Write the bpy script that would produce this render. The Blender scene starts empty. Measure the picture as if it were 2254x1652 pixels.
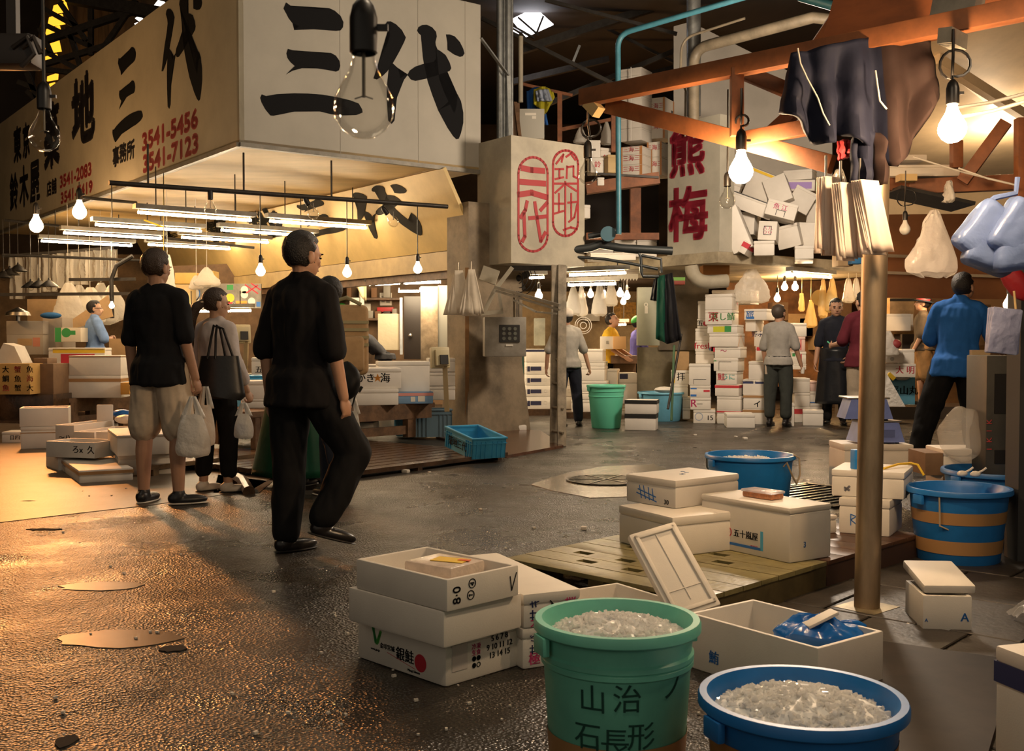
import bpy, bmesh, math, random
from mathutils import Vector, Matrix, noise
random.seed(7)
scene = bpy.context.scene
COL = scene.collection
PI = math.pi
F = 2374.0; CX = 1127.0; CY = 826.0; CAM_H = 1.2
PITCH = math.atan(74.0 / F)

# ---------------------------------------------------------------- camera, world, exposure, big lights
cam_d = bpy.data.cameras.new('camera'); cam = bpy.data.objects.new('camera', cam_d); COL.objects.link(cam)
cam.location = (0, 0, CAM_H); cam.rotation_euler = (PI/2 - PITCH, 0, 0)
cam_d.sensor_width = 36.0; cam_d.lens = F / 2254.0 * 36.0; cam_d.clip_start = 0.05; cam_d.clip_end = 200
cam_d.dof.use_dof = True; cam_d.dof.focus_distance = 7.0; cam_d.dof.aperture_fstop = 11.0
scene.camera = cam
w = bpy.data.worlds.new('market_world'); scene.world = w; w.use_nodes = True
w.node_tree.nodes['Background'].inputs[0].default_value = (1.0, 0.84, 0.64, 1)
w.node_tree.nodes['Background'].inputs[1].default_value = 0.28
scene.view_settings.view_transform = 'Standard'; scene.view_settings.look = 'None'
scene.view_settings.gamma = 1.0; scene.view_settings.use_curve_mapping = False
scene.view_settings.exposure = 0.02
scene.cycles.max_bounces = 8; scene.cycles.diffuse_bounces = 3; scene.cycles.glossy_bounces = 3
scene.cycles.transmission_bounces = 6; scene.cycles.transparent_max_bounces = 8
scene.cycles.caustics_reflective = False; scene.cycles.caustics_refractive = False
scene.cycles.sample_clamp_indirect = 4.0

def point_light(name, loc, power, color, radius=0.05):
    d = bpy.data.lights.new(name, 'POINT'); d.energy = power; d.color = color; d.shadow_soft_size = radius
    o = bpy.data.objects.new(name, d); COL.objects.link(o); o.location = loc; return o

def area_light(name, loc, target, size, power, color, size_y=None):
    d = bpy.data.lights.new(name, 'AREA'); d.energy = power; d.color = color; d.size = size
    if size_y: d.shape = 'RECTANGLE'; d.size_y = size_y
    o = bpy.data.objects.new(name, d); COL.objects.link(o); o.location = loc
    o.rotation_euler = (Vector(target) - Vector(loc)).to_track_quat('-Z', 'Y').to_euler(); return o
WARM = (1.0, 0.62, 0.30); AMBER = (1.0, 0.42, 0.12); TUBE = (1.0, 0.86, 0.66)
# bulbs of the near stall's canopy that hang above and behind the photographer
point_light('canopy_bulb_light', (0.3, 2.0, 3.0), 56, (1.0, 0.78, 0.54), 0.15)
point_light('canopy_bulb_light', (2.6, 3.2, 2.9), 48, (1.0, 0.74, 0.48), 0.15)
point_light('canopy_bulb_light', (2.9, 7.4, 2.9), 40, (1.0, 0.74, 0.48), 0.15)
# flood lamps of the stalls along the left aisle
def spot_light(name, loc, target, power, color, angle, radius=0.1):
    d = bpy.data.lights.new(name, 'SPOT'); d.energy = power; d.color = color; d.spot_size = angle; d.spot_blend = 0.6; d.shadow_soft_size = radius
    o = bpy.data.objects.new(name, d); COL.objects.link(o); o.location = loc
    o.rotation_euler = (Vector(target) - Vector(loc)).to_track_quat('-Z', 'Y').to_euler(); return o
spot_light('aisle_flood_light', (-6.5, 14.6, 2.95), (-2.6, 5.0, 0), 1150, (1.0, .36, .09), 1.5, 0.14)
point_light('aisle_lamp_light', (-9.0, 13.0, 3.4), 220, (1.0, .55, .22), 0.15)
# unseen fill lights added high over the alley to brighten stacks and sign
point_light('alley_fill_light', (3.2, 11.8, 3.7), 560, (1.0, 0.80, 0.60), 0.3)
point_light('alley_fill_light', (0.6, 10.5, 5.6), 120, (1.0, 0.80, 0.58), 0.3)
# daylight from the roof lights
area_light('rooflight_daylight', (-1.0, 8.0, 8.0), (-0.5, 8.5, 0), 5.0, 170, (1.0, 0.84, 0.62), 9.0)

# ---------------------------------------------------------------- projection helpers (photo pixel -> place)
def ray(px, py):
    a = (px - CX) / F; b = -(py - CY) / F
    return Vector((a, math.cos(PITCH) + b * math.sin(PITCH), -math.sin(PITCH) + b * math.cos(PITCH)))
def W(px, py, Y):
    r = ray(px, py); return Vector((0, 0, CAM_H)) + r * (Y / r.y)
def G(px, py, z=0.0):
    r = ray(px, py); return Vector((0, 0, CAM_H)) + r * ((z - CAM_H) / r.z)
def Wz(px, py, z):
    return G(px, py, z)
def zat(py, Y): return W(CX, py, Y).z
def mpp(Y): return Y / F
U = Vector((0.80, 0.60, 0)); VV = Vector((-0.60, 0.80, 0)); UP = Vector((0, 0, 1))
YAW_U = math.atan2(0.6, 0.8)

# ---------------------------------------------------------------- materials
MATS = {}
def _nt(name):
    m = bpy.data.materials.new(name); m.use_nodes = True
    nt = m.node_tree; b = nt.nodes['Principled BSDF']; return m, nt, b
def mat(name, col, rough=0.6, metal=0.0, noise_s=0.0, var=0.12, bump=0.0, bump_s=60.0, spec=0.5, trans=0.0, alpha=1.0, coat=0.0, sss=0.0, col2=None, stretch=None):
    if name in MATS: return MATS[name]
    m, nt, b = _nt(name)
    b.inputs['Base Color'].default_value = (*col, 1); b.inputs['Roughness'].default_value = rough
    b.inputs['Metallic'].default_value = metal; b.inputs['Specular IOR Level'].default_value = spec
    if trans: b.inputs['Transmission Weight'].default_value = trans
    if alpha < 1: b.inputs['Alpha'].default_value = alpha
    if coat: b.inputs['Coat Weight'].default_value = coat; b.inputs['Coat Roughness'].default_value = 0.15
    if noise_s or bump:
        tc = nt.nodes.new('ShaderNodeTexCoord'); vec = tc.outputs['Object']
        if stretch:
            mp = nt.nodes.new('ShaderNodeMapping'); mp.inputs['Scale'].default_value = stretch
            nt.links.new(vec, mp.inputs[0]); vec = mp.outputs[0]
    if noise_s:
        n = nt.nodes.new('ShaderNodeTexNoise'); n.inputs['Scale'].default_value = noise_s; n.inputs['Detail'].default_value = 6; n.inputs['Roughness'].default_value = 0.65
        nt.links.new(vec, n.inputs['Vector'])
        r = nt.nodes.new('ShaderNodeValToRGB'); c2 = col2 or tuple(max(0, c * (1 - 2 * var)) for c in col)
        r.color_ramp.elements[0].position = 0.35; r.color_ramp.elements[1].position = 0.62
        r.color_ramp.elements[0].color = (*c2, 1); r.color_ramp.elements[1].color = (*col, 1)
        nt.links.new(n.outputs['Fac'], r.inputs[0]); nt.links.new(r.outputs[0], b.inputs['Base Color'])
    if bump:
        n2 = nt.nodes.new('ShaderNodeTexNoise'); n2.inputs['Scale'].default_value = bump_s; n2.inputs['Detail'].default_value = 3
        nt.links.new(vec, n2.inputs['Vector'])
        bp = nt.nodes.new('ShaderNodeBump'); bp.inputs['Strength'].default_value = bump; bp.inputs['Distance'].default_value = 0.01
        nt.links.new(n2.outputs['Fac'], bp.inputs['Height']); nt.links.new(bp.outputs[0], b.inputs['Normal'])
    MATS[name] = m; return m
def emit(name, col, strength):
    if name in MATS: return MATS[name]
    m, nt, b = _nt(name)
    b.inputs['Base Color'].default_value = (*col, 1); b.inputs['Emission Color'].default_value = (*col, 1); b.inputs['Emission Strength'].default_value = strength
    MATS[name] = m; return m
def film(name, col, opac, rough=0.2, bump=0.8, tl_=0.35):
    """thin plastic sheet: part clear, part milky and glossy"""
    if name in MATS: return MATS[name]
    m, nt, b = _nt(name)
    b.inputs['Base Color'].default_value = (*col, 1); b.inputs['Roughness'].default_value = rough
    out = nt.nodes['Material Output']
    t = nt.nodes.new('ShaderNodeBsdfTransparent'); tl = nt.nodes.new('ShaderNodeBsdfTranslucent'); tl.inputs[0].default_value = (*col, 1)
    a = nt.nodes.new('ShaderNodeMixShader'); a.inputs[0].default_value = tl_; nt.links.new(b.outputs[0], a.inputs[1]); nt.links.new(tl.outputs[0], a.inputs[2])
    mx = nt.nodes.new('ShaderNodeMixShader'); mx.inputs[0].default_value = opac
    nt.links.new(t.outputs[0], mx.inputs[1]); nt.links.new(a.outputs[0], mx.inputs[2]); nt.links.new(mx.outputs[0], out.inputs[0])
    tc = nt.nodes.new('ShaderNodeTexCoord'); n2 = nt.nodes.new('ShaderNodeTexNoise'); n2.inputs['Scale'].default_value = 14; n2.inputs['Detail'].default_value = 4
    nt.links.new(tc.outputs['Object'], n2.inputs['Vector']); bp = nt.nodes.new('ShaderNodeBump'); bp.inputs['Strength'].default_value = bump; bp.inputs['Distance'].default_value = 0.03
    nt.links.new(n2.outputs['Fac'], bp.inputs['Height']); nt.links.new(bp.outputs[0], b.inputs['Normal'])
    MATS[name] = m; return m

FOAM = mat('white_foam', (0.76, 0.71, 0.635), 0.55, bump=0.06, bump_s=220, noise_s=5, var=0.03)
FOAMO = mat('white_foam_old', (0.74, 0.68, 0.59), 0.6, bump=0.06, bump_s=220, noise_s=4, var=0.06)
CARD = mat('cardboard', (0.42, 0.27, 0.13), 0.8, noise_s=6, var=0.08)
CARDD = mat('cardboard_wet', (0.22, 0.13, 0.07), 0.75, noise_s=6, var=0.1)
INK = mat('black_ink', (0.010, 0.010, 0.011), 0.8, spec=0.12)
REDI = mat('red_ink', (0.55, 0.03, 0.05), 0.6)
BLUEI = mat('blue_ink', (0.03, 0.16, 0.5), 0.6)
GREENI = mat('green_ink', (0.04, 0.28, 0.07), 0.6)
NAVY = mat('navy_ink', (0.02, 0.03, 0.12), 0.6)
BROWNT = mat('brown_tape', (0.40, 0.22, 0.09), 0.35)
YELI = mat('yellow_print', (0.85, 0.55, 0.03), 0.5)
TEAL = mat('teal_plastic', (0.20, 0.66, 0.50), 0.38, noise_s=3, var=0.10)
BLUEP = mat('blue_plastic', (0.02, 0.20, 0.60), 0.38, noise_s=3, var=0.12)
LBLUE = mat('light_blue_plastic', (0.06, 0.38, 0.68), 0.4, noise_s=4, var=0.12)
SKYB = mat('sky_blue_plastic', (0.16, 0.46, 0.66), 0.4, noise_s=4, var=0.1)
PERI = mat('periwinkle_enamel', (0.17, 0.24, 0.62), 0.35, noise_s=8, var=0.1)
STEEL = mat('stainless_steel', (0.50, 0.46, 0.40), 0.32, 1.0, noise_s=7, var=0.22, stretch=(1, 1, 0.15))
ZINC = mat('zinc_conduit', (0.36, 0.37, 0.36), 0.45, 0.7, noise_s=8, var=0.15)
DARKM = mat('dark_metal', (0.045, 0.04, 0.035), 0.5, 0.6, noise_s=12, var=0.2)
GREYM = mat('grey_painted_metal', (0.25, 0.23, 0.19), 0.5, 0.2, noise_s=6, var=0.18)
RUST = mat('rust_painted_timber', (0.26, 0.085, 0.025), 0.6, noise_s=5, var=0.22, stretch=(1, 1, 1))
WOODW = mat('wet_dark_wood', (0.085, 0.045, 0.022), 0.22, noise_s=6, var=0.3, bump=0.2, bump_s=40)
WOODB = mat('bench_wood', (0.16, 0.085, 0.04), 0.55, noise_s=7, var=0.28, bump=0.25, bump_s=30)
WOODL = mat('yellow_plywood', (0.62, 0.44, 0.20), 0.6, noise_s=3, var=0.12, stretch=(0.3, 1, 1))
PALG = mat('olive_pallet_paint', (0.27, 0.23, 0.10), 0.35, noise_s=9, var=0.18, bump=0.2, bump_s=30)
SIGNW = mat('sign_white_board', (0.44, 0.41, 0.345), 0.6, noise_s=1.2, var=0.06)
SIGNY = mat('sign_cream_board', (0.52, 0.46, 0.33), 0.6, noise_s=1.0, var=0.10)
CREAM = mat('cream_painted_board', (0.46, 0.41, 0.31), 0.6, noise_s=2.2, var=0.14)
RUBBER = mat('black_rubber', (0.015, 0.014, 0.013), 0.5)
SKIN = mat('skin', (0.46, 0.25, 0.155), 0.55, noise_s=9, var=0.05)
SKIN2 = mat('skin_fair', (0.55, 0.33, 0.22), 0.55, noise_s=9, var=0.05)
HAIR = mat('black_hair', (0.012, 0.009, 0.008), 0.45, bump=0.8, bump_s=120)
HAIRB = mat('dark_brown_hair', (0.035, 0.018, 0.010), 0.45, bump=0.8, bump_s=120)
def cloth(name, col, bump=0.5, rough=0.85): return mat(name, col, rough, bump=bump, bump_s=9, noise_s=12, var=0.08, spec=0.2)
def _glass():
    m, nt, b = _nt('clear_bulb_glass')
    out = nt.nodes['Material Output']; t = nt.nodes.new('ShaderNodeBsdfTransparent'); t.inputs[0].default_value = (0.93, 0.92, 0.9, 1)
    g = nt.nodes.new('ShaderNodeBsdfGlossy'); g.inputs['Roughness'].default_value = 0.03; g.inputs[0].default_value = (1, 0.97, 0.92, 1)
    lw = nt.nodes.new('ShaderNodeLayerWeight'); lw.inputs[0].default_value = 0.22
    mx = nt.nodes.new('ShaderNodeMixShader'); pw = nt.nodes.new('ShaderNodeMath'); pw.operation = 'MINIMUM'; pw.inputs[1].default_value = 0.30; nt.links.new(lw.outputs['Fresnel'], pw.inputs[0]); nt.links.new(pw.outputs[0], mx.inputs[0])
    nt.links.new(t.outputs[0], mx.inputs[1]); nt.links.new(g.outputs[0], mx.inputs[2]); nt.links.new(mx.outputs[0], out.inputs[0]); return m
GLASS = _glass()
ICEB = mat('ice_bed', (0.95, 0.94, 0.91), 0.5)
ICE = film('crushed_ice', (0.98, 0.97, 0.95), 1.0, 0.12, 0.0, 0.55)

# ---------------------------------------------------------------- mesh builder
class B:
    def __init__(s): s.bm = bmesh.new(); s.mi = 0
    def _tag(s, n0):
        s.bm.faces.ensure_lookup_table()
        for f in s.bm.faces[n0:]: f.material_index = s.mi
    def box(s, c, size, rz=0.0, bevel=0.0, seg=2, rot=None):
        n0 = len(s.bm.faces)
        r = bmesh.ops.create_cube(s.bm, size=1.0)
        vs = r['verts']
        mtx = Matrix.Translation(Vector(c)) @ (rot.to_4x4() if rot is not None else Matrix.Rotation(rz, 4, 'Z')) @ Matrix.Diagonal((*size, 1))
        bmesh.ops.transform(s.bm, matrix=mtx, verts=vs)
        if bevel > 0:
            es = list({e for v in vs for e in v.link_edges})
            bmesh.ops.bevel(s.bm, geom=es, offset=bevel, segments=seg, profile=0.6, affect='EDGES')
        s._tag(n0); return s
    def bar(s, p0, p1, wd, ht, up=UP, bevel=0.0):
        p0 = Vector(p0); p1 = Vector(p1); d = p1 - p0; L = d.length; x = d.normalized()
        y = Vector(up).cross(x)
        if y.length < 1e-4: y = Vector((1, 0, 0)).cross(x)
        y.normalize(); z = x.cross(y)
        return s.box((p0 + p1) / 2, (L, wd, ht), rot=Matrix((x, y, z)).transposed(), bevel=bevel)
    def ring(s, c, ax, r, seg):
        ax = Vector(ax).normalized(); t = Vector((0, 0, 1)) if abs(ax.z) < 0.9 else Vector((1, 0, 0))
        a = ax.cross(t).normalized(); b = ax.cross(a)
        return [s.bm.verts.new(Vector(c) + (a * math.cos(2*PI*k/seg) + b * math.sin(2*PI*k/seg)) * r) for k in range(seg)]
    def _skin(s, rings, closed=True):
        for r0, r1 in zip(rings[:-1], rings[1:]):
            n = len(r0)
            for k in range(n if closed else n-1): s.bm.faces.new((r0[k], r0[(k+1) % n], r1[(k+1) % n], r1[k]))
    def cyl(s, p0, p1, r0, r1=None, seg=16, cap=True):
        n0 = len(s.bm.faces); r1 = r0 if r1 is None else r1; d = Vector(p1) - Vector(p0)
        a = s.ring(p0, d, r0, seg); b = s.ring(p1, d, r1, seg); s._skin([a, b])
        if cap: s.bm.faces.new(a[::-1]); s.bm.faces.new(b)
        s._tag(n0); return s
    def tube(s, pts, r, seg=8, cap=True):
        n0 = len(s.bm.faces); pts = [Vector(p) for p in pts]; rings = []
        rr = r if isinstance(r, (list, tuple)) else [r] * len(pts)
        ref = None
        for i, p in enumerate(pts):
            t = (pts[min(i+1, len(pts)-1)] - pts[max(i-1, 0)]).normalized()
            if ref is None: ref = Vector((0, 0, 1)) if abs(t.z) < 0.9 else Vector((1, 0, 0))
            a = (ref - t * ref.dot(t)).normalized(); ref = a; b = t.cross(a)
            rings.append([s.bm.verts.new(p + (a * math.cos(2*PI*k/seg) + b * math.sin(2*PI*k/seg)) * rr[i]) for k in range(seg)])
        s._skin(rings)
        if cap: s.bm.faces.new(rings[0][::-1]); s.bm.faces.new(rings[-1])
        s._tag(n0); return s
    def lathe(s, prof, c=(0, 0, 0), seg=32, rot=None):
        n0 = len(s.bm.faces); rings = []
        for r, z in prof:
            ring = []
            for k in range(seg):
                p = Vector((max(r, 1e-4) * math.cos(2*PI*k/seg), max(r, 1e-4) * math.sin(2*PI*k/seg), z))
                if rot is not None: p = rot @ p
                ring.append(s.bm.verts.new(p + Vector(c)))
            rings.append(ring)
        s._skin(rings); s._tag(n0); return s
    def prism(s, poly, mtx, t):
        """poly: 2d points; extruded by t along local z of mtx"""
        n0 = len(s.bm.faces)
        a = [s.bm.verts.new(mtx @ Vector((x, y, 0))) for x, y in poly]; b = [s.bm.verts.new(mtx @ Vector((x, y, t))) for x, y in poly]
        n = len(poly)
        for k in range(n): s.bm.faces.new((a[k], a[(k+1) % n], b[(k+1) % n], b[k]))
        fa = s.bm.faces.new(a[::-1]); fb = s.bm.faces.new(b)
        bmesh.ops.triangulate(s.bm, faces=[fa, fb]); s._tag(n0); return s
    def grid(s, fn, nu, nv, thick=0.0):
        n0 = len(s.bm.faces)
        vs = [[s.bm.verts.new(fn(i/(nu-1), j/(nv-1))) for j in range(nv)] for i in range(nu)]
        for i in range(nu-1):
            for j in range(nv-1): s.bm.faces.new((vs[i][j], vs[i+1][j], vs[i+1][j+1], vs[i][j+1]))
        s._tag(n0); return s
    def ball(s, c, r, sub=2, rot=None):
        n0 = len(s.bm.faces); q = bmesh.ops.create_icosphere(s.bm, subdivisions=sub, radius=1.0)
        rr = (r, r, r) if not isinstance(r, (tuple, list)) else r
        m = Matrix.Translation(Vector(c)) @ (rot.to_4x4() if rot is not None else Matrix.Identity(4)) @ Matrix.Diagonal((*rr, 1))
        bmesh.ops.transform(s.bm, matrix=m, verts=q['verts']); s._tag(n0); return s
    def quad(s, a, b, c, d):
        n0 = len(s.bm.faces); s.bm.faces.new([s.bm.verts.new(Vector(p)) for p in (a, b, c, d)]); s._tag(n0); return s
    def mesh(s, name, mats, smooth=False):
        bmesh.ops.recalc_face_normals(s.bm, faces=s.bm.faces)
        me = bpy.data.meshes.new(name); s.bm.to_mesh(me); s.bm.free()
        for m in (mats if isinstance(mats, (list, tuple)) else [mats]): me.materials.append(m)
        if smooth:
            for p in me.polygons: p.use_smooth = True
            if smooth != 2:
                try: me.set_sharp_from_angle(angle=math.radians(40))
                except Exception: pass
        return me
    def obj(s, name, mats, parent=None, smooth=True, world=False):
        return link(name, s.mesh(name, mats, smooth), parent, world)

ROOTM = {}
def link(name, me, parent=None, world=False):
    o = bpy.data.objects.new(name, me); COL.objects.link(o)
    if parent is not None:
        o.parent = parent
        if world: o.matrix_parent_inverse = ROOTM[parent.name].inverted()
    return o
def setp(o, label=None, cat=None, group=None, kind=None):
    if label: o['label'] = label
    if cat: o['category'] = cat
    if group: o['group'] = group
    if kind: o['kind'] = kind
    return o
def thing(name, label, cat, loc=(0, 0, 0), rz=0.0, group=None, rot=None):
    o = bpy.data.objects.new(name, None); COL.objects.link(o); o.empty_display_size = 0.05
    o.location = loc
    R = rot.to_4x4() if rot is not None else Matrix.Rotation(rz, 4, 'Z')
    o.rotation_euler = R.to_euler(); ROOTM[o.name] = Matrix.Translation(Vector(loc)) @ R
    return setp(o, label, cat, group)
def one(b, name, mats, label, cat, group=None, smooth=True, kind=None):
    return setp(b.obj(name, mats, None, smooth), label, cat, group, kind)
def struct(b, name, mats, smooth=False):
    return setp(b.obj(name, mats, None, smooth), None, None, None, 'structure')
def dup(root, loc, rz=None, label=None, group=None):
    r = root.copy(); COL.objects.link(r); r.location = loc
    if rz is not None: r.rotation_euler = (0, 0, rz)
    if label: r['label'] = label
    if group: r['group'] = group
    for ch in list(root.children):
        c = ch.copy(); COL.objects.link(c); c.parent = r
        for g in list(ch.children):
            d = g.copy(); COL.objects.link(d); d.parent = c
    return r

# ---------------------------------------------------------------- lettering
def text_mesh(s, size, mtx, bold=0.0, sx=1.0, vertical=False, thick=0.0015):
    """lettering centred on the local origin of mtx (x right, y up), as bmesh faces"""
    cu = bpy.data.curves.new('lettering', 'FONT'); cu.size = size; cu.align_x = 'CENTER'; cu.align_y = 'CENTER'
    cu.body = '\n'.join(s) if vertical else s; cu.offset = bold; cu.extrude = thick; cu.resolution_u = 3
    if vertical: cu.space_line = 0.95
    ob = bpy.data.objects.new('lettering', cu); COL.objects.link(ob)
    dg = bpy.context.evaluated_depsgraph_get()
    me = bpy.data.meshes.new_from_object(ob.evaluated_get(dg)); COL.objects.unlink(ob); bpy.data.objects.remove(ob); bpy.data.curves.remove(cu)
    me.transform(mtx @ Matrix.Diagonal((sx, 1, 1, 1))); return me
def lettering(items, material, parent, name='lettering', world=False):
    """items: list of (string, size, matrix, kwargs); all joined in one mesh, a part of its thing"""
    bm = bmesh.new()
    for it in items:
        me = text_mesh(it[0], it[1], it[2], **(it[3] if len(it) > 3 else {})); bm.from_mesh(me); bpy.data.meshes.remove(me)
    me = bpy.data.meshes.new(name); bm.to_mesh(me); bm.free(); me.materials.clear(); me.materials.append(material)
    for p in me.polygons: p.material_index = 0
    return link(name, me, parent, world)
def frame(o, x, y):
    """matrix with local x, y axes given, origin o"""
    x = Vector(x).normalized(); y = Vector(y).normalized(); z = x.cross(y)
    m = Matrix((x, y, z)).transposed().to_4x4(); m.translation = Vector(o); return m
# ================================================================ the setting
def floor_material():
    m, nt, b = _nt('wet_asphalt'); L = nt.links.new; N = nt.nodes.new
    tc = N('ShaderNodeTexCoord')
    def noise_(s, d=4, r=0.6):
        n = N('ShaderNodeTexNoise'); n.inputs['Scale'].default_value = s; n.inputs['Detail'].default_value = d; n.inputs['Roughness'].default_value = r
        L(tc.outputs['Object'], n.inputs['Vector']); return n.outputs['Fac']
    def ramp(f, p0, c0, p1, c1):
        r = N('ShaderNodeValToRGB'); e = r.color_ramp.elements; e[0].position = p0; e[1].position = p1; e[0].color = (*c0, 1); e[1].color = (*c1, 1); L(f, r.inputs[0]); return r.outputs[0]
    base = ramp(noise_(0.9, 8), 0.35, (0.019, 0.0145, 0.010), 0.68, (0.046, 0.037, 0.027))
    L(base, b.inputs['Base Color'])
    L(ramp(noise_(1.3, 5), 0.38, (0.24, 0.24, 0.24), 0.66, (0.46, 0.46, 0.46)), b.inputs['Roughness'])
    b.inputs['Specular IOR Level'].default_value = 0.6
    vo = N('ShaderNodeTexVoronoi'); vo.inputs['Scale'].default_value = 85; L(tc.outputs['Object'], vo.inputs['Vector'])
    mul = N('ShaderNodeMath'); mul.operation = 'MULTIPLY'; L(vo.outputs['Distance'], mul.inputs[0]); L(ramp(noise_(1.7, 4), 0.36, (0.30,)*3, 0.62, (1.0,)*3), mul.inputs[1])
    b1 = N('ShaderNodeBump'); b1.inputs['Strength'].default_value = 1.0; b1.inputs['Distance'].default_value = 0.010; L(mul.outputs[0], b1.inputs['Height'])
    b2 = N('ShaderNodeBump'); b2.inputs['Strength'].default_value = 0.55; b2.inputs['Distance'].default_value = 0.05; L(noise_(2.6, 6, 0.6), b2.inputs['Height'])
    L(b2.outputs[0], b1.inputs['Normal']); L(b1.outputs[0], b.inputs['Normal']); return m
b = B()
b.grid(lambda i, j: Vector((-30 + 60*i, -6 + 52*j, 0.0)), 31, 27)
struct(b, 'floor', floor_material())

# worn concrete band of the aisle at the left, smoother than the asphalt
CONC = mat('worn_wet_concrete', (0.12, 0.085, 0.055), 0.48, noise_s=2.5, var=0.2, bump=0.12, bump_s=50)
b = B(); pts = [G(0, 1150), G(150, 1132), G(330, 1112), G(470, 1092), G(560, 1075), G(620, 1040), G(300, 950), G(0, 930)]
b.prism([(p.x, p.y) for p in pts], Matrix.Translation((0, 0, 0.0)), 0.004); struct(b, 'floor_worn_strip', CONC)
# pothole patches of smooth mortar in the asphalt
PATCH = mat('smooth_mortar_patch', (0.055, 0.04, 0.027), 0.42, noise_s=6, var=0.2)
def blob_poly(cx, cy, rx, ry, n=18, j=0.12, seed=0):
    rn = random.Random(seed); return [(cx + rx*math.cos(2*PI*k/n)*(1+rn.uniform(-j, j)), cy + ry*math.sin(2*PI*k/n)*(1+rn.uniform(-j, j))) for k in range(n)]
for k, (px, py, rx, ry) in enumerate([(265, 1405, .24, .13), (225, 1290, .2, .1)]):
    p = G(px, py); b = B(); b.prism(blob_poly(p.x, p.y, rx, ry, seed=k), Matrix.Identity(4), 0.003)
    struct(b, 'floor_mortar_patch', PATCH)
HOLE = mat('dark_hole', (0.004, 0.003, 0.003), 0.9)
for k, (px, py, rx, ry) in enumerate([(382, 1428, .055, .045), (98, 1165, .11, .03), (145, 1632, .03, .05), (62, 1103, .06, .02), (1530, 985, 0.02, 0.01)]):
    p = G(px, py); b = B(); b.prism(blob_poly(p.x, p.y, rx, ry, j=.25, seed=9+k), Matrix.Identity(4), 0.004)
    struct(b, 'floor_hole', HOLE)
# right: wet concrete paving slabs under the near stall
SLAB = mat('wet_paving_slab', (0.040, 0.033, 0.026), 0.48, noise_s=4, var=0.25, bump=0.3, bump_s=35)
b = B()
a = Vector((0.665, 0.746, 0)); c = Vector((-0.747, 0.665, 0)); o = Vector((1.05, 2.2, 0))
for i in range(9):
    for j in range(-6, 5):
        p = o + a * (i * 0.62) + c * (j * 0.42 + (0.2 if i % 2 else 0))
        if p.y < 1.6 or p.y > 6.6 or p.x > 4.2 or p.x < 1.0 + max(0, (p.y - 3.2)) * 0.12: continue
        b.box((p.x, p.y, 0.004), (0.605, 0.405, 0.012), rz=math.atan2(a.y, a.x), bevel=0.004, seg=1)
struct(b, 'floor_paving', SLAB)

# ---------------------------------------------------------------- roof and far walls of the hall
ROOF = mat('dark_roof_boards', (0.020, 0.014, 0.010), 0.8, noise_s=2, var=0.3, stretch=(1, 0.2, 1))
b = B()
n = Vector((0.3, 0.95, 0))
def roof_quad(b, x0, x1, y0, y1, z0, z1):
    b.quad((x0, y0, z0), (x1, y0, z0), (x1, y1, z1), (x0, y1, z1))
    b.quad((x0, y0, z0+.1), (x1, y0, z0+.1), (x1, y1, z1+.1), (x0, y1, z1+.1))
ZR = zat(46, 18.0)
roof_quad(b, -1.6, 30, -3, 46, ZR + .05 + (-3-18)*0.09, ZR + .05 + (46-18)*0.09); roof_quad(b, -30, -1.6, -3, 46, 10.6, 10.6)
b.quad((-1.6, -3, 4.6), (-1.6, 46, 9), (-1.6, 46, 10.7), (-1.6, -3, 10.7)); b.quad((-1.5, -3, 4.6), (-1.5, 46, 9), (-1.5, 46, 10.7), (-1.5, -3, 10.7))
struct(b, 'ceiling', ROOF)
def pane(b, pts, Y, th=.05):
    q = [W(x, y, Y) for x, y in pts]; n0 = len(b.bm.faces)
    f0 = [b.bm.verts.new(p) for p in q]; f1 = [b.bm.verts.new(p + Vector((0, th, 0))) for p in q]
    b.bm.faces.new(f0); b.bm.faces.new(f1[::-1])
    for k in range(len(q)): b.bm.faces.new((f0[k], f0[(k+1) % len(q)], f1[(k+1) % len(q)], f1[k]))
    b._tag(n0)
SKY = emit('bright_daylight_pane', (0.95, 0.93, 1.0), 9.0)
b = B(); pane(b, [(1126, 42), (1178, 17), (1218, 53), (1158, 80)], 17.6); pane(b, [(1124, 62), (1142, 74), (1139, 79), (1121, 66)], 17.6); struct(b, 'window_1', SKY)
b = B()
for (x0, y0, x1, y1) in [(1196, 36, 1180, 76), (1130, 58, 1176, 84), (1140, 38, 1186, 78)]: b.bar(W(x0, y0, 17.5), W(x1, y1, 17.5), .03 if x0 == 1140 else .06, .03)
struct(b, 'trim_1', DARKM)
# amber panes of the clerestory at far left, seen through the trusses
AMB = emit('amber_lit_pane', (1.0, 0.45, 0.03), 1.7); WPANE = emit('white_lit_pane', (1.0, 0.94, 0.86), 3.0)
b = B()
for k, (xa, ya, xb, yb) in enumerate([(118, 8, 150, 30), (108, 34, 142, 58), (102, 60, 136, 84), (98, 88, 134, 118), (93, 122, 130, 142)]):
    pane(b, [(xa, ya+4), (xb-6, ya-4), (xb, yb-6), (xa-4, yb)], 24)
pane(b, [(104, 168), (127, 160), (126, 174), (103, 178)], 24); pane(b, [(108, 184), (120, 181), (119, 187), (109, 190)], 24)
pane(b, [(136, 0), (160, 0), (159, 4), (140, 3)], 24)
struct(b, 'window_2', AMB)
b = B(); pane(b, [(337, 14), (348, 0), (362, 4), (344, 22)], 24); pane(b, [(297, 40), (306, 34), (316, 42), (308, 48)], 24); pane(b, [(295, 52), (303, 49), (299, 56)], 24)
pane(b, [(33, 250), (55, 245), (50, 257), (34, 260)], 24)
struct(b, 'window_3', WPANE)
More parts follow.
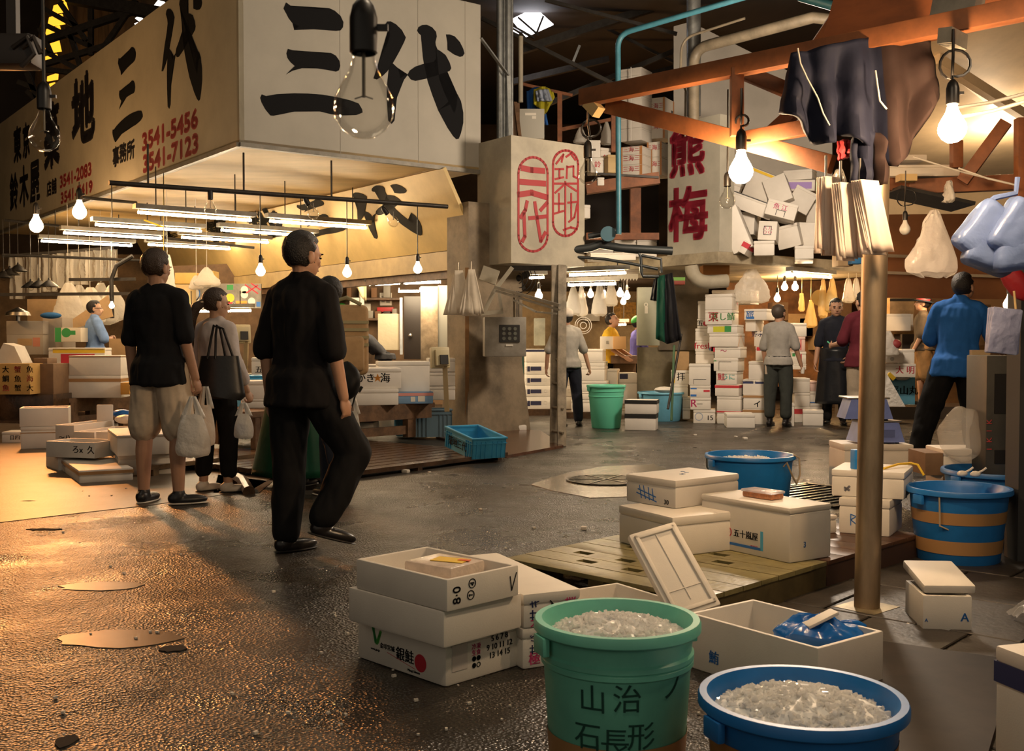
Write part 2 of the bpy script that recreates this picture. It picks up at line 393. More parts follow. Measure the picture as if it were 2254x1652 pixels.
# boards of the far gable that catch warm light
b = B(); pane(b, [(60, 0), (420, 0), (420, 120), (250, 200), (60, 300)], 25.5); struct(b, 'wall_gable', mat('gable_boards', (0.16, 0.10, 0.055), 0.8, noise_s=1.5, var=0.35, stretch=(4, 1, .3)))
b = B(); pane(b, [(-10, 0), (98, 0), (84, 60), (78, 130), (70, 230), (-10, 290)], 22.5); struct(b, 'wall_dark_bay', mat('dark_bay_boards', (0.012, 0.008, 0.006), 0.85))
# open steel roof trusses at the left
t = thing('roof_truss', 'dark steel lattice roof truss above the long sign board at left', 'truss', W(200, 60, 20.5))
def trbar(name, x0, y0, x1, y1, Y=20.5, s=.09):
    b = B(); b.bar(W(x0, y0, Y), W(x1, y1, Y), s, s); b.obj(name, DARKM, t, world=True)
for q in [(150, -6, 420, 42, .22), (90, 92, 300, 22, .12), (96, 142, 250, 96, .1)]: trbar('chord', *q[:4], s=q[4])
for q in [(300, 0, 232, 100), (132, 6, 190, 90), (200, 20, 200, 122), (98, 20, 170, 60), (102, 56, 220, 112), (150, 60, 178, 150), (88, 62, 112, 118), (96, 112, 170, 152), (92, 152, 160, 160), (60, 160, 92, 240), (40, 180, 90, 200), (60, 200, 110, 250)]: trbar('web_bar', *q)
# roof purlins and wires over the alley
for k, (x0, y0, x1, y1, Y, s) in enumerate([(1060, 40, 1480, 250, 17, .06), (1200, 0, 1490, 75, 16, .05), (1130, 180, 1340, 130, 19, .10), (1130, 260, 1490, 110, 18, .08), (1250, 20, 1490, 140, 19, .05), (1300, 200, 1490, 150, 20, .12), (1150, 110, 1490, 0, 17.5, .12)]):
    b = B(); b.bar(W(x0, y0, Y), W(x1, y1, Y), s, s); struct(b, 'ceiling_purlin', DARKM)
# far walls that close the hall
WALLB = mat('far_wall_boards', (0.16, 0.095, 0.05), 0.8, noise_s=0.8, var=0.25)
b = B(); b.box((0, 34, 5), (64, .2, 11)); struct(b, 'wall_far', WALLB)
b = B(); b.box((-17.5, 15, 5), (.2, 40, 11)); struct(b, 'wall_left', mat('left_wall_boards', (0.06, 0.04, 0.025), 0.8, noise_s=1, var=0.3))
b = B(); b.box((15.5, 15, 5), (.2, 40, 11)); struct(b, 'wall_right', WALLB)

# ================================================================ corner fascia sign of the fish wholesaler
def ray_plane(px, py, o, n):
    r = ray(px, py); c = Vector((0, 0, CAM_H)); return c + r * ((o - c).dot(n) / r.dot(n))
S0 = W(527, 322, 12.3); ZS = S0.z; S0 = Vector((S0.x, S0.y, ZS)); LR = 3.345; LL = 12.6
ZT = 5.62; S1 = S0 + U * LR; S2 = S0 + VV * LL
SAN1 = [(240,75),(262,22),(300,50),(400,68),(530,80),(610,80),(640,72),(690,95),(740,140),(766,195),(762,240),(740,268),(700,272),(600,264),(500,258),(390,258),(335,265),(378,230),(320,205),(285,160),(262,115)]
SAN2 = [(265,470),(278,430),(320,442),(430,450),(540,462),(620,472),(655,465),(700,490),(730,535),(738,580),(725,620),(700,630),(640,618),(560,602),(470,592),(400,600),(320,622),(262,655),(338,580),(300,545),(275,510)]
SAN3 = [(36,860),(48,830),(85,845),(180,828),(330,820),(450,822),(580,832),(700,852),(820,880),(900,910),(930,960),(935,990),(880,1012),(760,1015),(660,1005),(560,980),(450,975),(330,982),(220,1005),(150,1018),(125,1015),(80,960),(48,900)]
DAI = [[(1135,215),(1150,190),(1180,188),(1230,215),(1280,265),(1315,330),(1300,370),(1255,460),(1205,548),(1150,630),(1115,665),(1060,700),(1030,690),(1060,600),(1100,490),(1150,390),(1175,320),(1172,285)],
 [(1165,600),(1195,552),(1235,590),(1258,640),(1262,690),(1300,665),(1335,655),(1300,700),(1270,770),(1240,830),(1228,930),(1215,1060),(1190,1090),(1160,1060),(1150,900),(1148,760),(1160,680)],
 [(1330,660),(1350,620),(1400,585),(1475,560),(1560,545),(1582,525),(1590,500),(1578,470),(1575,425),(1620,450),(1665,485),(1700,550),(1714,600),(1700,625),(1600,660),(1500,690),(1400,712),(1360,700)],
 [(1415,270),(1425,240),(1460,220),(1500,218),(1545,240),(1580,280),(1587,320),(1575,370),(1578,470),(1590,600),(1610,700),(1650,810),(1700,920),(1742,1000),(1760,930),(1770,830),(1800,890),(1820,990),(1820,1080),(1800,1170),(1780,1220),(1760,1225),(1730,1195),(1680,1120),(1600,970),(1550,840),(1510,720),(1485,620),(1465,500),(1455,380),(1448,310),(1425,290)],
 [(1668,303),(1700,303),(1745,320),(1790,370),(1820,430),(1830,470),(1815,495),(1790,500),(1740,480),(1682,440),(1695,420),(1680,370)]]
NR = U.cross(UP)            # outward normal of the right-hand face (towards the viewer)
def plane_st(p): d = p - S0; return (d.dot(U), d.z)
def sign_poly(poly): return [plane_st(ray_plane(564 + x/3.996, y/3.996, S0, NR)) for x, y in poly]
SAN_ST = [sign_poly(q) for q in (SAN1, SAN2, SAN3)]; DAI_ST = [sign_poly(q) for q in DAI]
def normed(polys):
    xs = [x for q in polys for x, _ in q]; ys = [y for q in polys for _, y in q]
    x0, x1, y0, y1 = min(xs), max(xs), min(ys), max(ys)
    return [[((x-x0)/(x1-x0), (y-y0)/(y1-y0)) for x, y in q] for q in polys]
SAN_N = normed(SAN_ST); DAI_N = normed(DAI_ST)
sgn = thing('fascia_sign', 'huge white corner sign board with black brush characters and red telephone numbers', 'sign', S0)
b = B(); m = frame(S0, U, UP); b.prism([(0, 0), (LR, 0), (LR, ZT-ZS), (0, ZT-ZS)], frame(S0 - NR*.06, U, UP), .06); b.obj('front_board', SIGNW, sgn, world=True, smooth=False)
NL = (-VV).cross(UP)
b = B(); b.prism([(0, 0), (LL, 0), (LL, ZT-ZS), (0, ZT-ZS)], frame(S2 - NL*.06, -VV, UP), .06); b.obj('side_board', SIGNY, sgn, world=True, smooth=False)
b = B(); b.bar(S0 + NR*.01 + Vector((0,0,.02)), S1 + NR*.01 + Vector((0,0,.02)), .05, .05); b.bar(S0 + NL*.01 + Vector((0,0,.02)), S2 + NL*.01 + Vector((0,0,.02)), .05, .05)
b.obj('edge_trim', GREYM, sgn, world=True)
b = B(); m = frame(S0 + NR*.001, U, UP)
for q in SAN_ST + DAI_ST: b.prism(q, m, .004)
b.obj('brush_lettering', INK, sgn, world=True, smooth=False)
b = B()
for s in (1.28, 2.38, 3.1): b.box(S0 + U*s + UP*((ZT-ZS)/2) + NR*.0005, (.006, .006, ZT-ZS), rz=YAW_U)
b.obj('board_seam', mat('board_seam', (0.36, 0.33, 0.27), .7), sgn, world=True)
# the side board: local x runs from far to near (-VV)
def left_st(px, py): p = ray_plane(px, py, S0, NL); d = p - S2; return (d.dot(-VV), d.z)
mL = frame(S2 + NL*.002, -VV, UP)
def charbox(x0, x1, ya, yb):      # photo px box -> (s0, s1, z0, z1) using centre column for heights
    xm = (x0+x1)/2; s0 = left_st(x0, (ya+yb)/2)[0]; s1 = left_st(x1, (ya+yb)/2)[0]; return s0, s1, left_st(xm, yb)[1], left_st(xm, ya)[1]
b = B()
for polys, bx in ((SAN_N, charbox(247, 314, 110, 300)), (DAI_N, charbox(356, 446, -12, 240))):
    s0, s1, z0, z1 = bx
    for q in polys: b.prism([(s0 + x*(s1-s0), z0 + y*(z1-z0)) for x, y in q], mL, .004)
b.obj('brush_lettering', INK, sgn, world=True, smooth=False)
def ltext(s, x0, x1, ya, yb, bold, material, vertical=False, n=1):
    s0, s1, z0, z1 = charbox(x0, x1, ya, yb)
    h = (z1 - z0); size = h * (1.05 if not vertical else 1.0)
    items = []
    for dx, dy in ((0, 0), (bold, 0), (-bold, 0), (0, bold), (0, -bold), (bold*.7, bold*.7), (-bold*.7, -bold*.7)):
        items.append((s, size, mL @ Matrix.Translation(((s0+s1)/2 + dx, (z0+z1)/2 + dy, 0)), {'sx': (s1-s0) / (size*len(s)*n)}))
    lettering(items, material, sgn, world=True)
REDS = mat('sign_red', (0.42, 0.06, 0.06), .6); INKF = mat('faded_ink', (0.03, 0.027, 0.03), .8, spec=.12)
ltext('地', 158, 209, 178, 328, .06, INKF); ltext('築', 97, 131, 240, 380, .055, INKF)
ltext('東', 30, 47, 285, 362, .03, INKF); ltext('京', 50, 66, 277, 352, .03, INKF)
ltext('鈴', 22, 40, 388, 470, .03, INKF); ltext('木', 43, 63, 372, 462, .03, INKF); ltext('屋', 66, 88, 358, 452, .03, INKF)
ltext('事', 248, 263, 326, 370, .012, INKF); ltext('務', 263, 279, 318, 360, .012, INKF); ltext('所', 279, 297, 312, 354, .012, INKF)
ltext('3541-5456', 303, 448, 262, 314, .018, REDS, n=.56); ltext('3541-7123', 305, 450, 313, 365, .018, REDS, n=.56)
ltext('3541-2083', 126, 209, 369, 405, .014, REDS, n=.56); ltext('3541-7419', 128, 211, 408, 440, .014, REDS, n=.56)
ltext('店舗', 103, 125, 398, 432, .01, INKF, n=1)

# ceiling over the wholesaler's stall and its leaning inner board
PU = W(975, 367, 13.85); PL = W(1050, 543, 14.1)
PU.z = ZS; XD = 12.2
b = B()
b.prism([(S0.x, S0.y), (S1.x, S1.y), ((S1+VV*XD).x, (S1+VV*XD).y), (S2.x, S2.y)], Matrix.Translation((0, 0, ZS+.03)), .05)
struct(b, 'ceiling_stall', WOODL)
pn = (PL - PU).cross(VV).normalized(); pn = -pn if pn.y > 0 else pn
inn = thing('inner_sign', 'cream inner sign board leaning under the stall ceiling with black brush characters', 'sign', PL)
b = B(); a0, a1, a2, a3 = PU, PU + VV*XD, PL + VV*XD, PL
for k in range(1):
    vs = [b.bm.verts.new(p) for p in (a0, a1, a2, a3)]; ws = [b.bm.verts.new(p - pn*.05) for p in (a0, a1, a2, a3)]
    b.bm.faces.new(vs); b.bm.faces.new(ws[::-1])
    for i in range(4): b.bm.faces.new((vs[i], vs[(i+1) % 4], ws[(i+1) % 4], ws[i]))
b.obj('board', mat('cream_inner_board', (0.72, 0.52, 0.21), .55, noise_s=1.5, var=.10), inn, world=True, smooth=False)
pu_up = (PU - PL); HP = pu_up.length; pu_up.normalize()
xax = -VV; 
def pan_st(px, py): p = ray_plane(px, py, PL, pn); d = p - PL; return (d.dot(-VV), d.dot(pu_up))
mP = frame(PL + pn*.003, -VV, pu_up); sgnz = 1 if mP.to_3x3().col[2].dot(pn) > 0 else -1
b = B()
def pbox(x0, x1, ya, yb):
    s0 = pan_st(x0, (ya+yb)/2)[0]; s1 = pan_st(x1, (ya+yb)/2)[0]; xm = (x0+x1)/2; return s0, s1, max(0.02, pan_st(xm, yb)[1]), min(HP-.02, pan_st(xm, ya)[1])
for polys, bx in ((SAN_N, pbox(655, 764, 450, 553)), (DAI_N, pbox(784, 922, 400, 545))):
    s0, s1, z0, z1 = bx
    for q in polys: b.prism([(s0 + x*(s1-s0), z0 + y*(z1-z0)) for x, y in q], mP, .004*sgnz)
b.obj('brush_lettering', mat('soft_black_ink', (0.022, 0.019, 0.014), .8, spec=.12), inn, world=True, smooth=False)
for ch, x0, x1, ya, yb in (('地', 560, 640, 470, 565), ('築', 478, 530, 520, 582), ('屋', 430, 468, 540, 590), ('木', 382, 420, 545, 592)):
    s0, s1, z0, z1 = pbox(x0, x1, ya, yb)
    lettering([(ch, (z1-z0)*1.1, mP @ Matrix.Translation(((s0+s1)/2 + d, (z0+z1)/2 + e, .001)), {'sx': (s1-s0)/((z1-z0)*1.1)}) for d, e in ((0,0),(.05,0),(-.05,0),(0,.03),(0,-.03))], MATS['soft_black_ink'], inn, world=True)
# lintel beams below the inner board
q0 = PL + Vector((0.02, 0.05, -0.02))
b = B(); b.bar(q0 + UP*-.12, q0 + VV*XD + UP*-.12, .12, .26); struct(b, 'trim_2', mat('ochre_lintel', (0.50, 0.36, 0.16), .6, noise_s=2, var=.15))
b = B(); b.bar(q0 + UP*-.30 + U*.05, q0 + VV*XD + UP*-.30 + U*.05, .12, .11); struct(b, 'trim_3', WOODB)

# ================================================================ stamp box on the concrete column
C0 = W(1125, 578, 13.72); LBX = 1.225; DBX = 0.74; ZB = C0.z; ZBT = zat(297, 13.72)
sb = thing('seal_sign_box', 'cream sign box with two red seal stamps on the concrete column', 'sign', C0)
b = B(); p = C0; pts = [p, p + U*LBX, p + U*LBX + VV*DBX, p + VV*DBX]
b.prism([(q.x, q.y) for q in pts], Matrix.Translation((0, 0, ZB)), ZBT-ZB); b.obj('box', CREAM, sb, world=True, smooth=False)
def bx_st(px, py): d = ray_plane(px, py, C0, NR) - C0; return (d.dot(U), d.z)
mB = frame(C0 + NR*.002, U, UP)
def stroke_tubes(b, lines, w_, closed=False):
    for ln in lines:
        pts = [Vector((*bx_st(x, y), 0)) for x, y in ln]
        for p0, p1 in zip(pts[:-1], pts[1:]):
            d = (p1-p0); L = d.length
            if L < 1e-4: continue
            d.normalize(); nrm = Vector((-d.y, d.x, 0))*w_/2; e = d*w_*.35
            b.prism([tuple((q)[:2]) for q in (p0-e-nrm, p1+e-nrm, p1+e+nrm, p0-e+nrm)], mB, .004)
def oval(x0, x1, y0, y1, sk=0):
    r = (x1-x0)/2; cx = (x0+x1)/2; ry = r*1.1; o = []
    for k in range(13): a_ = PI + PI*k/12; o.append((cx + r*math.cos(a_), y0 + ry + ry*math.sin(a_)))
    for k in range(13): a_ = PI*k/12; o.append((cx + r*math.cos(a_), y1 - ry + ry*math.sin(a_)))
    o.append(o[0]); return o
b = B()
stroke_tubes(b, [oval(1141, 1205, 346, 553), oval(1217, 1272, 331, 519)], .032)
stroke_tubes(b, [[(1150, 370), (1170, 374), (1196, 376)], [(1146, 400), (1198, 404)], [(1142, 428), (1170, 424), (1203, 434)]], .075)
stroke_tubes(b, [[(1160, 444), (1156, 462), (1146, 478)], [(1153, 470), (1155, 520), (1150, 530)], [(1177, 446), (1182, 480), (1190, 530), (1200, 512)], [(1165, 480), (1202, 476)], [(1190, 462), (1204, 446)]], .05)
stroke_tubes(b, [[(1224, 360), (1240, 340), (1236, 356)], [(1246, 345), (1256, 338), (1266, 352)], [(1222, 372), (1240, 372)], [(1231, 372), (1231, 392)], [(1222, 394), (1240, 390)], [(1248, 366), (1247, 392)], [(1248, 368), (1262, 366), (1262, 388), (1270, 392)], [(1220, 404), (1270, 404)], [(1244, 400), (1244, 516)], [(1244, 404), (1222, 424)], [(1244, 404), (1268, 420)], [(1220, 448), (1240, 448)], [(1230, 426), (1230, 466)], [(1220, 470), (1240, 464)], [(1250, 446), (1270, 444)], [(1257, 426), (1257, 480)], [(1270, 450), (1264, 478), (1252, 488)], [(1240, 506), (1256, 500), (1270, 504)]], .028)
b.obj('red_seal_marks', mat('seal_red', (0.36, 0.02, 0.025), .6), sb, world=True, smooth=False)

CONCOL = mat('dirty_concrete', (0.26, 0.20, 0.13), .75, noise_s=2.2, var=.28, bump=.3, bump_s=14)
k0 = W(1032, 957, 13.9); k0.z = 0
b = B(); 
def col_pts(grow): 
    q = k0 - U*grow - VV*grow; return [q, q + U*(.87+2*grow), q + U*(.87+2*grow) + VV*(.5+2*grow), q + VV*(.5+2*grow)]
rings = []
for z, g in ((0, .08), (.35, .05), (.9, 0), (2.1, 0), (3.0, 0)):
    rings.append([b.bm.verts.new(Vector((q.x, q.y, z))) for q in col_pts(g)])
b._skin(rings); b.bm.faces.new(rings[-1]); b._tag(0)
struct(b, 'pillar', CONCOL)
b = B(); p = k0 + U*.05 + VV*.1 - NR*0 ; b.bar(k0 - VV*.0 + Vector((-.02, -.01, .15)), k0 + Vector((-.02, -.01, 2.15)), .06, .05); struct(b, 'trim_4', mat('orange_brown_edge', (0.24, .12, .04), .7, noise_s=4, var=.2))
# cream header between the column and the fascia, left of the box
b = B(); p0 = W(985, 562, 14.5); p1 = C0 + VV*DBX; b.bar(Vector((p0.x, p0.y, 2.37)), Vector((p1.x, p1.y+.12, 2.37)), .06, .24); struct(b, 'trim_5', CREAM)
# ================================================================ foam boxes, crates, tubs: builders
def fmat(face, w, d, h):
    if face == 'F': return frame((-w/2, -d/2 - .0012, 0), (1, 0, 0), (0, 0, 1)), w, h
    if face == 'R': return frame((w/2 + .0012, -d/2, 0), (0, 1, 0), (0, 0, 1)), d, h
    if face == 'L': return frame((-w/2 - .0012, d/2, 0), (0, -1, 0), (0, 0, 1)), d, h
    return frame((-w/2, -d/2, h + .0012), (1, 0, 0), (0, 1, 0)), w, d
def add_marks(root, marks, w, d, h):
    """marks: (face, kind, args...) grouped by material into parts"""
    bymat = {}
    for mk in marks:
        face, kind = mk[0], mk[1]
        m, fw, fh = fmat(face, w, d, h)
        if kind == 't':        # text, u, v, size, mat, [rotation deg]
            _, _, s, u, v, size, mt = mk[:7]; rot = math.radians(mk[7]) if len(mk) > 7 else 0
            bm = bymat.setdefault(mt.name, ['lettering', mt, B()])[2]
            me = text_mesh(s, size, m @ Matrix.Translation((u*fw, v*fh, 0)) @ Matrix.Rotation(rot, 4, 'Z'), thick=.0006)
            me2 = text_mesh(s, size, m @ Matrix.Translation((u*fw + size*.035, v*fh, 0)) @ Matrix.Rotation(rot, 4, 'Z'), thick=.0006)
            bm.bm.from_mesh(me); bm.bm.from_mesh(me2); bpy.data.meshes.remove(me); bpy.data.meshes.remove(me2)
            for f in bm.bm.faces: f.material_index = 0
        elif kind == 'b':      # printed patch u0 v0 u1 v1 mat
            _, _, u0, v0, u1, v1, mt = mk
            bm = bymat.setdefault(mt.name + '#p', ['printed_label', mt, B()])[2]
            bm.prism([(u0*fw, v0*fh), (u1*fw, v0*fh), (u1*fw, v1*fh), (u0*fw, v1*fh)], m, .0008)
        elif kind == 'o':      # ring u v r mat thickness
            _, _, u, v, r, mt, tk = mk
            bm = bymat.setdefault(mt.name, ['lettering', mt, B()])[2]
            n0 = 20
            for k in range(n0):
                a0, a1 = 2*PI*k/n0, 2*PI*(k+1)/n0
                bm.prism([(u*fw + q*math.cos(a), v*fh + q*math.sin(a)) for q, a in ((r, a0), (r, a1), (r-tk, a1), (r-tk, a0))], m, .0008)
        elif kind == 'd':      # filled disc
            _, _, u, v, r, mt = mk
            bm = bymat.setdefault(mt.name + '#p', ['printed_label', mt, B()])[2]
            bm.prism([(u*fw + r*math.cos(2*PI*k/24), v*fh + r*math.sin(2*PI*k/24)) for k in range(24)], m, .0007)
        elif kind == 's':      # scribble: list of (u,v) in metres around u,v ; pen width
            _, _, u, v, lines, pw, mt = mk
            bm = bymat.setdefault(mt.name, ['lettering', mt, B()])[2]
            for ln in lines:
                for (xa, ya), (xb, yb) in zip(ln[:-1], ln[1:]):
                    p0 = Vector((u*fw + xa, v*fh + ya)); p1 = Vector((u*fw + xb, v*fh + yb)); dd = (p1-p0)
                    if dd.length < 1e-5: continue
                    dd.normalize(); nn = Vector((-dd.y, dd.x)) * pw/2; e = dd*pw*.4
                    bm.prism([tuple(q) for q in (p0-e-nn, p1+e-nn, p1+e+nn, p0-e+nn)], m, .0008)
    for nm, mt, bb in bymat.values(): bb.obj(nm, mt, root, smooth=False)
BOXN = [0]
def foam_box(loc, rz, w, d, h, label, group=None, kind='lid', lid_t=None, marks=(), tape=(), mat_=None, name='foam_box', cat='box', rot=None, notch=True, fill=None, wall=.025):
    mt = mat_ or FOAM; BOXN[0] += 1
    t = thing(name, label, cat, loc, rz, group, rot=rot)
    bev = min(.012, h*.1)
    if kind == 'lid':
        lt = lid_t or min(.045, h*.25)
        b = B(); b.box((0, 0, (h-lt-.003)/2), (w, d, h-lt-.003), bevel=bev); b.obj('body', mt, t)
        b = B(); b.box((0, 0, h-lt/2), (w+.004, d+.004, lt), bevel=bev); b.box((0, 0, h-lt-.004), (w-.012, d-.012, .012))
        if notch and w > .35 and h > .1:
            pass
        b.obj('lid', mt, t)
    elif kind == 'solid':
        b = B(); b.box((0, 0, h/2), (w, d, h), bevel=bev); b.obj('body', mt, t)
    else:   # open box with walls
        bm = B(); bm.box((0, 0, h/2), (w, d, h))
        top = max(bm.bm.faces, key=lambda f: f.calc_center_median().z)
        r = bmesh.ops.inset_region(bm.bm, faces=[top], thickness=wall, depth=0)
        ex = bmesh.ops.extrude_face_region(bm.bm, geom=[top]); vs = [v for v in ex['geom'] if isinstance(v, bmesh.types.BMVert)]
        bmesh.ops.translate(bm.bm, verts=vs, vec=(0, 0, -(h-.03))); 
        try: bmesh.ops.delete(bm.bm, geom=[top], context='FACES_ONLY')
        except Exception: pass
        bmesh.ops.bevel(bm.bm, geom=list(bm.bm.edges), offset=.006, segments=2, profile=.6, affect='EDGES')
        bm.obj('body', mt, t)
    for (v0, v1, tm) in tape:
        b = B(); z0, z1 = v0*h, v1*h; o = .003
        for (cx, cy, sx, sy) in ((0, -d/2-o/2, w+2*o, o), (0, d/2+o/2, w+2*o, o), (-w/2-o/2, 0, o, d), (w/2+o/2, 0, o, d)): b.box((cx, cy, (z0+z1)/2), (sx, sy, z1-z0))
        b.obj('tape', tm, t)
    if marks: add_marks(t, marks, w, d, h)
    return t
def fb(ax, ay, bx, by, z0, top, dep, label, group=None, **k):
    """front-bottom edge from photo points A (left) to B (right) on height z0; top = photo y of the top of the nearer corner, or a height < 3"""
    A = G(ax, ay, z0); Bp = G(bx, by, z0); dv = Bp - A; w_ = dv.length; rz = math.atan2(dv.y, dv.x)
    near = A if A.y < Bp.y else Bp
    h = top if top < 3 else zat(top, near.y) - z0
    perp = Vector((-math.sin(rz), math.cos(rz), 0)); c = (A + Bp)/2 + perp*dep/2
    return foam_box((c.x, c.y, z0), rz, w_, dep, h, label, group, **k), z0 + h
def pb(xl, xr, yt, yb, Y, rz, dep, label, group=None, z0=None, **k):
    """front face given as a photo rectangle at distance Y"""
    w_ = (xr-xl)*Y/F/max(.3, math.cos(rz)); zb = zat(yb, Y) if z0 is None else z0; h = zat(yt, Y) - zb
    p = W((xl+xr)/2, yb, Y); c = Vector((p.x, p.y, zb)) + Vector((-math.sin(rz), math.cos(rz), 0))*dep/2
    return foam_box(c, rz, w_, dep, h, label, group, **k), zb + h

def bucket(loc, r_top, r_bot, h, material, label, group=None, bands=(), ice=None, name='bucket', cat='bucket', rim=.022, ridges=(), rz=0, lip=True):
    t = thing(name, label, cat, loc, rz, group)
    wall = .008; R = lambda z: r_bot + (r_top - .02 - r_bot) * z / h
    prof = [(0, 0.0), (r_bot-.01, 0), (r_bot, .012)]
    for zr in sorted(ridges): prof += [(R(zr*h-.012), zr*h-.012), (R(zr*h)+.007, zr*h-.006), (R(zr*h)+.007, zr*h+.006), (R(zr*h+.012), zr*h+.012)]
    prof += [(R(h-.034), h-.034), (r_top-.006, h-.032), (r_top, h-.026), (r_top, h-.008), (r_top-.004, h), (r_top-rim, h), (r_top-rim-.004, h-.012), (r_top-rim-.012, h-.03), (r_bot-.012, .02), (0, .018)]
    b = B(); b.lathe(prof, seg=56); b.obj('body', material, t)
    for z0, z1, tm in bands:
        b = B(); b.lathe([(R(z0*h)+.0015, z0*h), (R(z1*h)+.0015, z1*h)], seg=56); b.obj('tape_band', tm, t)
    # handle lugs under the rim
    for a in (0.35, 0.35+PI):
        b = B(); p = Vector((math.cos(a)*(r_top-.006), math.sin(a)*(r_top-.006), h-.055)); b.box(p, (.02, .07, .05), rz=a, bevel=.005); b.obj('handle_lug', material, t)
    return t
def ice_heap(loc, r, dome, label, seed=1, n=420, size=.011, fill_mat=None):
    """crushed ice: mound plus loose chips, one uncountable mass"""
    rn = random.Random(seed); b = B()
    rings = []; 
    for i in range(9):
        q = r * (1 - i/8.0); seg = 40; ring = []
        for k in range(seg):
            a = 2*PI*k/seg; z = dome * (1 - (q/r)**2)
            ring.append(b.bm.verts.new(Vector((q*math.cos(a), q*math.sin(a), z + rn.uniform(-.006, .008)))))
        rings.append(ring)
    b._skin(rings); b._tag(0); b.mi = 1
    for k in range(int(n*1.15)):
        q = r * math.sqrt(rn.random()) * .98; a = rn.uniform(0, 2*PI); z = dome*(1-(q/r)**2) + rn.uniform(.0, .007)
        s_ = size * rn.uniform(.5, 1.2)
        R = Matrix.Rotation(rn.uniform(0, 6.28), 3, Vector((rn.uniform(-1, 1), rn.uniform(-1, 1), rn.uniform(-1, 1))).normalized())
        b.box((q*math.cos(a), q*math.sin(a), z), (s_*1.5, s_*rn.uniform(.5, 1), s_*rn.uniform(.35, .9)), rot=R)
    me = b.mesh('crushed_ice', [ICEB, ICE], False)
    o = bpy.data.objects.new('crushed_ice', me); COL.objects.link(o); o.location = loc
    return setp(o, label, 'ice', None, 'stuff')

def crate(loc, rz, w, d, h, material, label, group=None, marks=(), rot=None):
    t = thing('plastic_crate', label, 'crate', loc, rz, group, rot=rot)
    b = B(); th = .012
    b.box((0, 0, .012), (w-.03, d-.03, .02))
    for (cx, cy, sx, sy) in ((0, -d/2+th/2+.01, w-.02, th), (0, d/2-th/2-.01, w-.02, th), (-w/2+th/2+.01, 0, th, d-.02), (w/2-th/2-.01, 0, th, d-.02)): b.box((cx, cy, h/2), (sx, sy, h))
    b.obj('body', material, t)
    b = B()
    for (cx, cy, sx, sy) in ((0, -d/2+.012, w, .028), (0, d/2-.012, w, .028), (-w/2+.012, 0, .028, d), (w/2-.012, 0, .028, d)):
        b.box((cx, cy, h-.008), (sx, sy, .018), bevel=.003); b.box((cx, cy, h-.06), (sx-.006, sy-.004, .008))
    b.obj('rim', material, t)
    b = B()
    for k in range(3):
        for s in (-1, 1):
            b.box((s*(w/2-.06-.05*k), -d/2+.006, h*.42), (.008, .012, h*.8)); b.box((s*(w/2-.06-.05*k), d/2-.006, h*.42), (.008, .012, h*.8))
            b.box((w/2-.006, s*(d/2-.05-.045*k), h*.42), (.012, .008, h*.8)); b.box((-w/2+.006, s*(d/2-.05-.045*k), h*.42), (.012, .008, h*.8))
    b.obj('ribs', material, t)
    if marks: add_marks(t, marks, w, d, h)
    return t
# ================================================================ near stall: boxes, tubs and pallets on the wet floor
PINKI = mat('pink_ink', (0.62, 0.05, 0.18), .6)
# --- stack of three open/closed foam boxes
ga = dict(group=None)
t1, z1 = fb(787, 1446, 981, 1513, 0, 1413, .36, 'bottom foam box of the near stack, printed with a green leaf and red disc', lid_t=.02,
   marks=[('F', 't', '銀鮭', .56, .40, .052, INK), ('F', 't', '金印宮城', .36, .47, .022, INK), ('F', 'd', .735, .36, .032, REDI), ('F', 't', '生\n食', .735, .36, .02, FOAM),
          ('F', 's', .235, .50, [[(0, 0), (-.022, .055)], [(-.006, .004), (-.018, .05)]], .012, GREENI), ('F', 's', .24, .50, [[(0, 0), (.022, .045)], [(.006, .006), (.02, .04)]], .012, mat('leaf_green', (.10, .45, .08), .6)),
          ('F', 't', 'www.gin.jp', .22, .34, .012, INK), ('F', 's', .50, .26, [[(-.07, .016), (.09, -.012)]], .0015, REDI), ('F', 't', 'Miyagi Salmon', .66, .12, .012, INK),
          ('R', 'b', .08, .30, .28, .88, mat('grey_print', (.62, .56, .52), .6)), ('R', 't', '冷凍\n生食', .40, .66, .022, PINKI), ('R', 't', '●●\n●○', .40, .38, .024, INK), ('R', 't', '5 6 7 8\n9 10 11 12\n13 14 15', .72, .62, .030, INK)])
t2, z2 = fb(766, 1366, 977, 1428, z1, .128, .385, 'middle foam box of the near stack, wide blank lid box with a finger notch', kind='solid')
b = B(); R0 = t2
t3, z3 = fb(784, 1294, 984, 1347, z2, .110, .345, 'top foam box of the near stack, open with a wrapped parcel inside', kind='open',
   marks=[('R', 't', '8·0', .13, .46, .05, INK, 90), ('R', 't', '①④', .33, .55, .04, INK, 80), ('R', 's', .93, .5, [[(-.02, .02), (-.012, -.03), (.012, .03)]], .004, INK)])
p = t3.location; rzs = t3.rotation_euler.z
pk = thing('wrapped_parcel', 'cellophane-wrapped parcel with a yellow label lying in the open foam box', 'parcel', (p.x+.03, p.y+.01, z2+.032), rzs+.12)
b = B(); b.box((0, 0, .045), (.23, .19, .075), bevel=.012); b.obj('body', mat('cellophane_parcel', (.72, .60, .50), .25, noise_s=20, var=.1, bump=.3, bump_s=40), pk)
b = B(); b.box((.02, .01, .0845), (.13, .075, .002), rz=.25); b.obj('printed_label', YELI, pk, smooth=False)
b = B(); b.box((.07, .03, .0865), (.045, .022, .002), rz=.25); b.obj('stamp', mat('orange_red_print', (.75, .12, .03), .5), pk, smooth=False)
